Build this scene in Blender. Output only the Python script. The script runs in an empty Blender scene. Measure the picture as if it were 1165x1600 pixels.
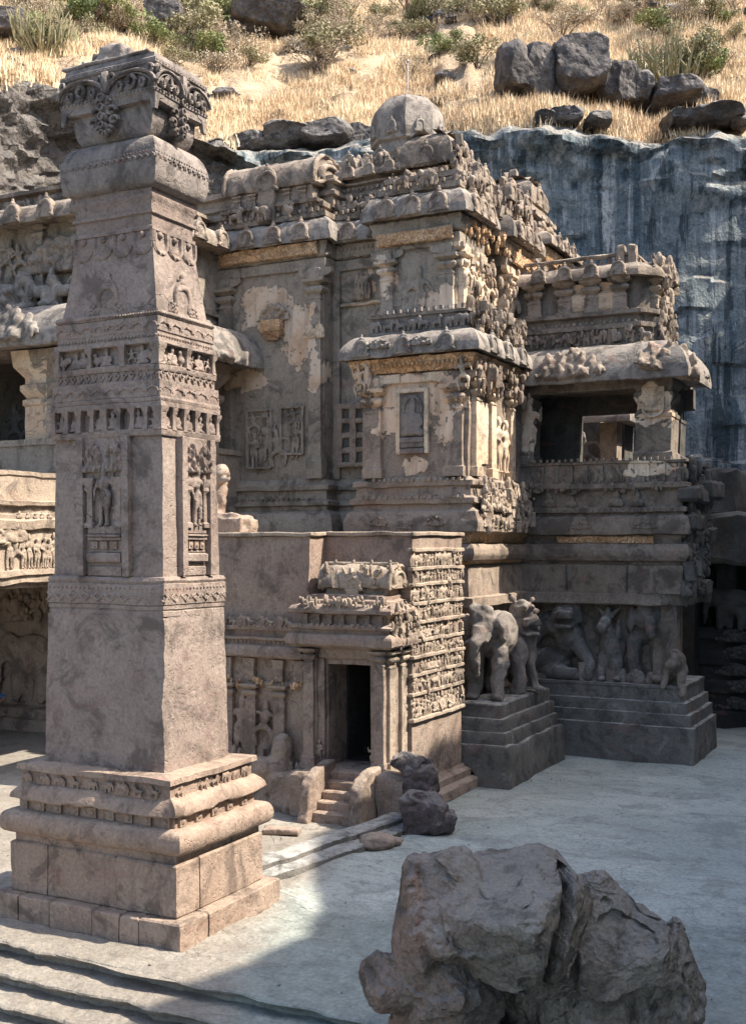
import bpy, bmesh, math, random
import numpy as np
from mathutils import Matrix, Vector, Euler

S = bpy.context.scene
COL = S.collection
rad = math.radians

# ------------------------------------------------------------------ camera, sky, sun, exposure
YAW, PITCH, EYE = rad(27.2), rad(1.6), 6.5
cd = bpy.data.cameras.new('camera')
cam = bpy.data.objects.new('camera', cd)
COL.objects.link(cam)
cam.location = (0, 0, EYE)
cam.rotation_euler = (rad(90) - PITCH, 0, YAW)
cd.sensor_fit = 'AUTO'
cd.sensor_width = 36
cd.lens = 1788 / 1600 * 36
cd.shift_y = 0.0625
cd.clip_end = 1000
S.camera = cam

SUN_EL, SUN_AZ = rad(50), rad(15)            # azimuth measured from +X towards +Y
w = bpy.data.worlds.new('World')
S.world = w
w.use_nodes = True
nt = w.node_tree
sky = nt.nodes.new('ShaderNodeTexSky')
sky.sky_type = 'NISHITA'
sky.sun_disc = False
sky.sun_elevation = SUN_EL
sky.sun_rotation = math.pi / 2 - SUN_AZ       # 0 is +Y, clockwise seen from above
sky.air_density = 1.0
sky.dust_density = 2.5
sky.ozone_density = 0.5
nt.links.new(sky.outputs[0], nt.nodes['Background'].inputs[0])
nt.nodes['Background'].inputs[1].default_value = 0.15

sd = bpy.data.lights.new('sun', 'SUN')
sun = bpy.data.objects.new('sun', sd)
COL.objects.link(sun)
sd.energy = 4.2
sd.angle = rad(0.5)
sd.color = (1.0, 0.90, 0.77)
to_sun = Vector((math.cos(SUN_EL) * math.cos(SUN_AZ), math.cos(SUN_EL) * math.sin(SUN_AZ), math.sin(SUN_EL)))
sun.rotation_euler = to_sun.to_track_quat('Z', 'Y').to_euler()
S.view_settings.view_transform = 'Standard'
S.view_settings.look = 'None'
S.view_settings.gamma = 1
S.view_settings.use_curve_mapping = False
S.view_settings.exposure = 1.25

# ------------------------------------------------------------------ measuring helpers (photo ray meets a real plane)
_F = 1788.0
def ray(u, v):
    a, b = (u - 582.5) / _F, (900 - v) / _F
    f, z = math.cos(PITCH) + b * math.sin(PITCH), -math.sin(PITCH) + b * math.cos(PITCH)
    return (-math.sin(YAW) * f + math.cos(YAW) * a, math.cos(YAW) * f + math.sin(YAW) * a, z)
def on_x(u, v, X): r = ray(u, v); t = X / r[0]; return Vector((X, r[1] * t, EYE + r[2] * t))
def on_y(u, v, Y): r = ray(u, v); t = Y / r[1]; return Vector((r[0] * t, Y, EYE + r[2] * t))
def on_z(u, v, Z): r = ray(u, v); t = (Z - EYE) / r[2]; return Vector((r[0] * t, r[1] * t, Z))
def at(u, v, d):
    r = ray(u, v); t = d / (-math.sin(YAW) * r[0] + math.cos(YAW) * r[1])
    return Vector((r[0] * t, r[1] * t, EYE + r[2] * t))
RIGHT = Vector((math.cos(YAW), math.sin(YAW), 0)); FWD = Vector((-math.sin(YAW), math.cos(YAW), 0)); UP = Vector((0, 0, 1))

# ------------------------------------------------------------------ noise
def _hash(ix, iy, iz, seed):
    h = (ix.astype(np.int64) * 374761393 + iy.astype(np.int64) * 668265263 + iz.astype(np.int64) * 2147483647 + seed * 1274126177) & 0xFFFFFFFF
    h = ((h ^ (h >> 13)) * 1274126177) & 0xFFFFFFFF
    h = ((h ^ (h >> 16)) * 2246822519) & 0xFFFFFFFF
    return ((h ^ (h >> 15)) & 0xFFFF) / 32767.5 - 1.0
def vnoise(P, seed=0):
    P = np.asarray(P, float)
    i = np.floor(P); f = P - i; f = f * f * (3 - 2 * f); i = i.astype(np.int64)
    out = 0
    for dx in (0, 1):
        wx = f[:, 0] if dx else 1 - f[:, 0]
        for dy in (0, 1):
            wy = f[:, 1] if dy else 1 - f[:, 1]
            for dz in (0, 1):
                wz = f[:, 2] if dz else 1 - f[:, 2]
                out = out + wx * wy * wz * _hash(i[:, 0] + dx, i[:, 1] + dy, i[:, 2] + dz, seed)
    return out
def fbm(P, octv=3, seed=0, gain=0.5):
    P = np.asarray(P, float); a, o = 1.0, 0
    for k in range(octv):
        o = o + a * vnoise(P * 2.03 ** k, seed + 17 * k); a *= gain
    return o
def jitter(P, amp, freq, seed=0, octv=2):
    return P + amp * np.stack([fbm(P * freq, octv, seed), fbm(P * freq + 31.7, octv, seed + 5), fbm(P * freq + 77.1, octv, seed + 9)], 1)

# ------------------------------------------------------------------ mesh builder
def resample(pts, step, closed=False):
    pts = [tuple(map(float, p)) for p in pts]
    out = []
    n = len(pts)
    for k in range(n if closed else n - 1):
        a, b = np.array(pts[k]), np.array(pts[(k + 1) % n])
        m = max(1, int(math.ceil(np.linalg.norm(b - a) / step)))
        for q in range(m): out.append(a + (b - a) * q / m)
    if not closed: out.append(np.array(pts[-1]))
    return np.array(out)
def path_normals(P, closed):
    n = len(P); N = np.zeros((n, 2))
    for k in range(n):
        if closed: a, b = P[k] - P[k - 1], P[(k + 1) % n] - P[k]
        else:
            a = P[k] - P[k - 1] if k > 0 else P[1] - P[0]
            b = P[k + 1] - P[k] if k < n - 1 else P[-1] - P[-2]
        a = a / (np.linalg.norm(a) + 1e-9); b = b / (np.linalg.norm(b) + 1e-9)
        na, nb = np.array([a[1], -a[0]]), np.array([b[1], -b[0]])
        m = na + nb; l = m @ m
        N[k] = na if l < 1e-6 else 2 * m / l
    return N

class MB:
    def __init__(s): s.V, s.F, s.n = [], [], 0
    def add(s, V, F):
        V = np.asarray(V, float).reshape(-1, 3)
        s.V.append(V); s.F += [tuple(i + s.n for i in f) for f in F]; s.n += len(V)
        return s
    def sweep(s, path, prof, closed=True, step=0.3, vstep=0.3, top=True, bottom=False):
        """a moulding: prof is a list of (outward offset, height), carried along the plan path with mitred corners"""
        P = resample(path, step, closed); N = path_normals(P, closed)
        Q = resample(prof, vstep)
        n, m = len(P), len(Q)
        V = np.zeros((n, m, 3))
        V[:, :, :2] = P[:, None, :] + N[:, None, :] * Q[None, :, 0, None]
        V[:, :, 2] = Q[None, :, 1]
        F = []
        for i in range(n if closed else n - 1):
            k = (i + 1) % n
            for j in range(m - 1): F.append((i * m + j, k * m + j, k * m + j + 1, i * m + j + 1))
        if top and closed: F.append(tuple(i * m + m - 1 for i in range(n)))
        if bottom and closed: F.append(tuple(i * m for i in reversed(range(n))))
        if not closed:
            F.append(tuple(range(m))[::-1]); F.append(tuple((n - 1) * m + j for j in range(m)))
        return s.add(V.reshape(-1, 3), F)
    def rect(s, x0, x1, y0, y1, prof, **k):
        return s.sweep([(x0, y0), (x1, y0), (x1, y1), (x0, y1)], prof, True, **k)
    def box(s, x0, x1, y0, y1, z0, z1, ch=0.015, step=0.35):
        return s.rect(x0, x1, y0, y1, [(-ch, z0), (0, z0 + ch), (0, z1 - ch), (-ch, z1)], step=step, vstep=step, bottom=True)
    def cbox(s, c, h, R=None, ch=0.0):
        V = np.array([(x, y, z) for x in (-1, 1) for y in (-1, 1) for z in (-1, 1)], float) * np.array(h)
        if R is not None: V = V @ np.array(R).T
        return s.add(V + np.array(c), [(0, 1, 3, 2), (4, 6, 7, 5), (0, 4, 5, 1), (2, 3, 7, 6), (0, 2, 6, 4), (1, 5, 7, 3)])
    def ell(s, c, r, R=None, nu=10, nv=7):
        V = []; F = []
        for j in range(1, nv):
            t = math.pi * j / nv
            for i in range(nu):
                p = 2 * math.pi * i / nu
                V.append((math.sin(t) * math.cos(p), math.sin(t) * math.sin(p), math.cos(t)))
        V += [(0, 0, 1), (0, 0, -1)]; a, b = len(V) - 2, len(V) - 1
        for j in range(nv - 2):
            for i in range(nu):
                k = (i + 1) % nu
                F.append((j * nu + i, (j + 1) * nu + i, (j + 1) * nu + k, j * nu + k))
        for i in range(nu):
            k = (i + 1) % nu
            F.append((a, i, k)); F.append((b, (nv - 2) * nu + k, (nv - 2) * nu + i))
        V = np.array(V) * np.array(r, float)
        if R is not None: V = V @ np.array(R).T
        return s.add(V + np.array(c), F)
    def tube(s, pts, r, n=8, close=False):
        pts = [Vector(p) for p in pts]; m = len(pts)
        rs = r if hasattr(r, '__len__') else [r] * m
        V = []; F = []
        for k in range(m):
            d = (pts[min(k + 1, m - 1)] - pts[max(k - 1, 0)])
            if d.length < 1e-9: d = Vector((0, 0, 1))
            d.normalize()
            a = d.cross(Vector((0, 1, 0)));
            if a.length < 0.15: a = d.cross(Vector((1, 0, 0)))
            a.normalize(); b = d.cross(a)
            for i in range(n):
                t = 2 * math.pi * i / n
                V.append(pts[k] + (a * math.cos(t) + b * math.sin(t)) * rs[k])
        for k in range(m - 1):
            for i in range(n):
                j = (i + 1) % n
                F.append((k * n + i, (k + 1) * n + i, (k + 1) * n + j, k * n + j))
        F.append(tuple(range(n))); F.append(tuple((m - 1) * n + i for i in reversed(range(n))))
        return s.add([tuple(v) for v in V], F)
    def limb(s, a, b, r0, r1):
        a, b = Vector(a), Vector(b)
        s.tube([a, a.lerp(b, .5), b], [r0, (r0 + r1) / 2 * 1.04, r1], 8)
        s.ell(a, (r0,) * 3, nu=8, nv=6); s.ell(b, (r1,) * 3, nu=8, nv=6)
        return s
    def verts(s): return np.concatenate(s.V) if s.V else np.zeros((0, 3))
    def mesh(s, name, mat=None, rough=None, angle=38, xf=None):
        V = s.verts()
        if xf is not None: V = xf(V)
        if rough:
            for k, (amp, fr) in enumerate(rough): V = jitter(V, amp, fr, 3 + k)
        me = bpy.data.meshes.new(name)
        me.from_pydata(V.tolist(), [], s.F)
        me.polygons.foreach_set('use_smooth', [True] * len(me.polygons))
        me.set_sharp_from_angle(angle=rad(angle))
        if mat: me.materials.append(mat)
        return me

ROUGH = ((0.018, 1.7), (0.008, 6.0))
FINE = ((0.006, 3.0), (0.004, 11.0))
HEAVY = ((0.05, 1.1), (0.02, 4.5))

def tag(o, label=None, cat=None, group=None, kind=None):
    if label: o['label'] = label
    if cat: o['category'] = cat
    if group: o['group'] = group
    if kind: o['kind'] = kind
    return o
def thing(name, loc, label, cat, group=None):
    o = bpy.data.objects.new(name, None); COL.objects.link(o); o.location = loc
    o.empty_display_size = .2
    return tag(o, label, cat, group)
def _local(parent):
    """matrix that takes world coordinates into the parent's space"""
    if parent is None: return Matrix.Identity(4)
    M = parent.matrix_basis.copy(); p = parent.parent
    while p is not None: M = p.matrix_basis @ M; p = p.parent
    return M.inverted()
def inst(name, me, parent=None, M=None, label=None, kind=None):
    o = bpy.data.objects.new(name, me); COL.objects.link(o); o.parent = parent
    o.matrix_basis = _local(parent) @ (M if M is not None else Matrix.Identity(4))
    return tag(o, label, None, None, kind)
def part(name, mb, mat, parent=None, rough=ROUGH, angle=38, label=None, kind=None):
    return inst(name, mb.mesh(name, mat, rough, angle), parent, None, label, kind)
def face(x, y, z, f='S', sx=1, sy=None, sz=None):
    """placement on a wall: S faces the viewer side (-Y), E faces +X"""
    R = Matrix.Rotation({'S': 0, 'E': math.pi / 2, 'W': -math.pi / 2, 'N': math.pi}[f], 4, 'Z')
    return Matrix.Translation((x, y, z)) @ R @ Matrix.Diagonal((sx, sx if sy is None else sy, sx if sz is None else sz, 1))

SCATTER = []
def zone(u):
    for lim, w in ((95, 'left of the pillar top'), (335, 'behind the pillar top'), (520, 'above the vaulted roof'), (740, 'above the dome'), (1010, 'by the large outcrop'), (9999, 'right of the large outcrop')):
        if u < lim: return w
def scatter_labels():
    """every scattered shrub and rock is told from its neighbours by look, place and rank"""
    sets = {}
    for o, look, u, v in SCATTER:
        row = 'at the top edge' if v < 28 else 'high on the slope' if v < 70 else 'low on the slope' if v < 140 else 'at the cliff rim'
        sets.setdefault((look, row, zone(u)), []).append((u, o))
    names = ['leftmost', 'second from left', 'third from left', 'fourth from left', 'fifth from left', 'sixth from left', 'seventh from left', 'eighth from left', 'ninth from left', 'tenth from left']
    for (look, row, z), L in sets.items():
        L.sort(key=lambda a: a[0])
        for i, (u, o) in enumerate(L): o['label'] = look + ' ' + row + ' ' + z + (', ' + names[min(i, 9)] if len(L) > 1 else '')

def carve(name, mb, voxel, mat, rough=None, smooth=2):
    """fuses overlapping lumps into one continuous carved surface"""
    o = bpy.data.objects.new('tmp', mb.mesh('tmp')); COL.objects.link(o)
    m = o.modifiers.new('r', 'REMESH'); m.mode = 'VOXEL'; m.voxel_size = voxel
    if smooth:
        q = o.modifiers.new('s', 'SMOOTH'); q.iterations = smooth; q.factor = .5
    dg = bpy.context.evaluated_depsgraph_get()
    me = bpy.data.meshes.new_from_object(o.evaluated_get(dg)); me.name = name
    old = o.data; bpy.data.objects.remove(o); bpy.data.meshes.remove(old)
    n = len(me.vertices); V = np.zeros(n * 3); me.vertices.foreach_get('co', V); V = V.reshape(-1, 3)
    if rough is not None:
        for k, (amp, fr) in enumerate(rough): V = jitter(V, amp, fr, 40 + k)
        me.vertices.foreach_set('co', V.ravel())
    me.polygons.foreach_set('use_smooth', [True] * len(me.polygons))
    me.materials.clear(); me.materials.append(mat)
    return me

# ------------------------------------------------------------------ materials
class NT:
    def __init__(s, name):
        s.m = bpy.data.materials.new(name); s.m.use_nodes = True; s.t = s.m.node_tree
        s.b = s.t.nodes['Principled BSDF']; s.pos = s.n('ShaderNodeNewGeometry').outputs['Position']
        s.b.inputs['Specular IOR Level'].default_value = 0.25
    def n(s, t, **k):
        q = s.t.nodes.new(t)
        for a, v in k.items(): setattr(q, a, v)
        return q
    def put(s, sock, v):
        if hasattr(v, 'is_output') or isinstance(v, bpy.types.NodeSocket): s.t.links.new(v, sock)
        else: sock.default_value = v
    def math(s, op, a, b=0.0, clamp=False):
        q = s.n('ShaderNodeMath', operation=op, use_clamp=clamp); s.put(q.inputs[0], a); s.put(q.inputs[1], b); return q.outputs[0]
    def scale(s, v):
        q = s.n('ShaderNodeVectorMath', operation='MULTIPLY'); s.put(q.inputs[0], s.pos); q.inputs[1].default_value = v; return q.outputs[0]
    def noise(s, sc, det=4, rough=.55, vec=None, dist=0):
        q = s.n('ShaderNodeTexNoise'); q.inputs['Scale'].default_value = sc; q.inputs['Detail'].default_value = det
        q.inputs['Roughness'].default_value = rough; q.inputs['Distortion'].default_value = dist
        s.put(q.inputs['Vector'], vec if vec is not None else s.pos); return q.outputs[0]
    def ramp(s, f, lo, hi):
        q = s.n('ShaderNodeMapRange', interpolation_type='SMOOTHSTEP'); s.put(q.inputs[0], f)
        q.inputs[1].default_value = lo; q.inputs[2].default_value = hi; return q.outputs[0]
    def mix(s, f, a, b, mode='MIX'):
        q = s.n('ShaderNodeMix', data_type='RGBA', blend_type=mode)
        s.put(q.inputs[0], f)
        for sock, v in ((q.inputs[6], a), (q.inputs[7], b)):
            s.put(sock, (*v, 1) if isinstance(v, tuple) else v)
        return q.outputs[2]
    def finish(s, col, height=None, rough=.9, dist=.03, strength=.6):
        s.put(s.b.inputs['Base Color'], col if not isinstance(col, tuple) else (*col, 1))
        s.put(s.b.inputs['Roughness'], rough)
        if height is not None:
            q = s.n('ShaderNodeBump'); q.inputs['Strength'].default_value = strength; q.inputs['Distance'].default_value = dist
            s.put(q.inputs['Height'], height); s.put(s.b.inputs['Normal'], q.outputs[0])
        return s.m

def stone(name, c1, c2, c3, streak=.35, dust=.3, dustc=(.42, .36, .29), bump=.055, crack=.3, plaster=(), pcol=(.70, .60, .47), fine=16, relief=0, grime=.8, g0=.50):
    t = NT(name)
    n1 = t.noise(.55, 4, .6); n2 = t.noise(2.6, 5, .62); n3 = t.noise(fine, 4, .6)
    col = t.mix(t.ramp(n1, .36, .64), c1, c2)
    col = t.mix(t.ramp(n2, .5, .72), col, c3)
    sv = t.noise(1.0, 6, .66, t.scale((2.2, 2.2, .2)))
    col = t.mix(t.math('MULTIPLY', t.ramp(sv, .52, .74), streak), col, (.05, .045, .043))
    pale = t.noise(1.0, 3, .6, t.scale((3.4, 3.4, .5)))
    col = t.mix(t.math('MULTIPLY', t.ramp(pale, .6, .8), .35), col, dustc)
    g = t.ramp(n3, .25, .75)
    col = t.mix(.34, col, t.mix(g, (.5, .5, .5), (1.45, 1.43, 1.40)), 'MULTIPLY')
    nz = t.n('ShaderNodeSeparateXYZ'); t.put(nz.inputs[0], t.n('ShaderNodeNewGeometry').outputs['Normal'])
    up = t.math('MULTIPLY', t.ramp(nz.outputs[2], .45, .95), t.math('MULTIPLY', t.ramp(n2, .3, .6), dust))
    col = t.mix(up, col, dustc)
    n4 = t.noise(1.3, 9, .72, None, .6)
    col = t.mix(t.math('MULTIPLY', t.ramp(n4, g0, g0 + .12), grime), col, t.mix(.68, c1, (.045, .04, .037)))
    n6 = t.noise(4.5, 8, .75)
    col = t.mix(t.math('MULTIPLY', t.ramp(n6, .54, .64), grime * .6), col, t.mix(.6, c2, (.05, .045, .042)))
    col = t.mix(t.math('MULTIPLY', t.ramp(n4, .42, .32), .4), col, dustc)
    vein = t.noise(1.0, 5, .6, t.scale((.9, .9, 2.8)), .8)
    col = t.mix(t.math('MULTIPLY', t.ramp(vein, .60, .70), .35), col, (.26, .14, .11))
    h = t.math('ADD', t.math('ADD', t.math('MULTIPLY', n2, .9), t.math('MULTIPLY', n3, .2)), t.math('MULTIPLY', n4, 1.0))
    vo = t.n('ShaderNodeTexVoronoi', feature='DISTANCE_TO_EDGE'); vo.inputs['Scale'].default_value = .8
    wv = t.n('ShaderNodeVectorMath', operation='ADD'); nn = t.n('ShaderNodeTexNoise'); nn.inputs['Scale'].default_value = 1.7; nn.inputs['Detail'].default_value = 5
    t.put(nn.inputs['Vector'], t.pos); t.put(wv.inputs[0], t.pos); t.put(wv.inputs[1], nn.outputs['Color']); t.put(vo.inputs['Vector'], wv.outputs[0])
    ck = t.math('MULTIPLY', t.math('SUBTRACT', 1.0, t.ramp(vo.outputs[0], .0, .009)), t.ramp(n1, .57, .68))
    h = t.math('SUBTRACT', h, t.math('MULTIPLY', ck, .6))
    pits = t.n('ShaderNodeTexVoronoi'); pits.inputs['Scale'].default_value = 9
    t.put(pits.inputs['Vector'], wv.outputs[0])
    h = t.math('ADD', h, t.math('MULTIPLY', t.ramp(pits.outputs[0], .0, .3), .3))
    if relief:
        rv = t.noise(relief, 3, .55, None, 1.2)
        h = t.math('ADD', h, t.math('MULTIPLY', t.ramp(rv, .4, .6), 1.6))
    col = t.mix(t.math('MULTIPLY', ck, crack), col, (.06, .05, .045))
    if plaster:
        tot = None
        for (c, r) in plaster:
            a = t.n('ShaderNodeVectorMath', operation='SUBTRACT'); t.put(a.inputs[0], t.pos); a.inputs[1].default_value = c
            b = t.n('ShaderNodeVectorMath', operation='DIVIDE'); t.put(b.inputs[0], a.outputs[0]); b.inputs[1].default_value = r
            l = t.n('ShaderNodeVectorMath', operation='LENGTH'); t.put(l.inputs[0], b.outputs[0])
            d = t.math('SUBTRACT', 1.0, l.outputs['Value'])
            tot = d if tot is None else t.math('MAXIMUM', tot, d)
        pn = t.noise(1.5, 9, .68, None, .35); hl = t.noise(5.5, 3, .5)
        v = t.math('ADD', tot, t.math('MULTIPLY', t.math('SUBTRACT', pn, .5), 3.0))
        v = t.math('SUBTRACT', v, t.math('MULTIPLY', t.ramp(hl, .60, .68), .8))
        pm = t.ramp(v, .0, .09)
        pc = t.mix(t.ramp(t.noise(1.3, 6, .65), .45, .66), pcol, (.56, .38, .25))
        pc = t.mix(t.math('MULTIPLY', t.ramp(sv, .48, .66), .55), pc, (.22, .18, .15))
        pc = t.mix(t.math('MULTIPLY', t.ramp(n4, .5, .62), .45), pc, (.34, .28, .22))
        col = t.mix(pm, col, pc)
        h = t.math('ADD', t.math('MULTIPLY', h, t.math('SUBTRACT', 1.0, t.math('MULTIPLY', pm, .6))), t.math('MULTIPLY', pm, 1.3))
    return t.finish(col, h, .92, bump, .95)

M = {}
M['pillar'] = stone('pillar_basalt', (.255, .20, .17), (.30, .245, .21), (.215, .16, .14), .45, .3, (.45, .38, .31), grime=.75, g0=.50)
M['plinth'] = stone('plinth_basalt', (.30, .22, .17), (.345, .265, .21), (.24, .17, .135), .35, .4, (.46, .375, .29), grime=.8, g0=.50)
M['capital'] = stone('capital_basalt', (.225, .195, .175), (.28, .245, .22), (.16, .14, .13), .5, .35, (.38, .34, .29), grime=.9, g0=.48)
M['block'] = stone('gateway_basalt', (.275, .205, .165), (.32, .255, .205), (.205, .15, .122), .4, .5, (.44, .37, .29))
M['relief'] = stone('relief_basalt', (.33, .265, .205), (.39, .32, .25), (.25, .195, .155), .35, .35)
HALL_P = [((-20.3, 32, 14.3), (1.15, 1.2, .75)), ((-19.15, 32, 13.3), (.75, 1.2, 1.1)), ((-21.0, 32, 11.9), (.8, 1, .35)), ((-17.0, 32.5, 14.9), (.35, .8, .5)),
          ((-13.7, 30.9, 13.6), (.6, .8, .5)), ((-15.6, 31, 14.5), (.4, .6, .7)), ((-18.45, 32, 12.0), (.25, .8, .9))]
M['hall'] = stone('hall_basalt', (.29, .25, .20), (.34, .295, .24), (.225, .19, .16), .6, .35, plaster=HALL_P, pcol=(.64, .52, .40), g0=.49)
M['roof'] = stone('roof_basalt', (.285, .23, .18), (.345, .285, .23), (.195, .16, .135), .6, .6, (.46, .40, .33), bump=.08, grime=.95, g0=.465)
M['eave'] = stone('eave_basalt', (.24, .215, .19), (.30, .27, .235), (.16, .145, .135), .75, .45, (.42, .37, .31), grime=.9, g0=.48)
SH_P = [((-14.1, 30, 10.75), (1.5, 2, .8)), ((-13.05, 30, 9.9), (.4, .6, .6)), ((-14.05, 30, 8.75), (.38, .5, .28)), ((-14.9, 30, 10.1), (.45, .6, .5))]
M['shrine'] = stone('shrine_basalt', (.265, .21, .165), (.31, .25, .20), (.205, .16, .13), .4, .4, plaster=SH_P, pcol=(.70, .54, .40))
M['porch'] = stone('porch_basalt', (.20, .17, .14), (.245, .21, .175), (.14, .12, .10), .5, .4, (.36, .33, .29), grime=.9, g0=.48,
                   plaster=[((-8.25, 34.2, 10.6), (.7, .6, .7)), ((-12.2, 34.2, 10.3), (.4, .6, .9)), ((-8.3, 34.2, 8.75), (.9, .6, .25)), ((-10.6, 34.2, 14.3), (.4, 1.5, .3))])
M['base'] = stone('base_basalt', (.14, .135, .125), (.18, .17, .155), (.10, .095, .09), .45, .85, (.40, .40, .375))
M['statue'] = stone('statue_basalt', (.20, .175, .155), (.25, .22, .195), (.15, .135, .125), .2, .4, (.36, .33, .29))
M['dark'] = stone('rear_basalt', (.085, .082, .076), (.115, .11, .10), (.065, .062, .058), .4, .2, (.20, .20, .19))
M['shade_black'] = stone('shade_black_rock', (.035, .034, .032), (.05, .048, .045), (.025, .024, .023), .3, .1, (.08, .08, .075))  # near-black: deep shade of cave and passage put into the stone colour
M['ochre'] = stone('ochre_plaster', (.60, .37, .20), (.68, .47, .29), (.42, .26, .15), .15, .2, bump=.05, relief=5.5, grime=.45, g0=.54)  # ochre paint, brightened so its colour also carries bounce light
M['cream'] = stone('cream_plaster', (.66, .55, .42), (.60, .44, .30), (.40, .31, .24), .12, .2)

def cliff_mat():
    t = NT('cliff_rock')
    n1 = t.noise(.22, 5, .62); n2 = t.noise(1.3, 6, .62); n3 = t.noise(7, 5, .62)
    col = t.mix(t.ramp(n1, .38, .62), (.125, .155, .17), (.19, .22, .225))
    col = t.mix(t.ramp(n2, .5, .7), col, (.31, .32, .305))
    s1 = t.noise(1.0, 6, .65, t.scale((1.1, 1.1, .05))); s2 = t.noise(1.0, 4, .6, t.scale((.5, .5, .03)))
    col = t.mix(t.math('MULTIPLY', t.ramp(s1, .52, .64), .8), col, (.055, .085, .105))
    col = t.mix(t.math('MULTIPLY', t.ramp(s1, .49, .38), t.math('MULTIPLY', t.ramp(s2, .42, .56), .85)), col, (.46, .46, .44))
    col = t.mix(.5, col, t.mix(t.ramp(n3, .3, .7), (.6, .6, .6), (1.4, 1.4, 1.4)), 'MULTIPLY')
    nz = t.n('ShaderNodeSeparateXYZ'); t.put(nz.inputs[0], t.n('ShaderNodeNewGeometry').outputs['Normal'])
    col = t.mix(t.math('MULTIPLY', t.ramp(nz.outputs[2], .35, .8), .6), col, (.36, .31, .25))
    h = t.math('ADD', n2, t.math('MULTIPLY', n3, .35))
    n4 = t.noise(2.7, 6, .7)
    col = t.mix(t.math('MULTIPLY', t.ramp(n4, .54, .66), .6), col, (.04, .045, .05))
    h = t.math('ADD', h, t.math('MULTIPLY', n4, .9))
    vq = t.n('ShaderNodeTexVoronoi', feature='DISTANCE_TO_EDGE'); vq.inputs['Scale'].default_value = .55
    nn = t.n('ShaderNodeTexNoise'); nn.inputs['Scale'].default_value = .9; nn.inputs['Detail'].default_value = 7; t.put(nn.inputs['Vector'], t.pos)
    wv = t.n('ShaderNodeVectorMath', operation='ADD'); t.put(wv.inputs[0], t.scale((1.1, 1.1, .45))); t.put(wv.inputs[1], nn.outputs['Color']); t.put(vq.inputs['Vector'], wv.outputs[0])
    fr = t.math('MULTIPLY', t.math('SUBTRACT', 1.0, t.ramp(vq.outputs[0], 0, .035)), t.ramp(n2, .42, .55))
    h = t.math('SUBTRACT', h, t.math('MULTIPLY', fr, .35))
    for sc, k in ((.9, .45), (2.6, .3)):
        vf = t.n('ShaderNodeTexVoronoi', feature='F1'); vf.inputs['Scale'].default_value = sc; t.put(vf.inputs['Vector'], wv.outputs[0])
        h = t.math('SUBTRACT', h, t.math('MULTIPLY', vf.outputs['Distance'], k))
    s3 = t.noise(1.0, 5, .7, t.scale((1.7, 1.7, .055)))
    col = t.mix(t.math('MULTIPLY', t.ramp(s3, .56, .66), .7), col, (.46, .47, .46))
    col = t.mix(t.math('MULTIPLY', t.ramp(s3, .49, .40), .85), col, (.035, .048, .056))
    return t.finish(col, h, .95, .17, 1.0)
M['cliff'] = cliff_mat()

def rock_mat(name, a, b, c, red=0, bump=.13):
    t = NT(name)
    n1 = t.noise(.9, 5, .6); n2 = t.noise(4, 6, .62); n3 = t.noise(22, 4, .6)
    col = t.mix(t.ramp(n1, .38, .62), a, b); col = t.mix(t.ramp(n2, .52, .7), col, c)
    if red: 
        sx = t.n('ShaderNodeVectorMath', operation='DOT_PRODUCT'); t.put(sx.inputs[0], t.pos); sx.inputs[1].default_value = tuple(RIGHT)
        m = t.ramp(t.math('ADD', sx.outputs['Value'], t.math('MULTIPLY', n1, 1.6)), 2.05, 1.15)  # warm bounce light on the left side, put into the rock colour
        col = t.mix(t.math('MULTIPLY', m, .85), col, t.mix(t.ramp(n2, .4, .62), (.235, .16, .125), (.32, .21, .155)))
    col = t.mix(.5, col, t.mix(t.ramp(n3, .3, .7), (.6, .6, .6), (1.4, 1.4, 1.4)), 'MULTIPLY')
    nz = t.n('ShaderNodeSeparateXYZ'); t.put(nz.inputs[0], t.n('ShaderNodeNewGeometry').outputs['Normal'])
    col = t.mix(t.math('MULTIPLY', t.ramp(nz.outputs[2], .3, .85), .45), col, (.30, .29, .27))
    vo = t.n('ShaderNodeTexVoronoi', feature='DISTANCE_TO_EDGE'); vo.inputs['Scale'].default_value = 1.1
    nn = t.n('ShaderNodeTexNoise'); nn.inputs['Scale'].default_value = 1.4; nn.inputs['Detail'].default_value = 5
    wv = t.n('ShaderNodeVectorMath', operation='ADD'); t.put(nn.inputs['Vector'], t.pos); t.put(wv.inputs[0], t.pos); t.put(wv.inputs[1], nn.outputs['Color']); t.put(vo.inputs['Vector'], wv.outputs[0])
    ck = t.math('MULTIPLY', t.math('SUBTRACT', 1.0, t.ramp(vo.outputs[0], 0, .012)), t.ramp(n1, .5, .62))
    h = t.math('ADD', t.math('MULTIPLY', n2, .8), t.math('MULTIPLY', n3, .3))
    for sc, k in ((1.3, 1.6), (3.2, .5)):
        vf = t.n('ShaderNodeTexVoronoi', feature='F1'); vf.inputs['Scale'].default_value = sc; t.put(vf.inputs['Vector'], wv.outputs[0])
        h = t.math('SUBTRACT', h, t.math('MULTIPLY', vf.outputs['Distance'], k))
    gk = t.noise(1.6, 9, .72)
    col = t.mix(t.math('MULTIPLY', t.ramp(gk, .5, .63), .75), col, t.mix(.6, a, (.035, .032, .03)))
    return t.finish(col, h, .9, bump, 1.0)
M['brownrock'] = rock_mat('cliff_brown_rock', (.14, .125, .115), (.23, .205, .18), (.075, .068, .064), 0, .4)
M['boulder'] = rock_mat('boulder_rock', (.20, .172, .138), (.27, .238, .192), (.135, .112, .09), 1)
M['rubble'] = rock_mat('rubble_rock', (.12, .095, .09), (.17, .145, .14), (.08, .07, .07))
M['hillrock'] = rock_mat('hill_rock', (.075, .07, .07), (.15, .135, .125), (.045, .045, .05))

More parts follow.
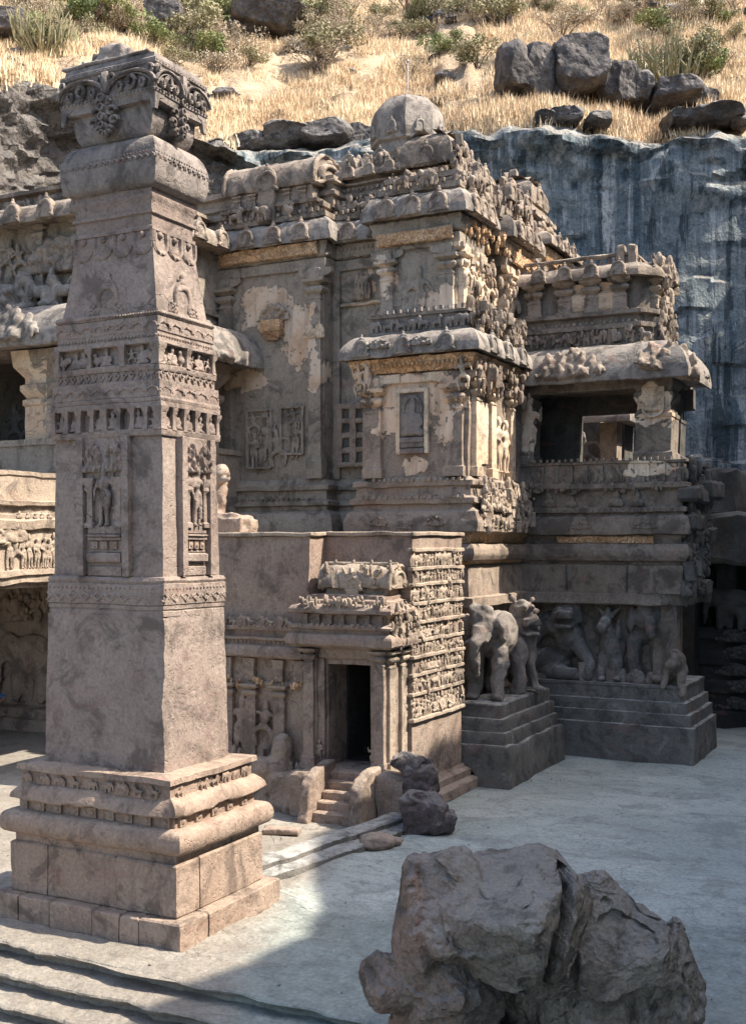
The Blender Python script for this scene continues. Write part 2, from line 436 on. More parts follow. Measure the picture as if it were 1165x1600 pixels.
def ground_mat(name='courtyard_rock', brown=0):
    t = NT(name)
    n1 = t.noise(.28, 5, .6, None, .6); n2 = t.noise(1.8, 7, .66); n3 = t.noise(14, 5, .65); n5 = t.noise(5, 6, .68)
    wv = t.n('ShaderNodeVectorMath', operation='ADD'); nn = t.n('ShaderNodeTexNoise'); nn.inputs['Scale'].default_value = .8; nn.inputs['Detail'].default_value = 7
    a = t.n('ShaderNodeVectorMath', operation='SCALE'); t.put(nn.inputs['Vector'], t.pos); t.put(a.inputs[0], nn.outputs['Color']); a.inputs['Scale'].default_value = 2.6
    t.put(wv.inputs[0], t.scale((.8, 1.7, 1))); t.put(wv.inputs[1], a.outputs[0])
    brn = t.mix(t.ramp(n1, .42, .6), (.25, .225, .19), (.31, .285, .245)); brn = t.mix(t.ramp(n2, .5, .68), brn, (.20, .18, .15))
    col = brn
    h = t.math('ADD', t.math('MULTIPLY', n2, .9), t.math('ADD', t.math('MULTIPLY', n3, .22), t.math('MULTIPLY', n5, .45)))
    if not brown:
        dx = t.n('ShaderNodeVectorMath', operation='DOT_PRODUCT'); t.put(dx.inputs[0], t.pos); dx.inputs[1].default_value = (.95, .3, 0)
        pm = t.ramp(t.math('ADD', dx.outputs['Value'], t.math('MULTIPLY', t.math('SUBTRACT', n1, .5), 2.5)), -5.5, -4.3)  # warm sunlit side and pale shaded side are put into the ground colour
        pal = t.mix(t.ramp(n1, .4, .6), (.33, .365, .335), (.39, .425, .39)); pal = t.mix(t.math('MULTIPLY', t.ramp(n2, .5, .7), .7), pal, (.26, .285, .265))
        pt = t.ramp(t.noise(.33, 4, .55, t.scale((.55, 1.0, 1.0)), 1.2), .545, .556)
        pal = t.mix(t.math('MULTIPLY', pt, .6), pal, (.44, .47, .43))
        st = t.noise(1.0, 7, .66, t.scale((.35, 2.2, 1.0)))
        pal = t.mix(t.math('MULTIPLY', t.ramp(st, .53, .70), .6), pal, (.27, .28, .27))
        wr = t.noise(.75, 8, .7, None, .4); pal = t.mix(t.math('MULTIPLY', t.ramp(wr, .5, .62), .55), pal, (.20, .215, .20))
        sp = t.n('ShaderNodeVectorMath', operation='DOT_PRODUCT'); t.put(sp.inputs[0], t.pos); sp.inputs[1].default_value = (.35, -1.0, 0)
        rm = t.ramp(t.math('ADD', sp.outputs['Value'], t.math('MULTIPLY', t.math('SUBTRACT', n1, .5), 4.0)), -21.4, -20.7)
        pal = t.mix(t.math('MULTIPLY', rm, .75), pal, t.mix(t.ramp(n2, .42, .6), (.265, .30, .275), (.19, .215, .20))); h = t.math('ADD', h, t.math('MULTIPLY', t.math('MULTIPLY', n2, rm), 1.2))
        col = t.mix(pm, col, pal)
        h = t.math('ADD', h, t.math('MULTIPLY', pt, .35))
    col = t.mix(t.math('MULTIPLY', t.ramp(n5, .55, .68), .5), col, (.17, .155, .135))
    col = t.mix(t.math('MULTIPLY', t.ramp(n5, .42, .32), .2), col, (.42, .40, .36))
    col = t.mix(.4, col, t.mix(t.ramp(n3, .3, .7), (.55, .55, .55), (1.4, 1.4, 1.4)), 'MULTIPLY')
    for sc, w_, k in ((.22, .006, .05), (.55, .005, .0)):
        vo = t.n('ShaderNodeTexVoronoi', feature='DISTANCE_TO_EDGE'); vo.inputs['Scale'].default_value = sc; t.put(vo.inputs['Vector'], wv.outputs[0])
        ck = t.math('MULTIPLY', t.math('SUBTRACT', 1.0, t.ramp(vo.outputs[0], 0, w_)), t.ramp(n1, .44, .56))
        col = t.mix(t.math('MULTIPLY', ck, k), col, (.13, .12, .11)); h = t.math('SUBTRACT', h, t.math('MULTIPLY', ck, .3))
        lz = t.ramp(vo.outputs[0], .02, .25); h = t.math('ADD', h, t.math('MULTIPLY', lz, .25))
    return t.finish(col, h, .88, .05, .95)
M['ground'] = ground_mat()
M['step'] = ground_mat('step_rock', 0)

def hill_mat():
    t = NT('hillside_soil')
    n1 = t.noise(.12, 5, .6); n2 = t.noise(.9, 6, .65); n3 = t.noise(6, 5, .65)
    col = t.mix(t.ramp(n1, .4, .6), (.44, .33, .22), (.33, .25, .165))
    col = t.mix(t.ramp(n2, .5, .68), col, (.52, .40, .27))
    col = t.mix(t.ramp(n2, .42, .32), col, (.25, .19, .13))
    col = t.mix(.5, col, t.mix(t.ramp(n3, .3, .7), (.6, .6, .6), (1.4, 1.4, 1.4)), 'MULTIPLY')
    return t.finish(col, t.math('ADD', n2, n3), .95, .2, .8)
M['hill'] = hill_mat()
def leaf_mat(name, a, b, sc=.35, tr=.25):
    t = NT(name)
    oi = t.n('ShaderNodeObjectInfo').outputs['Random']
    col = t.mix(t.ramp(t.noise(sc, 3), .35, .65), a, b)
    col = t.mix(.4, col, t.mix(t.ramp(t.noise(9, 2), .3, .7), (.6, .6, .6), (1.4, 1.4, 1.4)), 'MULTIPLY')
    t.b.inputs['Subsurface Weight'].default_value = 0
    return t.finish(col, None, .8)
M['grass'] = leaf_mat('dry_grass', (.70, .56, .37), (.58, .43, .27), .2)
M['olive'] = leaf_mat('olive_leaves', (.22, .21, .12), (.30, .27, .16))
M['green'] = leaf_mat('green_leaves', (.15, .19, .07), (.24, .26, .11))
M['grey'] = leaf_mat('grey_scrub', (.36, .30, .22), (.44, .37, .27))
M['bark'] = leaf_mat('bark', (.13, .10, .08), (.18, .14, .11))
def plain(name, c, r=.7, metal=0):
    t = NT(name); t.b.inputs['Metallic'].default_value = metal
    return t.finish(t.mix(t.noise(30, 3), tuple(x * .85 for x in c), tuple(min(1, x * 1.15) for x in c)), None, r)
M['metal'] = plain('rod_metal', (.35, .35, .36), .4, .8)
M['shirt'] = plain('blue_cloth', (.05, .12, .28)); M['skin'] = plain('skin', (.35, .19, .12)); M['trousers'] = plain('dark_cloth', (.05, .05, .06)); M['hair'] = plain('black_hair', (.015, .012, .01))

# ================================================================== THE SETTING
def grid_mesh(name, fn, nu, nv, mat, kind='structure', angle=60):
    u, v = np.meshgrid(np.linspace(0, 1, nu), np.linspace(0, 1, nv), indexing='ij')
    V = fn(u.ravel(), v.ravel())
    F = [(i * nv + j, (i + 1) * nv + j, (i + 1) * nv + j + 1, i * nv + j + 1) for i in range(nu - 1) for j in range(nv - 1)]
    mb = MB(); mb.add(V, F)
    o = inst(name, mb.mesh(name, mat, None, angle)); o['kind'] = kind
    return o

# courtyard rock floor, gently uneven, and three worn rock-cut steps going down towards the viewer
def court(u, v):
    X, Y = -42 + 60 * u, 13.7 + 56 * v ** 1.5
    P = np.stack([X, Y, 0 * X], 1)
    z = .035 * fbm(P * .35, 3, 2) + .012 * fbm(P * 1.6, 3, 8)
    led = fbm(P * np.array([.22, .55, 1]), 3, 33); z = z + .05 * np.clip((led - .05) * 9, 0, 1) * (X > -11.5) * np.clip((Y - 14.2) / 1.5, 0, 1) 
    z = np.where((Y < 16) , z * np.clip((Y - 13.7) / 2.3, 0, 1), z)
    Y = Y + .12 * fbm(P * .45, 3, 12) * np.clip(1 - v * 8, 0, 1)
    return np.stack([X, Y, z - .03], 1)
grid_mesh('courtyard_ground', court, 260, 300, M['ground'])
def lower(u, v):
    X, Y = -60 + 100 * u, -30 + 46 * v
    P = np.stack([X, Y, 0 * X], 1)
    return np.stack([X, Y, -.95 + .05 * fbm(P * .4, 3, 5)], 1)
grid_mesh('lower_ground', lower, 120, 60, M['ground'])
def step_slab(k, yf, zt, zb):
    mb = MB()
    mb.sweep([(-36, yf), (4, yf)], [(-.17, zb), (-.16, zb + .07), (-.09, zt - .09), (.0, zt - .065), (.025, zt - .035), (.005, zt - .008), (-.06, zt), (-.9, zt + .004)], False, step=.09, vstep=.05)
    V = mb.verts(); V[:, 1] += .035 * fbm(V * np.array([.45, 0, 0]) + k * 9, 3, 7) + .03 * fbm(V * np.array([2.6, 0, 0]) + k * 9, 3, 7)
    fr = np.clip((zt - V[:, 2]) / max(zt - zb, .01), 0, 1)
    V[:, 1] += .06 * np.abs(fbm(V * np.array([1.3, .2, 3]) + k * 4, 3, 19)) * (V[:, 1] < yf + .4)
    V = jitter(jitter(V, .016, 2.2, 4), .012, 7, 6)
    mb.V = [V]
    o = part('rock_step', mb, M['step'], None, None, 40); o['kind'] = 'structure'
step_slab(0, 13.72, -.005, -.24)
step_slab(1, 13.16, -.235, -.47)
step_slab(2, 12.64, -.465, -.70)
step_slab(3, 12.05, -.695, -.96)

# cliff round the court: plan line, rim height; base hollowed into low cave galleries
PLAN = [((-46, -8), 24), ((-46, 16), 25), (tuple(at(-60, 800, 44)[:2]), 24.2), (tuple(at(45, 800, 48)[:2]), 25.8), (tuple(at(120, 800, 52)[:2]), 27.2), (tuple(at(210, 800, 57.5)[:2]), 27.9),
        (tuple(at(420, 800, 60)[:2]), 27.6), (tuple(at(560, 800, 60)[:2]), 28.0), (tuple(at(700, 800, 60)[:2]), 28.2), (tuple(at(1165, 800, 58)[:2]), 27.4), (tuple(at(1290, 800, 58)[:2]), 28), ((10, 60), 33), ((10, 55.2), 33.31), ((10, 47.1), 32.70), ((10, 39.9), 31.59), ((10, 35.0), 30.47), ((10, 31.3), 28.99), ((10, 28.7), 28.99), ((10, 26.8), 28.50), ((10, 23.8), 26.53), ((10, 22.1), 25.42), ((10, 19.6), 25.60), ((10, 13.6), 25.66), ((10, -8), 25)]
def plan_at(n):
    P = np.array([p[0] for p in PLAN]); H = np.array([p[1] for p in PLAN])
    L = np.r_[0, np.cumsum(np.linalg.norm(np.diff(P, axis=0), axis=1))]
    t = np.linspace(0, L[-1], n)
    Q = np.stack([np.interp(t, L, P[:, 0]), np.interp(t, L, P[:, 1])], 1)
    K = np.exp(-.5 * (np.arange(-4, 5) / 1.6) ** 2); K /= K.sum()
    def sm(a): return np.convolve(np.pad(a, 4, mode='edge'), K, 'valid')
    Q = np.stack([sm(Q[:, 0]), sm(Q[:, 1])], 1)
    return Q, np.interp(t, L, H), t
NC = 760
CQ, CH, CT = plan_at(NC)
_d = np.gradient(CQ, axis=0); _d /= np.linalg.norm(_d, axis=1)[:, None]
COUT = np.stack([-_d[:, 1], _d[:, 0]], 1)            # away from the court (plan runs clockwise seen from above: left side is outside)
prof = [(7.5, -.2), (7.5, 4.9), (0.4, 5.4), (0, 5.8)] + [(0, z) for z in np.linspace(6.1, 40, 120)[:0]]
def cliff():
    zz = np.r_[0, 1.5, 3.2, 4.9, 5.0, 5.2, np.linspace(5.5, 1000, 2)[:1]]
    rows = []
    off0 = [7.5, 7.5, 7.5, 7.3, 3.5, .5]
    zb = [-.3, 1.6, 3.4, 4.9, 5.2, 5.4]
    nv = 120
    V = np.zeros((NC, len(zb) + nv, 3))
    for j, (o, z) in enumerate(zip(off0, zb)):
        V[:, j, :2] = CQ + COUT * o; V[:, j, 2] = z
    f = np.linspace(0, 1, nv)
    for j in range(nv):
        z = 5.6 + (CH - 5.6) * f[j]
        P = np.stack([CQ[:, 0], CQ[:, 1], z], 1)
        top = np.clip((f[j] - .80) / .2, 0, 1)
        o = .03 * (z - 5.6)
        o = o + .45 * fbm(P * np.array([.11, .11, .10]), 3, 3) + .16 * np.abs(fbm(P * np.array([.5, .5, .35]), 3, 8)) + .10 * fbm(P * np.array([1.5, 1.5, .5]), 3, 11)
        strata = np.round(z * .62 + .9 * fbm(P * np.array([.10, .10, .1]), 3, 21)) / .62
        led = fbm(np.stack([CQ[:, 0] * .16, CQ[:, 1] * .16, strata * 3.3], 1), 2, 44)
        o = o - top * (1.6 * led + 1.3 * np.abs(fbm(P * np.array([.35, .35, .9]), 3, 29)) - .3)
        o = o + .16 * fbm(np.stack([CQ[:, 0] * .3, CQ[:, 1] * .3, strata * 2.1], 1), 2, 71)
        o = o + 1.5 * np.clip((f[j] - .955) / .045, 0, 1) ** 2
        lf = np.clip((-33 - CQ[:, 0]) / 3, 0, 1); o = o - lf * (1.3 * np.abs(fbm(P * np.array([.45, .45, .7]), 5, 63)) + .7 * led + .35 * np.abs(fbm(P * 1.3, 3, 64)))
        o = np.where(CQ[:, 0] > 9, o * .4 + .3, o)
        V[:, len(zb) + j, :2] = CQ + COUT * o[:, None]
        V[:, len(zb) + j, 2] = z + (.35 * fbm(P * .25, 3, 15) * f[j] + (.30 * fbm(P * .8, 3, 16) + .45 * np.abs(fbm(P * .3, 2, 18))) * top) * np.where(CQ[:, 0] > 9, .35, 1)
    n, m = V.shape[:2]
    F = [(i * m + j, i * m + j + 1, (i + 1) * m + j + 1, (i + 1) * m + j) for i in range(n - 1) for j in range(m - 1)]
    mb = MB(); mb.add(V.reshape(-1, 3), F)
    o = part('cliff', mb, M['cliff'], None, None, 35); o['kind'] = 'structure'
    o.data.materials.append(M['brownrock'])
    ii = np.array([1 if CQ[k // (m - 1) if False else min(k // (m - 1), n - 1), 0] < -33.5 else 0 for k in range(len(F))]); o.data.polygons.foreach_set('material_index', ii)
    return V[:, -1]
RIM = cliff()
def hill():
    i0 = list(range(NC)); nv = 70
    s = np.linspace(0, 1, nv) ** 1.35 * 95
    V = np.zeros((NC, nv, 3))
    # fan outwards from the rim along smoothed normals
    K = np.exp(-.5 * (np.arange(-60, 61) / 26) ** 2); K /= K.sum()
    O = np.stack([np.convolve(np.pad(COUT[:, k], 60, mode='edge'), K, 'valid') for k in (0, 1)], 1); O /= np.linalg.norm(O, axis=1)[:, None]
    for j in range(nv):
        q = RIM[:, :2] + O * (s[j] - .15)
        P = np.stack([q[:, 0], q[:, 1], 0 * q[:, 0]], 1)
        slope = .62 * s[j] + 1.0 * (1 - np.exp(-s[j] / 1.6)) * 0
        z = RIM[:, 2] + slope + (.9 * fbm(P * .09, 3, 51) + .35 * fbm(P * .33, 3, 52)) * min(1, s[j] / 3) - .05
        te = np.round(z * .33) / .33
        z = z * .72 + te * .28
        z = np.where(CQ[:, 0] > 9, RIM[:, 2] + .0 * s[j] - .05, z)
        V[:, j] = np.stack([q[:, 0], q[:, 1], z], 1)
    F = [(i * nv + j, i * nv + j + 1, (i + 1) * nv + j + 1, (i + 1) * nv + j) for i in range(NC - 1) for j in range(nv - 1)]
    mb = MB(); mb.add(V.reshape(-1, 3), F)
    o = part('hillside', mb, M['hill'], None, None, 60); o['kind'] = 'structure'
    return V
HILL = hill()
from mathutils.bvhtree import BVHTree
_hv = HILL.reshape(-1, 3); _nv = HILL.shape[1]
_hf = [(i * _nv + j, i * _nv + j + 1, (i + 1) * _nv + j + 1, (i + 1) * _nv + j) for i in range(NC - 1) for j in range(_nv - 1)]
HB = BVHTree.FromPolygons(_hv.tolist(), _hf)
def hill_point(u, v):
    """where the line of sight through a photo point meets the hillside"""
    h = HB.ray_cast(Vector((0, 0, EYE)), Vector(ray(u, v)).normalized())
    return (h[0], h[1]) if h[0] is not None else (None, None)
def hill_down(x, y):
    h = HB.ray_cast(Vector((x, y, 200)), Vector((0, 0, -1)))
    return h[0]

# ================================================================== carved figure library (shared meshes, height 1, front -Y)
def L(mb, a, b, r0, r1): mb.limb(a, b, r0, r1)
def fig_stand(v=0):
    m = MB(); rnd = random.Random(v)
    sw = rnd.uniform(-.05, .05)
    m.ell((sw, 0, .50), (.10, .08, .07)); m.ell((0, 0, .66), (.105, .08, .12)); m.ell((sw * .3, -.01, .85), (.062, .07, .075))
    m.limb((0, 0, .75), (0, 0, .82), .045, .04)
    m.ell((sw * .3, 0, .93), (.055, .06, .075)) if v % 2 == 0 else m.ell((sw * .3, 0, .92), (.085, .06, .05))
    L(m, (-.055 + sw, 0, .48), (-.06, -.01, .26), .062, .045); L(m, (-.06, -.01, .26), (-.065, 0, .04), .045, .035)
    L(m, (.055 + sw, 0, .48), (.07, -.03, .26), .062, .045); L(m, (.07, -.03, .26), (.06, 0, .04), .045, .035)
    m.ell((-.07, -.03, .025), (.04, .07, .025)); m.ell((.07, -.03, .025), (.04, .07, .025))
    if v % 3 == 0:
        L(m, (-.11, 0, .73), (-.17, -.02, .56), .036, .03); L(m, (-.17, -.02, .56), (-.14, -.06, .42), .03, .028)
        L(m, (.11, 0, .73), (.19, -.02, .62), .036, .03); L(m, (.19, -.02, .62), (.2, -.04, .8), .03, .028)
    elif v % 3 == 1:
        L(m, (-.11, 0, .73), (-.2, 0, .64), .036, .03); L(m, (-.2, 0, .64), (-.22, -.04, .82), .03, .028)
        L(m, (.11, 0, .73), (.16, 0, .58), .036, .03); L(m, (.16, 0, .58), (.06, -.08, .55), .03, .028)
    else:
        L(m, (-.11, 0, .73), (-.19, 0, .60), .036, .03); L(m, (-.19, 0, .60), (-.07, -.08, .66), .03, .028)
        L(m, (.11, 0, .73), (.2, 0, .68), .036, .03); L(m, (.2, 0, .68), (.26, 0, .52), .03, .028)
    return m
def fig_sit(v=0):
    m = MB()
    m.ell((0, -.02, .16), (.30, .17, .11)); m.ell((-.22, -.05, .12), (.13, .12, .09)); m.ell((.22, -.05, .12), (.13, .12, .09))
    m.ell((0, 0, .42), (.17, .12, .22)); m.limb((0, 0, .58), (0, 0, .70), .075, .07); m.ell((0, -.01, .78), (.105, .11, .12)); m.ell((0, 0, .92), (.08, .09, .09))
    L(m, (-.18, 0, .56), (-.27, -.03, .34), .062, .05); L(m, (-.27, -.03, .34), (-.12, -.12, .24), .05, .045)
    if v % 2: L(m, (.18, 0, .56), (.3, -.02, .42), .062, .05); L(m, (.3, -.02, .42), (.31, -.05, .68), .05, .045)
    else: L(m, (.18, 0, .56), (.27, -.03, .34), .062, .05); L(m, (.27, -.03, .34), (.12, -.12, .24), .05, .045)
    return m
def fig_dance(v=0):
    m = MB()
    m.ell((.02, 0, .46), (.11, .09, .08)); m.ell((-.02, 0, .64), (.11, .08, .13)); m.ell((-.05, -.01, .84), (.065, .07, .08)); m.ell((-.05, 0, .93), (.05, .06, .06)); m.limb((-.02, 0, .73), (-.04, 0, .80), .045, .04)
    L(m, (-.04, 0, .44), (-.2, -.04, .32), .065, .05); L(m, (-.2, -.04, .32), (-.12, -.02, .06), .05, .036)
    L(m, (.08, 0, .44), (.24, -.04, .36), .065, .05); L(m, (.24, -.04, .36), (.2, -.02, .08), .05, .036)
    L(m, (-.12, 0, .72), (-.26, 0, .62), .04, .033); L(m, (-.26, 0, .62), (-.3, -.02, .84), .033, .03)
    L(m, (.10, 0, .72), (.26, 0, .74), .04, .033); L(m, (.26, 0, .74), (.34, -.02, .58), .033, .03)
    return m
def fig_elephant(v=0):
    m = MB()
    m.ell((.06, 0, .58), (.40, .22, .27)); m.ell((-.36, -.04, .66), (.18, .18, .20))
    m.tube([(-.48, -.08, .66), (-.56, -.1, .45), (-.55, -.1, .25), (-.60, -.1, .10)], [.10, .08, .06, .045]); m.ell((-.30, -.2, .62), (.12, .05, .16))
    for x in (-.24, -.04, .22, .38): m.limb((x, -.06 if x in (-.24, .22) else .06, .45), (x, -.06 if x in (-.24, .22) else .06, .06), .10, .085)
    m.tube([(.46, 0, .62), (.52, 0, .4), (.5, 0, .25)], [.03, .025, .02])
    if v: m.ell((.05, 0, .88), (.10, .09, .14))
    return m
def fig_lion(v=0):
    m = MB()
    m.ell((.10, 0, .46), (.34, .15, .16)); m.ell((-.20, 0, .56), (.17, .17, .22)); m.ell((-.30, -.03, .80), (.17, .17, .17)); m.ell((-.42, -.05, .76), (.10, .11, .085))
    m.ell((-.30, -.13, .95), (.05, .04, .06)); m.ell((-.30, .13, .95), (.05, .04, .06))
    for x, y in ((-.26, -.09), (-.18, .09), (.32, -.09), (.36, .09)): m.limb((x, y, .42), (x - .02, y, .07), .085, .065); m.ell((x - .06, y, .05), (.09, .06, .05))
    m.tube([(.42, 0, .5), (.54, 0, .6), (.55, 0, .8), (.46, 0, .9)], [.04, .035, .03, .05])
    return m
def fig_bird(v=0):
    m = MB()
    m.ell((0, 0, .4), (.25, .16, .2)); m.ell((-.15, -.03, .72), (.13, .12, .13)); m.limb((-.05, 0, .5), (-.13, 0, .68), .11, .08); m.ell((.25, 0, .55), (.2, .08, .18)); m.limb((0, 0, .3), (0, 0, .03), .08, .07)
    return m
def fig_bust(v=0):
    m = MB()
    m.ell((0, 0, .3), (.38, .2, .3)); m.ell((0, -.04, .72), (.24, .2, .24)); m.ell((-.36, -.03, .25), (.14, .14, .25)); m.ell((.36, -.03, .25), (.14, .14, .25)); m.ell((0, 0, .95), (.16, .15, .12))
    return m
def fig_clump(v=0, n=95, R=1.0):
    """half-round bunch of carved scroll foliage"""
    m = MB(); rnd = random.Random(v)
    for k in range(n):
        a = rnd.uniform(0, math.pi); q = math.sqrt(rnd.random())
        x, z = R * q * math.cos(a) * 1.05, R * q * math.sin(a) * .75
        r = rnd.uniform(.06, .15)
        if k % 3: m.ell((x, -rnd.uniform(.02, .2), z), (r * .8, r * .8, r * .8), nu=8, nv=6)
        else:
            pts = [(x + r * 1.1 * math.cos(t) * (1 - t / 9), -.1, z + r * 1.1 * math.sin(t) * (1 - t / 9)) for t in np.linspace(0, 5, 9)]
            m.tube(pts, .045, 6)
    m.ell((0, .06, .22 * R), (1.0 * R, .16, .56 * R), None, 14, 9)
    m.V = [np.stack([v[:, 0], v[:, 1], np.maximum(v[:, 2], .02)], 1) for v in m.V]
    return m
FIG = {}
def F_(kind, mat):
    """a carved figure mesh in the wanted stone, made once"""
    key = (kind, mat)
    if key not in FIG:
        base = FIG.get(kind)
        if base is None:
            nm, v = kind
            mb = dict(stand=fig_stand, sit=fig_sit, dance=fig_dance, elephant=fig_elephant, lion=fig_lion, bird=fig_bird, bust=fig_bust, clump=fig_clump)[nm](v)
            base = FIG[kind] = carve('carved_' + nm, mb, {'elephant': .05, 'lion': .05, 'sit': .04, 'clump': .04, 'bird': .05, 'bust': .055}.get(nm, .03), M['statue'], ((.012, 7),), 1)
        me = base.copy(); me.materials.clear(); me.materials.append(M[mat]); FIG[key] = me
    return FIG[key]
def frieze(parent, a, b, z0, z1, kinds, n, mat, f='S', proud=.0, flat=.55, seed=0, name='relief_figure', wide=1.0, up=0):
    """n figures in a row on the wall between plan points a and b"""
    rnd = random.Random(seed); a, b = Vector(a), Vector(b)
    for k in range(n):
        t = (k + .5 + (rnd.uniform(-.14, .14) if n > 3 else 0)) / n
        p = a.lerp(b, t); h = (z1 - z0) * rnd.uniform(.78, 1.0)
        if n > 6 and rnd.random() < .06: continue
        kd = kinds[rnd.randrange(len(kinds))] if seed >= 0 else kinds[k % len(kinds)]
        fl = -1 if rnd.random() < .5 else 1
        nx, ny = {'S': (0, -1), 'E': (1, 0)}[f]
        inst(name, F_(kd, mat), parent, face(p.x + nx * proud, p.y + ny * proud, z0, f, h * fl * wide * rnd.uniform(.88, 1.12), h * flat, h) @ Matrix.Rotation(rnd.uniform(-.1, .1), 4, 'Y'))

def arch_mesh(name, mat, solid=True, fin=True):
    """horseshoe (kudu) gable, width 1, height about 1, standing on its base, front -Y"""
    m = MB()
    pts = [(.36 * math.cos(t) * (1.0 if abs(math.cos(t)) < .9 else 1), 0, .36 + .36 * math.sin(t)) for t in np.linspace(-.62, math.pi + .62, 15)]
    pts = [(.5, 0, 0.0)] + pts + [(-.5, 0, 0.0)]
    m.tube(pts, [.05] + [.095] * 15 + [.05], 8)
    if fin: m.ell((0, .04, .84), (.14, .12, .13), nu=8, nv=6); m.ell((0, .04, .98), (.08, .08, .09), nu=8, nv=5)
    q = [(.52, -.02), (.46, .16), (.40, .30), (.42, .5), (.3, .72), (.12, .86), (-.12, .86), (-.3, .72), (-.42, .5), (-.40, .30), (-.46, .16), (-.52, -.02)]
    n = len(q); V = [(x, y, z) for y in (-.02, .3) for x, z in q]
    m.add(V, [tuple(range(n))[::-1], tuple(range(n, 2 * n))] + [(i, (i + 1) % n, (i + 1) % n + n, i + n)[::-1] for i in range(n)])
    if solid:
        m.cbox((0, .13, .33), (.33, .06, .33)); m.ell((0, .04, .38), (.13, .09, .15), nu=8, nv=6)
        m.ell((-.42, .05, .06), (.11, .1, .08), nu=8, nv=5); m.ell((.42, .05, .06), (.11, .1, .08), nu=8, nv=5)
    return m.mesh(name, M[mat], ((.012, 5),), 50)
_AR = {}
def kudu(parent, x, y, z, wdt, f='S', mat='roof', tilt=0, h=None):
    if mat not in _AR: _AR[mat] = arch_mesh('horseshoe_arch', mat)
    Mx = face(x, y, z, f, wdt, wdt, h or wdt)
    if tilt: Mx = Mx @ Matrix.Rotation(tilt, 4, 'X')
    inst('horseshoe_arch', _AR[mat], parent, Mx)

def pilaster_mesh(mat, h, wd, dp, cap='cushion', brk=True):
    """engaged column standing at the origin, front -Y, width wd, total height h"""
    m = MB(); a = wd / 2
    def ring(o): return o
    top = h
    if brk: top = h - wd * .75
    pr = [(.12 * wd, 0), (.12 * wd, .09 * h), (.02 * wd, .10 * h), (.02 * wd, .13 * h), (0, .14 * h)]
    zc = top - wd * 1.05
    pr += [(0, zc - wd * .35), (.05 * wd, zc - wd * .33), (.05 * wd, zc - wd * .22), (-.04 * wd, zc - wd * .18), (-.10 * wd, zc), (.02 * wd, zc + wd * .08)]
    pr += [(.20 * wd, zc + wd * .22), (.24 * wd, zc + wd * .36), (.16 * wd, zc + wd * .5), (-.06 * wd, zc + wd * .58), (.06 * wd, zc + wd * .7), (.34 * wd, zc + wd * .84), (.36 * wd, zc + wd * 1.05)]
    m.sweep([(-a, -dp), (a, -dp), (a, .05), (-a, .05)], pr, True, step=wd * .6, vstep=.4)
    if brk:
        m.box(-a * .9, a * .9, -dp * 1.1, .05, top, h, .012, 1)
        for sgn in (-1, 1):
            q = [(a * .9, h - .012), (a * 2.6, h - .012), (a * 2.6, h - wd * .34), (a * 2.1, h - wd * .52), (a * 1.5, h - wd * .6), (a * .9, top + .02)]
            V = [(sgn * x, y, z) for y in (-dp * .85, .04) for x, z in q]; n = len(q)
            Fc = [tuple(range(n)), tuple(range(2 * n - 1, n - 1, -1))] + [(i, i + n, (i + 1) % n + n, (i + 1) % n) for i in range(n)]
            if sgn < 0: Fc = [c[::-1] for c in Fc]
            m.add(V, [c[::-1] for c in Fc])
    return m.mesh('pilaster', M[mat], ((.012, 2.2), (.005, 9)), 40)
def kapota(ov, drop, z, inner=0.0, n=7):
    """quarter-round eave profile: bottom lip at overhang ov, curving up to the wall"""
    out = [(inner, z + .10 * drop), (ov * .86, z + .06 * drop), (ov * .95, z), (ov, z + .02 * drop), (ov, z + .14 * drop)]
    for k in range(1, n + 1):
        t = k / n * math.pi / 2
        out.append((inner + (ov - inner) * math.cos(t) ** 1.15, z + drop * (.14 + .86 * math.sin(t) ** 1.1)))
    return out

def dentils(parent, a, b, z, s, f='S', mat='roof', gap=1.9, proud=.0, h=None, rnd_=.25, name='carved_dentils'):
    """a row of small carved knobs along a ledge, joined as one strip"""
    a, b = Vector(a), Vector(b); n = max(2, int((b - a).length / (s * gap))); mb = MB(); rnd = random.Random(int(z * 100) + n)
    nx, ny = {'S': (0, -1), 'E': (1, 0)}[f]
    for k in range(n):
        if rnd.random() < .08: continue
        p = a.lerp(b, (k + .5) / n); q = s * rnd.uniform(1 - rnd_, 1 + rnd_ * .4)
        mb.cbox((p.x + nx * proud, p.y + ny * proud, z + q * .5), (q * .42, q * .42, q * (h or .5)), Matrix.Rotation(rnd.uniform(-.12, .12), 3, 'Z'))
    return part(name, mb, M[mat], parent, ((.012, 6),), 30, kind='stuff')
def crust(parent, a, b, z0, z1, n, f='S', mat='roof', s=.12, depth=.12, seed=0, name='eroded_ornament'):
    """weathered carved lumps, too broken up to tell apart, crowding a ledge"""
    a, b = Vector(a), Vector(b); mb = MB(); rnd = random.Random(seed + n); nx, ny = {'S': (0, -1), 'E': (1, 0)}[f]
    for k in range(n):
        p = a.lerp(b, rnd.random()); z = rnd.uniform(z0, z1); q = s * rnd.uniform(.5, 1.25); d = rnd.uniform(-.2, 1) * depth
        c = (p.x + nx * d, p.y + ny * d, z)
        if k % 7 == 0: mb.cbox(c, (q * .5, q * .5, q * rnd.uniform(.5, 1.2)), Euler((rnd.uniform(-.3, .3), rnd.uniform(-.3, .3), rnd.random() * 3)).to_matrix())
        else: mb.ell(c, (q * .42, q * .42, q * rnd.uniform(.5, 1.15)), nu=7, nv=5)
    return part(name, mb, M[mat], parent, ((.02, 5),), 40, kind='stuff')

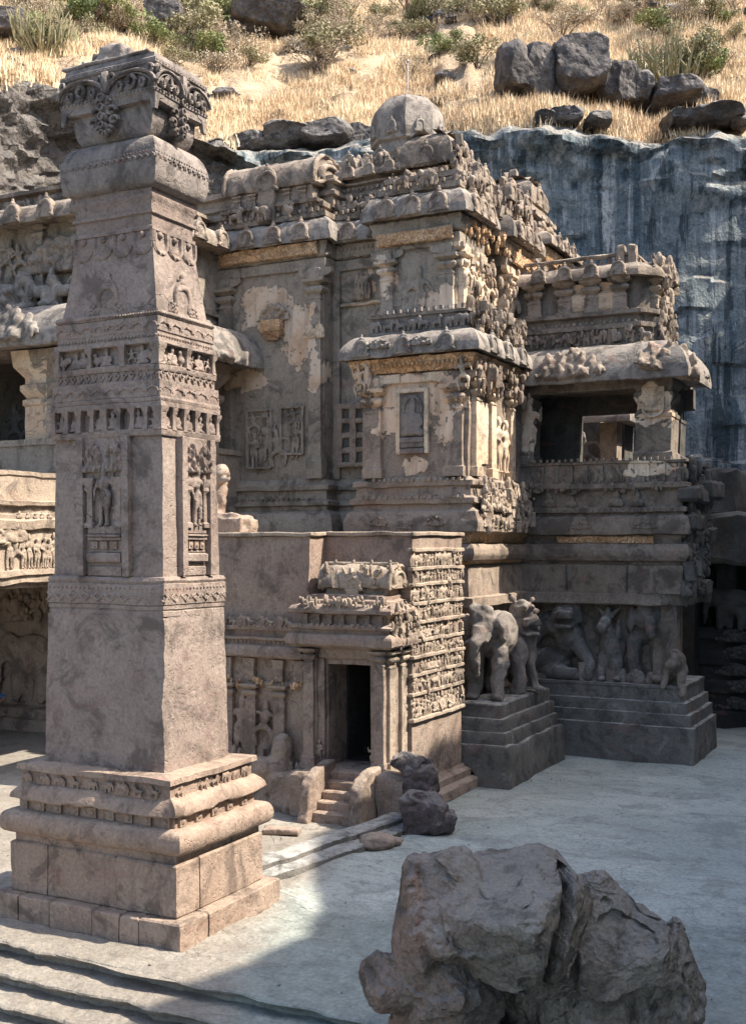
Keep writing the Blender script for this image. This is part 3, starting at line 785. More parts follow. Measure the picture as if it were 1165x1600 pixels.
# ================================================================== THE FREE-STANDING PILLAR
PX, PY = -13.0, 16.15
pil = thing('monumental_pillar', (PX, PY, 0), 'tall free-standing carved stone pillar on a stepped plinth beside the rock-cut steps', 'pillar')
def prect(mb, prof, **k):
    """prof of (hx, hy, z): rectangular tapering solid"""
    st = k.get('step', .16); Q = []
    for i in range(len(prof) - 1):
        a, b = np.array(prof[i], float), np.array(prof[i + 1], float)
        q = max(1, int(np.linalg.norm(b - a) / k.get('vstep', .16)))
        Q += [a + (b - a) * j / q for j in range(q)]
    Q.append(np.array(prof[-1], float))
    unit = [(-1, -1), (1, -1), (1, 1), (-1, 1)]
    hx0, hy0 = prof[0][:2]
    nx, ny = max(2, int(2 * hx0 / st)), max(2, int(2 * hy0 / st))
    loop = [(-1 + 2 * i / nx, -1) for i in range(nx)] + [(1, -1 + 2 * i / ny) for i in range(ny)] + [(1 - 2 * i / nx, 1) for i in range(nx)] + [(-1, 1 - 2 * i / ny) for i in range(ny)]
    V = [(PX + x * hx, PY + y * hy, z) for (hx, hy, z) in Q for x, y in loop]; n = len(loop); m = len(Q)
    Fc = [(j * n + i, j * n + (i + 1) % n, (j + 1) * n + (i + 1) % n, (j + 1) * n + i) for j in range(m - 1) for i in range(n)]
    Fc += [tuple((m - 1) * n + i for i in range(n)), tuple(reversed(range(n)))]
    return mb.add(V, Fc)
def ppart(name, prof, mat='pillar', rough=((.012, 1.8), (.005, 7)), **k):
    mb = MB(); prect(mb, prof, **k); return part(name, mb, M[mat], pil, rough)

# plinth: two courses of large blocks with open joints
def course(z0, z1, hx, hy, xj, yj, name, bulge=0.0, seed=0):
    core = MB(); core.box(PX - hx + .35, PX + hx - .35, PY - hy + .35, PY + hy - .35, z0, z1 - .02, .01, 2); part('plinth_core', core, M['plinth'], pil, None)
    rnd = random.Random(seed)
    xs = [PX - hx] + xj + [PX + hx]
    for a, b in zip(xs[:-1], xs[1:]):
        o = rnd.uniform(-.012, .012)
        mb = MB(); mb.box(a + .011, b - .011, PY - hy + o, PY - hy + (.42 if b < PX + hx - .01 else yj[0] - (PY - hy)) - .02, z0, z1, .028, .16)
        part(name, mb, M['plinth'], pil, ((.012, 2.0), (.006, 7)))
    ys = yj + [PY + hy]
    for a, b in zip(ys[:-1], ys[1:]):
        o = rnd.uniform(-.012, .012)
        mb = MB(); mb.box(PX + hx - .42, PX + hx + o, a + .011, b - .011, z0, z1, .028, .16)
        part(name, mb, M['plinth'], pil, ((.012, 2.0), (.006, 7)))
    mb = MB(); mb.box(PX - hx, PX + hx - .44, PY + hy - .4, PY + hy, z0, z1, .028, .3); part(name, mb, M['plinth'], pil)
course(-.12, .42, 2.03, 1.50, [-14.42, -13.72, -12.78, -12.2, -11.8], [15.42], 'plinth_block', seed=1)
course(.42, 1.30, 1.81, 1.28, [-13.95, -12.45], [15.5], 'plinth_block', .04, seed=2)
ppart('plinth_moulding', [(1.74, 1.22, 1.26), (1.74, 1.22, 1.44)], 'plinth')
roll = [(1.80, 1.26, 1.43)] + [(1.83 + .13 * math.sin(t), 1.28 + .13 * math.sin(t), 1.645 - .20 * math.cos(t)) for t in np.linspace(.15, math.pi - .15, 9)] + [(1.78, 1.25, 1.86)]
mbq = MB(); prect(mbq, roll, vstep=.07)
V = mbq.verts()
# the crack that splits the roll and the courses near the corner
for xc, ax in ((-12.25, 0), (15.42, 1)):
    cut = np.exp(-((V[:, ax] - xc - .04 * np.sin(V[:, 2] * 9)) / .03) ** 2)
    V[:, 1 - ax] += (.06 if ax == 0 else -.06) * cut * ((V[:, 1] < PY - 1.1) if ax == 0 else (V[:, 0] > PX + 1.6))
mbq.V = [V]; part('plinth_roll', mbq, M['plinth'], pil, ((.014, 1.8), (.006, 7)))
ppart('plinth_recess', [(1.68, 1.17, 1.84), (1.68, 1.17, 2.1)], 'plinth')
bm_ = MB(); bm_.cbox((0, 0, 0), (.085, .05, .085)); bm_.ell((0, -.05, 0), (.055, .03, .055), nu=8, nv=6)
boss = bm_.mesh('rosette_boss', M['plinth'], ((.006, 8),))
for k in range(9):
    inst('rosette_boss', boss, pil, face(PX - 1.55 + k * .385, PY - 1.17, 1.955))
for k in range(5): inst('rosette_boss', boss, pil, face(PX + 1.68, PY - 1.0 + k * .45, 1.955, 'E'))
ov = MB()
prect(ov, [(1.70, 1.19, 2.03), (1.82, 1.35, 2.045), (1.845, 1.375, 2.07), (1.84, 1.37, 2.14), (1.80, 1.34, 2.22), (1.72, 1.28, 2.30), (1.66, 1.23, 2.34)], vstep=.05, step=.08)
V = ov.verts(); lip = np.clip((2.22 - V[:, 2]) / .15, 0, 1)
n_ = fbm(V * np.array([1.6, 1.6, .8]), 3, 61)
for ax, c in ((0, PX), (1, PY)): V[:, ax] -= np.sign(V[:, ax] - c) * (np.abs(V[:, ax] - c) > (1.6, 1.15)[ax]) * .12 * np.clip(n_, 0, 1)
V[:, 2] += .05 * np.clip(fbm(V * 2.4, 2, 5), 0, 1) * (V[:, 2] < 2.12)
ov.V = [V]; part('plinth_eave', ov, M['plinth'], pil, ((.02, 2.2), (.01, 8)))
ppart('plinth_frieze', [(1.60, 1.19, 2.3), (1.60, 1.19, 2.56), (1.67, 1.27, 2.57), (1.66, 1.26, 2.66), (1.45, 1.05, 2.69)], 'plinth', ((.02, 1.8), (.008, 7)))
frieze(pil, (PX - 1.58, PY - 1.19), (PX + 1.50, PY - 1.19), 2.33, 2.56, [('lion', 0), ('elephant', 0), ('lion', 0), ('elephant', 1)], 9, 'plinth', 'S', .03, .6, 3)
frieze(pil, (PX + 1.60, PY - 1.1), (PX + 1.60, PY + 1.15), 2.33, 2.57, [('lion', 0), ('elephant', 0)], 7, 'plinth', 'E', .03, .6, 4)

# shaft
sh = MB(); prect(sh, [(1.305, .93, 2.66), (1.28, .90, 4.0), (1.255, .87, 5.3)], step=.09, vstep=.09)
V = sh.verts()
edge = (V[:, 0] > PX + 1.18) & (V[:, 1] < PY - .78)
V[:, 0] -= edge * .05 * np.clip(fbm(V * np.array([1, 1, 2.6]), 3, 14), 0, 1); V[:, 1] += edge * .05 * np.clip(fbm(V * np.array([1, 1, 2.9]), 3, 15), 0, 1)
rf = (V[:, 1] > PY + .7) & (V[:, 0] > PX); V[:, 1] -= rf * .09 * np.clip(fbm(V * np.array([1, 1, 1.4]), 2, 16) - .1, 0, 1)
dl = np.clip((V[:, 0] - PX - 1.2) * 30, 0, 1) * np.clip(fbm(V * np.array([1, .9, .9]) + 3, 3, 21) * 5, 0, 1); V[:, 0] -= .022 * dl
sh.V = [V]; part('lower_shaft', sh, M['pillar'], pil, ((.014, 1.3), (.006, 6)))
def zig(name, z, hx, hy, dz, n, r=.016, shape='wave', mat='pillar'):
    r = r * 1.45 if shape != 'dot' else r * 1.2
    """carved border running along both visible faces, joined as one strip of ornament"""
    mb = MB()
    for f, hl, off in (('S', hx, PY - hy), ('E', hy, PX + hx)):
        k = n if f == 'S' else max(3, int(n * hy / hx))
        for i in range(k):
            a, b = -hl + 2 * hl * i / k, -hl + 2 * hl * (i + 1) / k; m_ = (a + b) / 2; q = (b - a) / 2
            if shape == 'wave': pts = [(a + .02, z), (a + q * .3, z + dz * .6), (m_, z + dz), (b - q * .3, z + dz * .6), (b - .02, z)]
            elif shape == 'zig': pts = [(a, z), (m_, z + dz), (b, z)]
            elif shape == 'dia': pts = [(m_ - q * .6, z + dz / 2), (m_, z + dz), (m_ + q * .6, z + dz / 2), (m_, z), (m_ - q * .6, z + dz / 2)]
            elif shape == 'scallop': pts = [(a + .03, z + dz)] + [(m_ - q * .86 * math.cos(t), z + dz * .45 - dz * .45 * math.sin(t)) for t in np.linspace(0, math.pi, 9)] + [(b - .03, z + dz)]
            else: pts = [(a + q * .5, z), (b - q * .5, z)]
            P = [(PX + s_, off, zz) if f == 'S' else (off, PY + s_, zz) for s_, zz in pts]
            if shape == 'dot':
                c = (PX + m_, off, z + dz / 2) if f == 'S' else (off, PY + m_, z + dz / 2); mb.ell(c, (r, r, r), nu=6, nv=5)
            else: mb.tube(P, r, 5)
    return part(name, mb, M[mat], pil, ((.004, 8),), 60, kind='stuff')
ppart('shaft_band', [(1.25, .865, 5.28), (1.25, .865, 5.36), (1.235, .85, 5.37), (1.235, .85, 5.385), (1.255, .87, 5.40), (1.255, .87, 5.46), (1.24, .855, 5.47), (1.27, .885, 5.48), (1.27, .885, 5.82), (1.25, .86, 5.83)])
zig('carved_border', 5.53, 1.27, .885, .11, 9, .017, 'zig'); zig('carved_border', 5.66, 1.27, .885, -.07, 9, .013, 'zig'); zig('carved_border', 5.72, 1.27, .885, .06, 26, .018, 'dot')
ppart('shaft_roll', [(1.20, .82, 5.82), (1.25, .86, 5.83), (1.275, .885, 5.88), (1.25, .86, 5.935), (1.19, .80, 5.945)])
niche = MB(); prect(niche, [(1.195, .80, 5.93), (1.155, .77, 8.34)], step=.1, vstep=.12); part('niche_shaft', niche, M['pillar'], pil, ((.01, 1.5), (.005, 7)))
# niche on the shaded face and on the sunlit face
def aedicule(f, hl, off, c, wn, zl, zh, seed):
    """strips, columns, pedestal, foliage arch and the standing deity"""
    def P(s_, d, z): return (c + s_, off - d, z) if f == 'S' else (off + d, c + s_, z)
    def bar(name, s0, s1, d0, d1, z0, z1, ch=.012):
        mb = MB()
        if f == 'S': mb.box(c + s0, c + s1, off - d1, off - d0, z0, z1, ch, .2)
        else: mb.box(off + d0, off + d1, c + s0, c + s1, z0, z1, ch, .2)
        return part(name, mb, M['pillar'], pil, FINE)
    for s in (-1, 1): bar('niche_border', s * (wn + .07) - .07, s * (wn + .07) + .07, -.05, .12, zl, zh)
    bar('niche_lintel', -wn, wn, -.05, .045, zh - .72, zh)
    for s in (-1, 1):
        x = s * wn * .74
        mb = MB()
        pr = [(.03, zl + .83), (.03, zl + .9), (0, zl + .93), (-.005, zh - .95), (.03, zh - .90), (.02, zh - .84), (.05, zh - .79), (.05, zh - .70)]
        q = wn * .15
        pa = [(c + x - q, off - .07), (c + x + q, off - .07), (c + x + q, off + .02), (c + x - q, off + .02)] if f == 'S' else [(off - .02, c + x - q), (off + .07, c + x - q), (off + .07, c + x + q), (off - .02, c + x + q)]
        mb.sweep(pa, pr, True, .2, .2); part('niche_column', mb, M['pillar'], pil, FINE)
    # pedestal mouldings
    y = zl
    for k, (dz, o) in enumerate(((.17, .05), (.06, .02), (.17, .09), (.05, .03), (.16, .02), (.06, .07), (.05, .10), (.14, .06))):
        e = .02 if o > .06 else 0
        bar('niche_pedestal', -wn * (.84 + e), wn * (.84 + e), -.05, o, y + .004, y + dz - .004, .025 if o > .08 else .012); y += dz
    for s in (-.5, 0, .5): inst('rosette_boss', boss, pil, face(*P(s * wn, .03, zl + .53), f, .7))
    deity = F_(('stand', 0), 'pillar')
    inst('deity_figure', deity, pil, face(*P(0, .05, y - .02), f, 1.1 * min(1, wn / .42), 1.1, 1.12))
    inst('carved_halo', F_(('clump', 3), 'pillar'), pil, face(*P(0, -.01, y + .74), f, wn * .36, .25, .36))
    for s, v in ((-1, 5), (1, 6)):
        inst('makara_relief', F_(('clump', v), 'pillar'), pil, face(*P(s * wn * .56, .03, zh - .62), f, wn * .46, .55, .62))
    for s in (-.12, .12):
        mb = MB(); mb.ell(P(s * wn * 1.6, .035, zh - .42), (.035, .03, .13) , nu=8, nv=6); part('niche_leaf', mb, M['pillar'], pil, None)
    inst('attendant_figure', F_(('stand', 1), 'pillar'), pil, face(*P(.26 * wn / .5, .02, y - .02), f, .42, .4, .46))
aedicule('S', 1.17, PY - .79, PX - .02, .42, 5.95, 8.33, 1)
aedicule('E', .78, PX + 1.175, PY + .08, .33, 5.95, 8.33, 2)
def slab_frieze(z0, z1, hx, hy, kinds, nS, nE, col, seed):
    """deep recessed frieze: frame rails, back, figures and little columns between them"""
    ppart('frieze_back', [(hx - .13, hy - .13, z0 + .02), (hx - .13, hy - .13, z1 - .02)])
    t = .075 * (z1 - z0) / .5
    ppart('frieze_rail', [(hx - .01, hy - .01, z0 - .02), (hx, hy, z0), (hx, hy, z0 + t), (hx - .02, hy - .02, z0 + t + .01)])
    ppart('frieze_rail', [(hx - .02, hy - .02, z1 - t - .01), (hx - .002, hy - .002, z1 - t), (hx - .005, hy - .005, z1), (hx - .03, hy - .03, z1 + .005)])
    frieze(pil, (PX - hx + .05, PY - hy + .05), (PX + hx - .05, PY - hy + .05), z0 + t, z1 - t * .8, kinds, nS, 'pillar', 'S', -.03, .8, seed, wide=1.15)
    frieze(pil, (PX + hx - .05, PY - hy + .05), (PX + hx - .05, PY + hy - .05), z0 + t, z1 - t * .8, kinds, nE, 'pillar', 'E', -.03, .8, seed + 1, wide=1.15)
    q = .045
    for k in range(col + 1):
        x = PX - hx + .05 + (2 * hx - .1) * k / col
        mb = MB(); mb.sweep([(x - q, PY - hy + .005), (x + q, PY - hy + .005), (x + q, PY - hy + .16), (x - q, PY - hy + .16)], [(.015, z0 + t), (0, z0 + t + .05), (-.008, z1 - t - .12), (.02, z1 - t - .07), (.03, z1 - t)], True, .2, .2)
        part('frieze_column', mb, M['pillar'], pil, FINE)
    ce = max(2, round(col * .6))
    for k in range(ce + 1):
        y = PY - hy + .05 + (2 * hy - .1) * k / ce
        mb = MB(); mb.sweep([(PX + hx - .16, y - q), (PX + hx - .005, y - q), (PX + hx - .005, y + q), (PX + hx - .16, y + q)], [(.015, z0 + t), (0, z0 + t + .05), (-.008, z1 - t - .12), (.02, z1 - t - .07), (.03, z1 - t)], True, .2, .2)
        part('frieze_column', mb, M['pillar'], pil, FINE)
slab_frieze(8.33, 8.88, 1.20, .85, [('sit', 0), ('sit', 1)], 8, 5, 8, 11)
ppart('shaft_roll', [(1.15, .81, 8.87), (1.18, .84, 8.89), (1.19, .85, 8.93), (1.17, .83, 8.97), (1.12, .79, 8.975)])
ppart('shaft_band', [(1.165, .84, 8.97), (1.16, .835, 9.24), (1.11, .79, 9.25), (1.11, .79, 9.43), (1.13, .81, 9.44)])
zig('carved_border', 9.04, 1.162, .84, .09, 8, .015, 'wave'); zig('carved_border', 9.28, 1.115, .795, .12, 14, .014, 'dia')
slab_frieze(9.43, 9.93, 1.14, .82, [('sit', 0), ('dance', 0), ('sit', 1), ('bird', 0)], 9, 6, 3, 21)
ppart('shaft_band', [(1.08, .78, 9.92), (1.08, .78, 10.05), (1.10, .79, 10.06), (1.105, .795, 10.30), (1.07, .76, 10.31)])
zig('carved_border', 9.95, 1.085, .785, .07, 30, .022, 'dot'); zig('carved_border', 10.13, 1.105, .795, .09, 8, .015, 'wave')
ppart('shaft_roll', [(1.06, .75, 10.30), (1.10, .785, 10.315), (1.12, .80, 10.36), (1.10, .785, 10.41), (1.04, .72, 10.42)])
zig('carved_border', 10.355, 1.115, .795, .0, 40, .022, 'dot')
tp = MB(); prect(tp, [(1.03, .71, 10.41), (.99, .68, 10.65), (.93, .64, 11.0), (.87, .605, 11.4), (.82, .58, 11.82)], step=.1, vstep=.1); part('flared_shaft', tp, M['pillar'], pil, ((.01, 1.5), (.004, 7)))
zig('garland_border', 11.42, .862, .60, .36, 4, .026, 'scallop'); zig('garland_border', 11.45, .855, .595, .30, 4, .012, 'scallop'); zig('garland_border', 11.66, .85, .6, .14, 4, .05, 'dot')
for f, x, y in (('S', PX - .05, PY - .685), ('E', PX + 1.0, PY + .02)):
    kudu(pil, x, y, 10.44, .52, f, 'pillar', 0, .66)
    for s in (-.3, .3): inst('scroll_relief', F_(('clump', 8), 'pillar'), pil, face(x + (s if f == 'S' else 0), y + (s if f == 'E' else 0), 10.42, f, .12, .2, .26))
ppart('neck', [(.80, .57, 11.78), (.85, .61, 11.80), (.85, .61, 11.86), (.81, .575, 11.88), (.82, .585, 12.06), (.86, .625, 12.08), (.86, .625, 12.13), (.82, .59, 12.14), (.84, .605, 12.3), (.87, .63, 12.34), (.87, .63, 12.40), (.84, .60, 12.42), (.84, .60, 12.56)], 'pillar', ((.006, 2), (.003, 8)), vstep=.05)
cu = [(.86, .60, 12.50), (.93, .65, 12.53)] + [(.93 + .10 * math.sin(t), .65 + .10 * math.sin(t), 12.53 + .36 * (1 - math.cos(t))) for t in np.linspace(.2, math.pi / 2, 6)] + [(1.032, .752, 12.95)] + [(1.03 - .30 * (1 - math.cos(t)), .75 - .28 * (1 - math.cos(t)), 12.96 + .44 * math.sin(t)) for t in np.linspace(.1, 1.45, 8)] + [(.66, .47, 13.44)]
mb = MB(); prect(mb, cu, vstep=.06, step=.1); part('cushion_capital', mb, M['capital'], pil, ((.008, 1.8), (.004, 7)))
zig('carved_border', 12.94, 1.035, .755, .06, 16, .014, 'wave', 'capital'); zig('carved_border', 13.05, 1.02, .74, .0, 30, .016, 'dot', 'capital')
bu = [(.60, .44, 13.36)] + [(.68 + .17 * math.sin(t), .48 + .11 * math.sin(t), 13.40 + .40 * (1 - math.cos(t))) for t in np.linspace(.0, 1.35, 8)] + [(.855, .595, 13.9), (.84, .58, 14.05)]
mb = MB(); prect(mb, bu, vstep=.06, step=.1); part('bell_capital', mb, M['capital'], pil, ((.008, 1.8), (.004, 7)))
ppart('abacus', [(.95, .66, 13.90), (1.0, .71, 13.91), (1.01, .72, 14.02), (1.03, .74, 14.04), (1.035, .745, 14.10), (1.0, .71, 14.12), (1.0, .71, 14.49), (1.03, .735, 14.51), (1.03, .735, 14.58), (.97, .68, 14.62), (.95, .66, 14.70), (.4, .3, 14.74)], 'capital', ((.012, 2.2), (.006, 8)), vstep=.07)
# hanging corner leaves and centre pendants
for sx, sy in ((-1, -1), (1, -1), (1, 1), (-1, 1)):
    mb = MB()
    for f in (0, 1):
        pts = [(0, 0), (.26, 0), (.22, -.05), (.12, -.08), (.08, -.24), (.0, -.27)]
        T_ = .07
        V = []
        for d in (0, T_):
            for a, z in pts: V.append((PX + sx * (1.015 - (a if f == 0 else d)), PY + sy * (.725 - (d if f == 0 else a)), 14.02 + z))
        n = len(pts); Fc = [tuple(range(n)), tuple(range(2 * n - 1, n - 1, -1))] + [(i, i + n, (i + 1) % n + n, (i + 1) % n) for i in range(n)]
        mb.add(V, Fc)
    part('corner_leaf', mb, M['capital'], pil, ((.004, 8),))
mb = MB()
for s in (-1, 1):
    for k, (cx, cz, r) in enumerate(((.13, -.16, .10), (.19, -.33, .085), (.10, -.46, .07), (.07, .0, .07))):
        pts = [(s * (cx + r * math.cos(t) * (1 - t / 9)), -.04, cz + r * math.sin(t) * (1 - t / 9)) for t in np.linspace(0, 6, 12)]
        mb.tube(pts, .032, 6)
for z, r in ((.06, .10), (-.10, .085), (-.25, .09), (-.40, .08), (-.53, .075)): mb.ell((0, -.04, z), (r, .06, r * .95), nu=10, nv=7); mb.tube([(r * .6 * math.cos(t), -.10, z + r * .6 * math.sin(t)) for t in np.linspace(0, 6.28, 10)], .015, 5)
mb.cbox((0, .05, -.2), (.13, .06, .3))
pend = mb.mesh('pendant_relief', M['capital'], ((.006, 8),), 60)
inst('pendant_relief', pend, pil, face(PX - .05, PY - .66, 14.0, 'S', 1.1, 1.7, 1.0)); inst('pendant_relief', pend, pil, face(PX + .90, PY, 14.0, 'E', .85, 1.6, 1.0))
# scrolls on the abacus faces: two big arcs meeting at the centre with coiled leaves
for f, hl, x0, y0 in (('S', .98, PX, PY - .71), ('E', .70, PX + 1.0, PY)):
    mb = MB()
    for s in (-1, 1):
        arc = [(s * (hl * .56 - hl * .52 * math.cos(t)), -.03, 14.15 + .27 * math.sin(t)) for t in np.linspace(0.05, math.pi * .96, 14)]
        mb.tube(arc, .028, 6); mb.tube([(x * .93, y, z - .045) for x, y, z in arc], .012, 5)
        for c, cz, r in ((.56, 14.25, .13), (.30, 14.20, .08), (.80, 14.2, .08), (.97, 14.40, .08), (.14, 14.36, .10)):
            for q in (0, 2.1, 4.2):
                mb.tube([(s * (c * hl + r * .75 * (1 - t / 8) * math.cos(t + q)), -.025, cz + r * (1 - t / 8) * math.sin(t + q)) for t in np.linspace(0, 3.6, 8)], .022, 5)
    mb.box(-.06, .06, -.05, .05, 14.12, 14.5, .01, 1)
    me = mb.mesh('scroll_relief', M['capital'], ((.005, 7),), 60)
    inst('scroll_relief', me, pil, face(x0, y0, 0, f, 1, 1.9, 1))
zig('carved_border', 14.05, 1.037, .748, .05, 26, .017, 'dot', 'capital'); zig('carved_border', 14.52, 1.032, .737, .05, 26, .014, 'dot', 'capital')
mb = MB(); rnd = random.Random(4)
for k in range(26): mb.cbox((PX - .35 + rnd.uniform(-.42, .32), PY - .1 + rnd.uniform(-.3, .3), 14.72 + rnd.uniform(0, .34)), (rnd.uniform(.06, .15),) * 3, Euler((rnd.random() * 3, rnd.random() * 3, rnd.random() * 3)).to_matrix())
mb.cbox((PX - .28, PY - .1, 14.9), (.24, .22, .3)); mb.cbox((PX - .05, PY - .05, 14.85), (.14, .2, .24)); mb.ell((PX - .34, PY - .15, 15.1), (.16, .2, .2)); mb.cbox((PX - .1, PY - .1, 14.74), (.95, .6, .03))
inst('broken_finial', carve('broken_finial', mb, .035, M['capital'], ((.02, 5),), 1), pil)

# ================================================================== ENTRANCE GATEWAY
def wsw(name, path, prof, mat, parent, closed=False, rough=ROUGH, step=.25, vstep=.25, top=True, angle=38):
    mb = MB(); mb.sweep(path, prof, closed, step, vstep, top); return part(name, mb, M[mat], parent, rough, angle)
def wbox(name, x0, x1, y0, y1, z0, z1, mat, parent, ch=.03, step=.3, rough=ROUGH):
    mb = MB(); mb.box(x0, x1, y0, y1, z0, z1, ch, step); return part(name, mb, M[mat], parent, rough)
_PM = {}
def pila(parent, x, y, z0, z1, wd, dp, f='S', mat='hall', brk=True):
    k = (mat, round(z1 - z0, 2), wd, dp, brk)
    if k not in _PM: _PM[k] = pilaster_mesh(mat, z1 - z0, wd, dp, brk=brk)
    inst('pilaster', _PM[k], parent, face(x, y, z0, f))

gw = thing('entrance_gateway', (-13.2, 25, 0), 'low stone gateway with a dark doorway, vaulted porch roof and carved sunlit side wall', 'gateway')
wbox('wall', -14.36, -13.86, 25.3, 28.4, 0, 6.73, 'block', gw, .05)
wbox('wall', -12.44, -11.93, 25.3, 28.4, 0, 6.73, 'block', gw, .05)
wbox('wall', -13.87, -12.43, 25.31, 28.39, 3.6, 6.73, 'block', gw, .05)
wbox('passage_floor', -13.87, -12.43, 24.3, 28.2, .4, 1.05, 'shade_black', gw)
wbox('passage_wall', -13.87, -12.43, 28.0, 28.38, 1.0, 3.65, 'shade_black', gw)
for k in range(4): wbox('passage_step', -13.86, -12.44, 26.2 + k * .4, 28.2, 1.06 + k * .2, 1.26 + k * .2, 'shade_black', gw, .02)
wbox('passage_side', -13.88, -13.74, 25.4, 28.2, 1.0, 3.62, 'shade_black', gw, .02); wbox('passage_side', -12.58, -12.42, 25.4, 28.2, 1.0, 3.62, 'shade_black', gw, .02); wbox('passage_lintel', -13.88, -12.42, 25.4, 28.2, 3.5, 3.64, 'shade_black', gw, .02)
mb = MB(); mb.box(-19.6, -14.36, 24.5, 28.4, 0, 6.72, .05, .25)
V = mb.verts(); fr = V[:, 1] < 24.6
V[:, 1] += fr * (.07 * fbm(V * np.array([.5, 1, .9]), 3, 81) + .03 * np.abs(fbm(V * np.array([.8, 1, 3]), 3, 82)))
mb.V = [V]; part('side_wall', mb, M['block'], gw)
mb = MB(); mb.box(-19.6, -14.28, 24.44, 28.45, 6.70, 6.80, .02, .25); mb.box(-14.3, -11.86, 25.24, 28.45, 6.705, 6.81, .02, .25); part('coping', mb, M['relief'], gw, ((.025, 1.5), (.01, 6)))
# cornice along the left wall
wsw('cornice', [(-19.6, 24.5), (-14.45, 24.5)], [(-.05, 2.92), (.06, 2.93), (.06, 3.02), (0, 3.04), (0, 3.62), (.22, 3.63), (.30, 3.68), (.31, 3.82), (.26, 3.93), (.14, 3.97), (.14, 4.08), (.24, 4.09), (.24, 4.15), (.10, 4.17), (.10, 4.33), (.22, 4.34), (.22, 4.42), (.1, 4.46), (-.05, 4.55)], 'block', gw, vstep=.1)
for k, x in enumerate(np.arange(-17.4, -14.7, .56)):
    kudu(gw, x, 24.36, 4.42, .30, 'S', 'block', 0, .30)
    inst('lion_figure', F_(('lion', 0), 'relief'), gw, face(x + .28, 24.36, 4.42, 'S', .25))
for k in range(24):
    mbx = x = -17.4 + k * .125
    if k == 0: q = MB(); q.ell((0, 0, 0), (.04, .03, .04), nu=6, nv=5); bead = q.mesh('bead', M['block'])
    inst('bead', bead, gw, face(x, 24.35, 4.03))
for x in (-16.75, -16.05, -15.2): pila(gw, x, 24.5, .55, 2.95, .32, .12, 'S', 'block', False)
for x in (-16.75, -16.05, -15.2, -14.6):
    mb = MB(); mb.sweep([(x - .13, 24.36), (x + .13, 24.36), (x + .13, 24.55), (x - .13, 24.55)], [(-.02, 3.04), (.0, 3.1), (.02, 3.4), (.05, 3.6)], True); part('bracket', mb, M['block'], gw)
frieze(gw, (-16.6, 24.5), (-16.2, 24.5), .9, 2.75, [('stand', 0)], 1, 'block', 'S', .05, .5, 2)
frieze(gw, (-15.9, 24.5), (-15.35, 24.5), 1.3, 2.85, [('dance', 0)], 1, 'block', 'S', .08, .6, 3)
frieze(gw, (-17.3, 24.5), (-16.9, 24.5), 1.2, 2.8, [('stand', 1)], 1, 'block', 'S', .05, .5, 5)
wsw('wall_plinth', [(-19.6, 24.5), (-14.4, 24.5)], [(.3, -.05), (.3, .28), (.14, .32), (.14, .52), (0, .56)], 'block', gw)
# porch round the door
PP_ = [(-14.32, 25.3), (-14.32, 24.2), (-12.12, 24.2), (-12.12, 25.3)]
wbox('jamb', -14.32, -13.98, 24.2, 25.31, .3, 4.0, 'block', gw)
wbox('jamb', -12.36, -12.12, 24.2, 25.31, .3, 4.0, 'block', gw)
for x0, x1 in ((-13.98, -13.80), (-12.52, -12.36)): wbox('door_frame', x0, x1, 24.26, 25.3, 1.0, 3.72, 'block', gw, .02)
for x0, x1 in ((-13.80, -13.74), (-12.58, -12.52)): wbox('door_frame', x0, x1, 24.36, 25.3, 1.0, 3.60, 'block', gw, .012)
wbox('lintel', -13.98, -12.36, 24.25, 25.3, 3.72, 4.0, 'block', gw)
wbox('lintel', -13.8, -12.52, 24.35, 25.3, 3.58, 3.72, 'block', gw, .012)
wbox('threshold', -13.8, -12.52, 24.15, 25.3, .9, 1.06, 'block', gw)
pila(gw, -12.24, 24.2, 1.0, 3.95, .26, .1, 'S', 'block', False); pila(gw, -12.12, 24.42, 1.0, 3.95, .30, .1, 'E', 'relief', False); pila(gw, -12.12, 25.08, 1.0, 3.95, .30, .1, 'E', 'relief', False)
pila(gw, -14.17, 24.2, 1.0, 3.95, .28, .1, 'S', 'block', False)
for x in (-13.92, -12.44): inst('guardian_relief', F_(('stand', 1), 'block'), gw, face(x, 24.22, 1.12, 'S', .62, .5))
wsw('porch_cornice', PP_, [(0, 3.95), (.10, 3.98), (.24, 4.02), (.34, 4.08), (.36, 4.2), (.30, 4.32), (.2, 4.37), (.2, 4.44), (.30, 4.46), (.31, 4.52), (.2, 4.56), (.03, 4.57), (.03, 4.8), (.2, 4.81), (.28, 4.84), (.29, 4.92), (.22, 5.0), (.06, 5.05), (.06, 5.12), (-.05, 5.16), (-.05, 5.24), (-.15, 5.26)], 'block', gw, vstep=.08, rough=((.022, 1.9), (.012, 6)))
wbox('porch_roof', -14.2, -12.2, 24.3, 25.35, 5.0, 5.28, 'block', gw)
for k in range(7):
    x = -14.25 + k * .34
    mb = MB(); mb.sweep([(x - .06, 24.1), (x + .06, 24.1), (x + .06, 24.25), (x - .06, 24.25)], [(.03, 4.57), (0, 4.62), (0, 4.74), (.05, 4.8)], True); part('small_column', mb, M['block'], gw, FINE)
    if k % 2 == 0: kudu(gw, x, 23.93, 4.86, .24, 'S', 'block', 0, .22)
for k in range(3):
    y = 24.3 + k * .4
    mb = MB(); mb.sweep([(-12.2, y - .06), (-12.02, y - .06), (-12.02, y + .06), (-12.2, y + .06)], [(.03, 4.57), (0, 4.62), (0, 4.74), (.05, 4.8)], True); part('small_column', mb, M['relief'], gw, FINE)
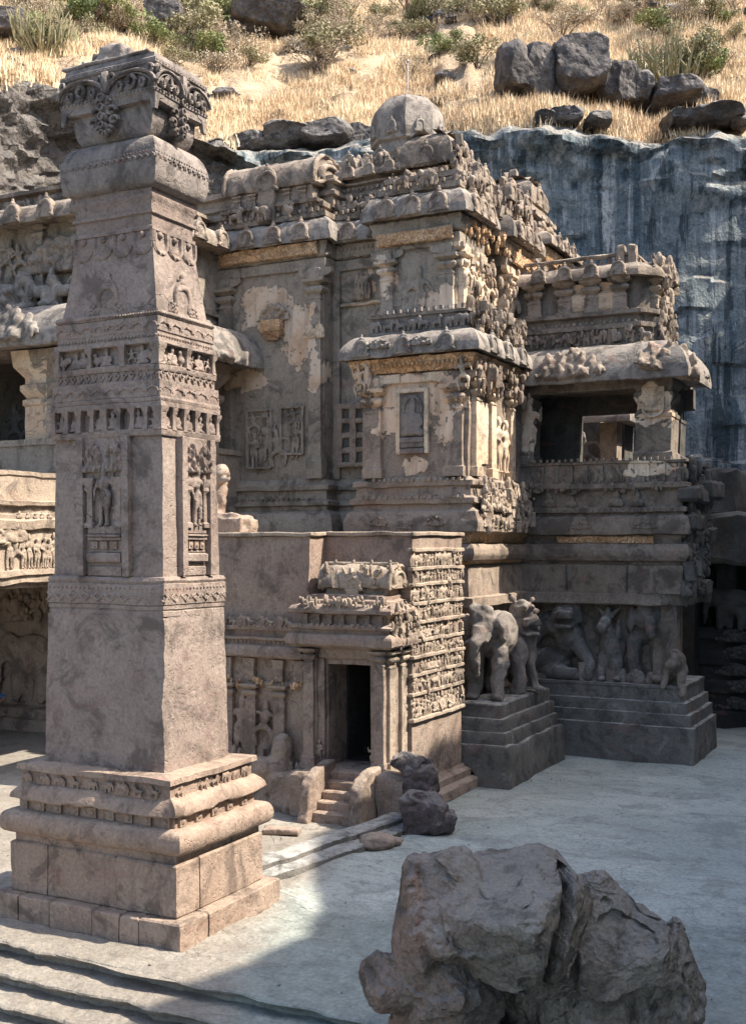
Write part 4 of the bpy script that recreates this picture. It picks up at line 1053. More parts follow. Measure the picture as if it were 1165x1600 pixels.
def vault(parent, x0, x1, y0, y1, z0, zs, z1, mat, name='vaulted_roof', ends=True, body=.12, nk=1):
    """small barrel-roofed shrine: body from z0 to zs, rounded roof to z1, axis along X, horseshoe ends and front gable"""
    wbox(name.replace('roof', 'body'), x0 + body, x1 - body, y0 + body, y1 - body, z0, zs + .02, mat, parent, .02)
    cy, hy = (y0 + y1) / 2, (y1 - y0) / 2
    pf = [(cy - hy, zs), (cy - hy * 1.04, zs + .06 * (z1 - zs))] + [(cy - hy * 1.02 * math.cos(t) ** .75, zs + (z1 - zs) * (.1 + .9 * math.sin(t) ** .9)) for t in np.linspace(.12, math.pi / 2, 8)]
    pf = pf + [(2 * cy - y, z) for y, z in pf[-2::-1]]
    mb = MB(); n = len(pf); xs = np.linspace(x0, x1, max(4, int((x1 - x0) / .12)))
    V = [(x, y, z) for x in xs for y, z in pf]
    Fc = [(i * n + j, i * n + j + 1, (i + 1) * n + j + 1, (i + 1) * n + j)[::-1] for i in range(len(xs) - 1) for j in range(n - 1)]
    Fc += [tuple(range(n)), tuple((len(xs) - 1) * n + j for j in reversed(range(n)))]
    Fc += [(i * n, (i + 1) * n, (i + 1) * n + n - 1, i * n + n - 1)[::-1] for i in range(len(xs) - 1)]
    mb.add(V, Fc); part(name, mb, M[mat], parent, ((.035, 1.7), (.03, 4), (.012, 9)), 50)
    rg = MB()
    for xe in (x0, x1): rg.tube([(xe, y, z) for y, z in pf], .05 * (z1 - zs) + .03, 6)
    rg.tube([(x0, cy, z1 + .03), (x1, cy, z1 + .03)], .05, 6)
    part('roof_rib', rg, M[mat], parent, ((.015, 4),), 60)
    for k in range(nk):
        x = x0 + (x1 - x0) * (k + .5) / nk
        s_ = (z1 - zs) * .8
        kudu(parent, x, y0 - .06, zs - .05, s_, 'S', mat)
        wbox('roof_niche', x - s_ * .36, x + s_ * .36, y0 - .1, y0 + .2, z0, zs - .02, mat, parent, .015, .3)
    if ends: kudu(parent, x1 + .03, cy, zs + .02, hy * 1.7, 'E', mat, 0, (z1 - zs) * .95)
vault(gw, -14.02, -12.1, 24.42, 25.28, 5.2, 5.42, 5.98, 'relief')
for k in range(4): inst('roof_finial', F_(('bust', 0), 'relief'), gw, face(-13.8 + k * .5, 24.85, 5.95, 'S', .16))
# sunlit side wall: nine carved rows between plain rails
zs_ = [6.36, 5.90, 5.50, 5.04, 4.58, 4.12, 3.72, 3.28, 2.80, 2.16]
for k, z in enumerate(zs_):
    o = .07 if k in (4, 6, 9) else .035
    mb = MB(); mb.box(-12.0, -11.9 + o, 25.2 - (.0 if k else 0), 28.46, z - .055, z + .045, .02, .2); part('relief_rail', mb, M['relief'], gw, ((.02, 1.6), (.01, 6)))
rowk = [('stand', 0), ('dance', 0), ('sit', 0), ('stand', 1), ('lion', 0), ('sit', 1), ('dance', 0), ('stand', 2), ('stand', 3), ('stand', 4), ('stand', 5), ('elephant', 1)]
for k in range(9):
    frieze(gw, (-11.93, 25.28), (-11.93, 28.4), zs_[k + 1] + .045, zs_[k] - .03, rowk, 15, 'relief', 'E', .03, .75, 100 + k, wide=1.4)
frieze(gw, (-11.93, 26.9), (-11.93, 28.0), .7, 2.0, [('stand', 0)], 1, 'block', 'E', -.02, .4, 7)
wsw('wall_plinth', [(-12.2, 25.2), (-11.93, 25.2), (-11.93, 28.6)], [(.42, -.05), (.42, .2), (.36, .26), (.22, .28), (.22, .46), (.05, .52), (0, .6)], 'block', gw)
crust(gw, (-11.9, 25.25), (-11.9, 28.4), 2.2, 6.4, 90, 'E', 'relief', .11, .05, 51)
dentils(gw, (-17.4, 24.22), (-14.5, 24.22), 4.42, .08, 'S', 'block'); dentils(gw, (-14.3, 23.85), (-12.1, 23.85), 4.52, .08, 'S', 'block'); dentils(gw, (-11.8, 24.2), (-11.8, 25.2), 4.52, .08, 'E', 'relief')
crust(gw, (-14.3, 24.0), (-12.0, 24.0), 5.0, 5.2, 60, 'S', 'relief', .1, .1, 52); crust(gw, (-11.85, 24.0), (-11.85, 25.3), 4.0, 5.1, 60, 'E', 'relief', .1, .12, 53)
crust(gw, (-17.3, 24.4), (-14.4, 24.4), .6, 1.2, 60, 'S', 'block', .2, .2, 54); crust(gw, (-17.3, 24.45), (-14.5, 24.45), 2.9, 3.1, 30, 'S', 'ochre', .1, .1, 55)
# stairs and curved side walls
for k in range(5):
    mb = MB(); mb.box(-13.5, -12.46, 23.15 + k * .22, 24.5, -.1 + .205 * k, .0 + .205 * (k + 1), .03, .12)
    part('stair_step', mb, M['plinth'], gw, ((.02, 2.2), (.01, 7)))
def balustrade(x0, x1):
    m = MB(); pf = [(24.3, .9), (24.3, 1.28), (23.6, 1.16), (23.28, 1.05), (23.08, .86), (22.98, .55), (22.96, .2), (22.9, .05), (22.9, -.08), (24.3, -.08)]
    n = len(pf); V = [(x, y, z) for x in (x0, x1) for y, z in pf]
    m.add(V, [tuple(range(n)), tuple(range(2 * n - 1, n - 1, -1))] + [(i, i + n, (i + 1) % n + n, (i + 1) % n) for i in range(n)])
    me = carve('balustrade', m, .04, M['block'], ((.015, 3), (.008, 9)), 2); inst('balustrade', me, gw)
balustrade(-13.78, -13.5); balustrade(-12.46, -12.16)
for k, (x0, x1, y0, z) in enumerate(((-14.25, -13.8, 23.35, 1.02), (-14.55, -14.28, 23.5, .95), (-14.95, -14.58, 23.62, .9))):
    wbox('stair_wall', x0, x1, y0, 24.5, -.1, z, 'block', gw, .07, .12, ((.03, 2), (.012, 7)))
wbox('stair_wall', -12.14, -11.3, 23.75, 25.0, -.1, 1.12, 'block', gw, .1, .14, ((.05, 1.6), (.015, 6)))

crust(gw, (-14.0, 24.5), (-12.1, 24.5), 5.45, 5.95, 70, 'S', 'relief', .12, .1, 57)
# eroded crouching animal by the gateway stairs
def lumps(name, base, items, voxel, mat, rough, label, cat, smooth=3, group=None):
    mb = MB()
    for it in items:
        if it[0] == 'e': mb.ell(it[1], it[2], it[3] if len(it) > 3 else None, 16, 10)
        elif it[0] == 'l': mb.limb(*it[1:])
        elif it[0] == 't': mb.tube(it[1], it[2], 10)
        else: mb.cbox(it[1], it[2], it[3] if len(it) > 3 else None)
    mb.V = [v + np.array(base) for v in mb.V]
    me = carve(name, mb, voxel, M[mat], rough, smooth)
    V = np.zeros(len(me.vertices) * 3); me.vertices.foreach_get('co', V); V = V.reshape(-1, 3) - np.array(base); me.vertices.foreach_set('co', V.ravel())
    o = bpy.data.objects.new(name, me); COL.objects.link(o); o.location = base
    return tag(o, label, cat, group)
lumps('guardian_animal', (-15.05, 24.0, 0), [('e', (0, .1, .75), (.34, .4, .55)), ('e', (-.3, -.15, .95), (.3, .32, .3)), ('e', (.05, .2, 1.3), (.28, .3, .5)), ('e', (-.38, -.25, .75), (.18, .2, .2)), ('l', (-.2, -.2, .5), (-.25, -.3, .0), .14, .12), ('l', (.2, -.15, .5), (.2, -.3, .0), .15, .12), ('b', (0, .1, .1), (.45, .4, .16))],
      .045, 'block', ((.05, 2.2), (.02, 7)), 'worn crouching stone animal against the gateway wall left of the stairs', 'statue')
lumps('stone_slab', tuple(on_z(440, 1302, 0)), [('b', (0, 0, .06), (.42, .16, .07), Matrix.Rotation(.35, 3, 'Z'))], .03, 'block', ((.015, 5),), 'flat narrow stone slab lying on the ground beside the pillar plinth', 'slab')
# kerb ledges running from the pillar towards the gateway
for k, (dx, z) in enumerate(((0, .24), (.36, .11))):
    mb = MB(); mb.sweep([(-12.5 + dx, 17.9), (-12.05 + dx, 19.6), (-11.45 + dx, 23.7), (-11.2 + dx, 25.0)], [(.16, -.06), (.15, z - .03), (.11, z), (-.3, z + .005), (-.32, -.06)], False, .16, .1)
    o = part('kerb_ledge', mb, M['base'], None, ((.035, 1.6), (.015, 6))); o['kind'] = 'structure'

# ================================================================== BRIDGE GALLERY at the far left
bg = thing('bridge_gallery', (-26, 25, 0), 'sunlit carved bridge gallery over a dark passage at the far left, behind the pillar', 'bridge')
wsw('side_wall', [(-34, 22.4), (-23.0, 22.4), (-23.0, 29.4), (-34, 29.4)], [(-.12, 5.38), (.06, 5.4), (.06, 5.6), (.14, 5.62), (.14, 5.78), (.02, 5.8), (.0, 6.9), (.14, 6.92), (.18, 7.15), (.1, 7.2), (.1, 7.32), (.02, 7.36), (.02, 7.55), (.16, 7.57), (.18, 7.68), (.03, 7.72), (0, 8.35), (.05, 8.38), (.05, 8.5), (-.3, 8.52)], 'relief', bg, True, rough=HEAVY, vstep=.12)
mb = MB(); mb.box(-34, -23.1, 22.5, 31, 5.28, 5.5, .03, .4); part('passage_ceiling', mb, M['block'], bg)
frieze(bg, (-22.98, 23.0), (-22.98, 25.0), 5.82, 6.9, [('stand', 0), ('stand', 1), ('stand', 2), ('dance', 0)], 8, 'relief', 'E', .03, .8, 55)
frieze(bg, (-22.98, 22.6), (-22.98, 23.2), 6.5, 7.3, [('clump', 3)], 1, 'relief', 'E', .03, .5, 56)
frieze(bg, (-22.9, 23.0), (-22.9, 26.0), 7.2, 7.4, [('bust', 0)], 10, 'relief', 'E', .0, .6, 57)
wbox('passage_wall', -34, -31.2, 22.6, 31.5, 0, 5.3, 'block', bg, .05, .4, HEAVY)
wbox('passage_wall', -31.3, -22.6, 30.4, 31.4, 0, 5.3, 'block', bg, .05, .4, HEAVY)
inst('elephant_relief', F_(('elephant', 0), 'block'), bg, face(-29.2, 30.35, .9, 'S', 2.5, 1.4, 2.9))
frieze(bg, (-30.6, 30.4), (-27.2, 30.4), 3.7, 5.1, [('stand', 0), ('dance', 0), ('clump', 5)], 5, 'block', 'S', .1, .8, 58)
frieze(bg, (-28.0, 30.4), (-25.4, 30.4), 1.0, 3.4, [('stand', 0), ('stand', 1), ('dance', 0)], 4, 'block', 'S', .1, .8, 59)
wsw('wall_plinth', [(-31.2, 22.5), (-31.2, 30.4), (-22.6, 30.4)], [(.5, -.1), (.5, .35), (.3, .4), (.3, .7), (0, .8)], 'block', bg)

# broken lion figure standing on the gateway roof, sunlit
lumps('broken_lion', (-18.2, 26.3, 6.72), [('b', (.15, 0, .28), (.75, .5, .2)), ('b', (.2, 0, .5), (.55, .4, .1)), ('e', (-.15, 0, 1.2), (.3, .28, .7)), ('e', (0, -.1, 1.75), (.26, .25, .22)), ('l', (.05, -.2, 1.5), (.42, -.25, 1.62), .12, .08), ('l', (-.2, -.2, .9), (-.1, -.35, .4), .16, .12)],
      .05, 'block', ((.08, 2), (.03, 6)), 'broken sunlit lion figure on a block on top of the gateway roof, behind the pillar', 'statue')

# ================================================================== TEMPLE HALL
hall = thing('temple_hall', (-19, 36, 0), 'large carved temple hall with tiered roof, pilasters and patches of old plaster, behind the gateway', 'temple')
HP = [(-31, 32), (-18.2, 32), (-18.2, 32.7), (-15.75, 32.7), (-15.75, 31.1), (-13.2, 31.1), (-13.2, 32.9), (-13.7, 32.9), (-13.7, 34.4), (-13.0, 34.4), (-13.0, 36.6), (-13.5, 36.6), (-13.5, 37.6), (-20, 37.6)]
wsw('base_moulding', HP, [(.3, 0), (.3, 6.5), (.55, 6.55), (.62, 6.8), (.62, 7.1), (.5, 7.4), (.3, 7.55), (.22, 7.58), (.22, 7.7), (.36, 7.74), (.36, 7.86), (.2, 7.92), (.16, 8.2), (.3, 8.24), (.3, 8.38), (.12, 8.46), (.04, 8.6)], 'hall', hall, vstep=.2)
wsw('wall', HP, [(0, 8.55), (0, 15.95)], 'hall', hall, rough=((.03, .7), (.008, 5)), step=.22, vstep=.22)
# architrave, painted frieze under the eave, curved eave
wsw('architrave', HP, [(.02, 15.28), (.10, 15.3), (.10, 15.62), (.02, 15.64)], 'hall', hall)
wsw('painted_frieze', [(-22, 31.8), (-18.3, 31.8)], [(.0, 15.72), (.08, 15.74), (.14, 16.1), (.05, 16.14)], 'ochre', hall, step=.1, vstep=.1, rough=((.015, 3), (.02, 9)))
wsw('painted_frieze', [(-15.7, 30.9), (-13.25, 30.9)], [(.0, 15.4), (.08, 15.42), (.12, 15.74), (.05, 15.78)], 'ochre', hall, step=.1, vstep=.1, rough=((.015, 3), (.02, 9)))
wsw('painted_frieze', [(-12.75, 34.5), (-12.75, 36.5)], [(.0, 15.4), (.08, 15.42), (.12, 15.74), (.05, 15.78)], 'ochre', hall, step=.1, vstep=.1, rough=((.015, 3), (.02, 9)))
wsw('frieze', HP, [(.05, 15.66), (.15, 15.7), (.2, 16.1), (.1, 16.2)], 'hall', hall, step=.12, vstep=.12, rough=((.02, 2), (.035, 8)))
wsw('eave', HP, kapota(.46, .80, 16.12), 'eave', hall, step=.12, vstep=.09, rough=((.04, 1.5), (.022, 4.5), (.01, 11)))
wsw('roof_ledge', HP, [(-.05, 16.9), (.1, 16.95), (.1, 17.12), (-.25, 17.16), (-.25, 17.3), (-.1, 17.34), (-.1, 17.5), (-.5, 17.56)], 'roof', hall, vstep=.1)
HI = [(-31, 32.6), (-18.2, 32.6), (-18.2, 33.3), (-15.3, 33.3), (-15.3, 37.3), (-20, 37.3)]
wsw('upper_wall', HI, [(0, 17.4), (0, 17.75), (.12, 17.8), (.12, 17.92), (0, 17.98), (0, 18.16), (.16, 18.2), (.16, 18.26), (.03, 18.3), (.03, 18.42)], 'roof', hall, vstep=.12)
wsw('upper_eave', [(-18.4, 33.3), (-15.3, 33.3), (-15.3, 37.3), (-20, 37.3)], kapota(.28, .42, 18.36), 'roof', hall, step=.15, vstep=.08, rough=((.03, 1.6), (.014, 6)))
wbox('roof_terrace', -31, -13.9, 33.2, 37.2, 16.9, 17.45, 'roof', hall, .08, .5)
wbox('roof_terrace', -31, -15.5, 33.4, 37.2, 17.3, 18.7, 'roof', hall, .1, .6)
wbox('rear_hall', -31, -15.8, 37.2, 46, 0, 18.65, 'roof', hall, .1, .6)
wsw('bay_tier', [(-15.75, 33.2), (-15.75, 31.55), (-13.55, 31.55), (-13.55, 33.4), (-15.0, 33.4)], [(.05, 16.9), (.05, 17.1), (-.1, 17.15), (-.1, 17.4), (.06, 17.45), (.06, 17.55), (-.2, 17.6)], 'roof', hall, vstep=.08)
wbox('roof_terrace', -15.8, -13.7, 31.7, 34, 16.9, 17.5, 'roof', hall, .1, .6)
# horseshoe gables and little lions along the eave
def eave_row(parent, a, b, z, ov, n, f, mat, s=.62, lions=True, off=0, tilt=-.38, zl=.78, back=.25):
    a, b = Vector(a), Vector(b); nx, ny = {'S': (0, -1), 'E': (1, 0)}[f]
    for k in range(n):
        p = a.lerp(b, (k + .5) / n)
        kudu(parent, p.x + nx * (ov + .16), p.y + ny * (ov + .16), z - .04, s * 1.05, f, mat, tilt * .35, s * 1.12)
        if lions:
            q = a.lerp(b, (k + 1.0) / n) if k < n - 1 else None
            if q is not None: inst('lion_figure', F_((('lion', 0), ('elephant', 0), ('bird', 0))[k % 3], mat), parent, face(q.x + nx * back, q.y + ny * back, z + zl, f, s * (.95 if k % 2 else -.95), None, s * .95))
eave_row(hall, (-22.4, 32), (-18.3, 32), 16.22, .36, 4, 'S', 'roof')
eave_row(hall, (-18.0, 32.7), (-15.9, 32.7), 16.22, .36, 2, 'S', 'roof')
eave_row(hall, (-15.75, 31.1), (-13.2, 31.1), 16.22, .36, 3, 'S', 'roof')
eave_row(hall, (-13.2, 31.1), (-13.2, 32.9), 16.22, .36, 3, 'E', 'roof')
eave_row(hall, (-13.0, 34.3), (-13.0, 36.6), 16.22, .36, 3, 'E', 'roof')
eave_row(hall, (-18.2, 33.3), (-16.0, 33.3), 18.42, .22, 3, 'S', 'roof', .42, True, 0, -.3, .4, 0)
eave_row(hall, (-15.3, 33.2), (-15.3, 37.2), 18.42, .22, 4, 'E', 'roof', .42, True, 0, -.3, .4, 0)
eave_row(hall, (-13.6, 31.9), (-13.6, 33.0), 17.5, .5, 2, 'E', 'roof', .5, True, 0, -.2, .4, 0)
eave_row(hall, (-13.3, 34.4), (-13.3, 36.6), 17.5, .3, 3, 'E', 'roof', .6, True, 0, -.2, .5, 0)
vault(hall, -22.0, -18.55, 31.95, 33.9, 17.0, 18.05, 19.1, 'roof')
for x in (-21.5, -20.9, -19.6, -19.0): pila(hall, x, 32.1, 17.15, 18.0, .2, .1, 'S', 'roof', False)
wsw('shrine_ledge', [(-22.1, 32.0), (-18.5, 32.0), (-18.5, 34)], [(-.1, 17.42), (.1, 17.46), (.12, 17.56), (0, 17.6)], 'roof', hall)
# corner bay: block roof over a small body
def corner_roof(parent, x0, x1, y0, y1, z0, z1, z2, mat, nm='corner_roof'):
    wbox('corner_body', x0 + .18, x1 - .18, y0 + .18, y1 - .18, z0, z1, mat, parent, .03)
    mb = MB(); h = z2 - z1
    mb.rect(x0, x1, y0, y1, [(-.05, z1), (.02, z1 + .04), (.05, z1 + .2 * h), (.04, z1 + .45 * h), (-.03, z1 + .65 * h), (-.12 * (x1 - x0), z1 + .82 * h), (-.24 * (x1 - x0), z1 + .94 * h), (-.42 * (x1 - x0), z2)], step=.15, vstep=.1); part(nm, mb, M[mat], parent, ((.035, 1.6), (.015, 6)))
    kudu(parent, (x0 + x1) / 2, y0 - .04, z1 + .06, (x1 - x0) * .42, 'S', mat)
    kudu(parent, x1 + .04, (y0 + y1) / 2, z1 + .06, (y1 - y0) * .42, 'E', mat)
corner_roof(hall, -15.3, -13.75, 31.75, 33.2, 17.4, 17.95, 19.05, 'roof')
for dx in (-.55, .05, .55):
    wbox('painted_patch', -14.5 + dx - .12, -14.5 + dx + .12, 31.88, 31.94, 17.62, 17.9, 'ochre', hall, .01)
corner_roof(hall, -14.5, -13.6, 34.2, 35.2, 17.3, 17.7, 18.5, 'roof')
corner_roof(hall, -14.4, -13.7, 36.0, 36.8, 17.0, 17.35, 18.0, 'roof')
for k in range(7): inst('lion_figure', F_((('lion', 0), ('bird', 0), ('sit', 0))[k % 3], 'roof'), hall, face(-15.4 + k * .33, 31.25, 16.98, 'S', .55 * (1 if k % 2 else -1), None, .55))
for k in range(11): inst('roof_finial', F_((('bust', 0), ('sit', 1), ('bird', 0))[k % 3], 'roof'), hall, face(-13.15 + .1 * (k % 2), 31.4 + k * .52, 16.95 + .1 * (k % 3), 'E', .5))
# stepped tiers and the faceted dome with its thin rod
for k, (r, z0, z1) in enumerate(((2.9, 18.6, 19.2), (2.5, 19.1, 19.75), (2.1, 19.7, 20.3))):
    wsw('dome_tier', [(-18.5 - r, 38.8 - r), (-18.5 + r, 38.8 - r), (-18.5 + r, 38.8 + r), (-18.5 - r, 38.8 + r)], [(0, z0), (.05, z0 + .1), (.05, z1 - .25), (.2, z1 - .2), (.22, z1 - .06), (.0, z1)], 'eave', hall, True, step=.4)
    for q in range(3): kudu(hall, -18.5 - r * .6 + r * .6 * q, 38.8 - r - .2, z1 - .2, .5, 'S', 'eave')
oct_ = [(-18.5 + 1.32 * math.cos(a), 38.8 + 1.32 * math.sin(a)) for a in np.arange(8) * math.pi / 4 + math.pi / 8]
wsw('dome_neck', oct_, [(.35, 20.25), (.4, 20.4), (.15, 20.5), (.3, 20.62), (.05, 20.7), (-.08, 20.75), (-.08, 21.15), (.05, 21.2), (.05, 21.3)], 'eave', hall, True, step=.3, vstep=.12)
pd = [(-.1, 21.26), (.04, 21.3), (.06, 21.45), (.07, 21.75), (.05, 22.05), (-.02, 22.35), (-.14, 22.6), (-.32, 22.8), (-.58, 22.93), (-.95, 23.02), (-1.15, 23.04)]
wsw('dome', oct_, pd, 'eave', hall, True, step=.2, vstep=.12, rough=((.02, 1.5), (.01, 6)), angle=20)
for k in range(8):
    a = k * math.pi / 4
    Mx = Matrix.Translation((-18.5 + 1.36 * math.cos(a), 38.8 + 1.36 * math.sin(a), 21.4)) @ Matrix.Rotation(a + math.pi / 2, 4, 'Z') @ Matrix.Diagonal((.42, .42, .55, 1))
    if 'eave' not in _AR: _AR['eave'] = arch_mesh('horseshoe_arch', 'eave')
    inst('horseshoe_arch', _AR['eave'], hall, Mx)
mb = MB(); mb.tube([(-18.5, 38.8, 22.9), (-18.5, 38.8, 24.4)], .022, 6); mb.ell((-18.5, 38.8, 24.4), (.05, .05, .07)); part('rod', mb, M['metal'], hall, None)
# pilasters of the front, bay and side
for x, y in ((-18.45, 32), (-21.9, 32)): pila(hall, x, y, 8.6, 15.3, .46, .2, 'S', 'hall')
for x in (-15.45, -13.5): pila(hall, x, 31.1, 12.9, 15.3, .42, .16, 'S', 'hall')
for x in (-15.45, -13.5): pila(hall, x, 31.1, 8.6, 12.8, .42, .16, 'S', 'hall', False)
for y in (31.35, 32.65): pila(hall, -13.2, y, 12.9, 15.3, .36, .16, 'E', 'cream')
for y in (34.65, 36.35): pila(hall, -13.0, y, 11.9, 15.3, .36, .18, 'E', 'cream')
pila(hall, -13.7, 33.6, 12.2, 15.3, .4, .3, 'E', 'hall')
wbox('string_course', -18.2, -15.75, 32.62, 32.8, 14.15, 14.25, 'cream', hall, .02, .1, ((.03, 3), (.01, 9)))
wbox('strip', -18.2, -17.95, 32.55, 32.8, 8.6, 15.3, 'hall', hall, .02)
# reliefs on the front
inst('console_relief', F_(('clump', 11), 'relief'), hall, face(-20.05, 31.97, 13.75, 'S', .55, .8, .75))
mb = MB(); mb.sweep([(-20.45, 31.7), (-19.7, 31.7), (-19.7, 32.05), (-20.45, 32.05)], [(-.16, 13.15), (-.1, 13.3), (.0, 13.42), (0, 13.75), (-.03, 13.8)], True); part('console', mb, M['ochre'], hall)
inst('head_relief', F_(('clump', 12), 'relief'), hall, face(-17.15, 32.66, 14.3, 'S', .34, .6, 1.1))
for x in (-18.62, -18.25):
    inst('stucco_relief', F_(('clump', 13), 'cream'), hall, face(x, 31.78, 13.05, 'S', .2, .3, .6))
for x0, x1, z0, z1 in ((-21.05, -20.15, 9.0, 10.9), (-19.75, -18.95, 9.4, 10.95)):
    fr_ = MB()
    for a, b, c_, d in ((x0 - .05, x0 + .03, z0, z1), (x1 - .03, x1 + .05, z0, z1), (x0 + .03, x1 - .03, z1 - .05, z1 + .03), (x0 + .03, x1 - .03, z0 - .03, z0 + .05)): fr_.box(a, b, 31.86, 32.02, c_, d, .01, .5)
    part('relief_panel', fr_, M['hall'], hall)
for (k, x, z, s) in ((('dance', 0), -20.85, 10.0, .95), (('stand', 1), -20.8, 9.0, 1.2), (('stand', 0), -20.3, 9.2, 1.5), (('dance', 0), -19.9, 8.95, 1.35), (('dance', 0), -19.3, 10.1, .9), (('stand', 0), -19.25, 9.25, 1.25), (('sit', 0), -20.4, 10.6, .5)):
    inst('relief_figure', F_(k, 'hall'), hall, face(x, 31.93, z, 'S', s, s * .6))
# stone lattice window in the recess
lw = inst('lattice_window', MB().box(-17.92, -16.7, 32.5, 32.74, 9.0, 10.98, .02, .5).mesh('lattice_window', M['dark']), hall)
mb = MB()
zr = np.linspace(9.05, 10.92, 5)
for z in zr: mb.box(-17.95, -16.7, 32.40, 32.52, z - .09, z + .09, .03, .3)
for x in (-17.88, -17.38, -16.9): mb.box(x - .11, x + .11, 32.385, 32.515, 9.0, 10.98, .03, .3)
part('lattice', mb, M['shrine'], lw, ((.03, 4), (.01, 9)))
# niche with a small figure in the upper corner bay, and its sill
wbox('niche_sill', -15.3, -13.6, 30.75, 31.15, 12.75, 12.95, 'hall', hall, .03)
inst('relief_figure', F_(('stand', 2), 'hall'), hall, face(-14.45, 31.06, 13.05, 'S', 1.7, 1.0))
inst('relief_figure', F_(('clump', 14), 'statue'), hall, face(-14.5, 31.04, 12.95, 'S', .6, .6, .7))
for k in range(9):
    inst('relief_figure', F_((('stand', k % 3), ('dance', 0))[k % 2], 'cream' if k % 2 else 'relief'), hall, face(-13.16 + .05 * (k % 2), 31.5 + k * .62, 12.9 + .8 * (k % 2), 'E', 1.5, 1.4))

# crowded carving on the ledges
for (a, b, z, s, f) in (((-22.2, 31.9), (-18.3, 31.9), 17.12, .12, 'S'), ((-18.2, 32.6), (-15.9, 32.6), 17.12, .12, 'S'), ((-15.7, 31.0), (-13.3, 31.0), 17.12, .12, 'S'), ((-13.1, 31.1), (-13.1, 32.9), 17.12, .12, 'E'), ((-12.9, 34.4), (-12.9, 36.6), 17.12, .12, 'E'),
        ((-22.2, 31.93), (-18.3, 31.93), 15.9, .09, 'S'), ((-18.2, 32.5), (-15.9, 32.5), 15.9, .09, 'S'), ((-22.0, 31.68), (-18.3, 31.68), 7.86, .11, 'S'), ((-18.2, 33.18), (-15.9, 33.18), 18.0, .1, 'S'), ((-15.8, 31.78), (-13.8, 31.78), 17.94, .1, 'S'), ((-15.7, 31.0), (-13.3, 31.0), 15.62, .08, 'S')):
    dentils(hall, a, b, z, s, f, 'roof', 1.7)
crust(hall, (-13.4, 31.6), (-13.2, 36.8), 16.9, 17.45, 220, 'E', 'roof', .2, .35, 1)
crust(hall, (-14.2, 33.2), (-14.2, 36.8), 17.3, 18.0, 120, 'E', 'roof', .24, .5, 61)
crust(hall, (-13.7, 31.7), (-13.7, 33.2), 17.2, 18.6, 90, 'E', 'roof', .2, .25, 62)
crust(hall, (-13.6, 36.8), (-13.5, 37.6), 16.6, 17.4, 40, 'E', 'roof', .22, .4, 2)
crust(hall, (-13.15, 31.2), (-13.0, 36.6), 15.5, 16.15, 70, 'E', 'ochre', .16, .3, 3)
crust(hall, (-13.15, 31.2), (-13.1, 34.2), 12.8, 15.2, 90, 'E', 'relief', .2, .3, 4)
crust(hall, (-12.95, 34.4), (-12.95, 36.6), 12.2, 15.2, 70, 'E', 'relief', .2, .3, 5)
crust(hall, (-22, 32.2), (-18.4, 32.2), 17.1, 17.5, 60, 'S', 'roof', .14, .2, 6)
crust(hall, (-18.2, 33.0), (-15.9, 33.0), 17.0, 17.7, 70, 'S', 'roof', .16, .3, 7)
crust(hall, (-15.6, 31.6), (-13.5, 31.6), 17.1, 17.6, 60, 'S', 'roof', .16, .3, 8)
crust(hall, (-18.2, 33.3), (-15.6, 33.3), 18.75, 19.0, 60, 'S', 'roof', .18, .2, 9)
for k in range(6):
    x = -21.2 + k * .62
    wbox('wall_panel', x, x + .4, 31.42, 31.6, 6.66, 7.0, 'hall', hall, .03)

frieze(hall, (-13.16, 31.3), (-13.16, 32.8), 13.9, 15.3, [('dance', 0), ('stand', 0)], 4, 'cream', 'E', .1, 1.2, 71)
frieze(hall, (-12.96, 34.5), (-12.96, 36.5), 12.4, 13.9, [('stand', 1), ('stand', 0)], 5, 'relief', 'E', .1, 1.2, 72)
frieze(hall, (-12.96, 34.5), (-12.96, 36.5), 13.9, 15.2, [('dance', 0), ('stand', 2)], 5, 'relief', 'E', .1, 1.2, 73)

# ================================================================== PROJECTING SHRINE
shr = thing('corner_shrine', (-14, 31.5, 0), 'projecting shrine with a seated figure in a cream plastered niche, above the gateway', 'shrine')
SP = [(-15.75, 32.8), (-15.75, 30.0), (-12.4, 30.0), (-12.4, 34.5)]
wsw('lower_wall', SP, [(-.1, 0), (-.1, 4.7), (.25, 4.72), (.25, 4.98), (.08, 5.02), (.02, 5.85), (-.06, 5.9), (-.06, 6.0)], 'shrine', shr)
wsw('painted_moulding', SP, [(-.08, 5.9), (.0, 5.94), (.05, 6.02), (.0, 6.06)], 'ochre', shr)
wsw('roll_moulding', SP, [(0, 6.0), (.22, 6.05), (.3, 6.2), (.28, 6.38), (.18, 6.5), (0, 6.52)], 'shrine', shr, vstep=.08)
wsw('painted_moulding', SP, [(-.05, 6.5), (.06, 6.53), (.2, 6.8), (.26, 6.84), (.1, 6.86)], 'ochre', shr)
wsw('base_moulding', SP, [(.3, 6.82), (.42, 6.86), (.44, 7.1), (.34, 7.4), (.2, 7.5), (.18, 7.62), (.3, 7.66), (.3, 7.8), (.16, 7.86), (.12, 8.12), (.22, 8.16), (.22, 8.3), (.08, 8.36), (0, 8.42)], 'shrine', shr, vstep=.1, rough=((.025, 1.6), (.012, 6)))
wsw('wall', SP, [(0, 8.4), (0, 11.7)], 'shrine', shr, rough=((.02, 1), (.008, 5)), step=.2, vstep=.2)
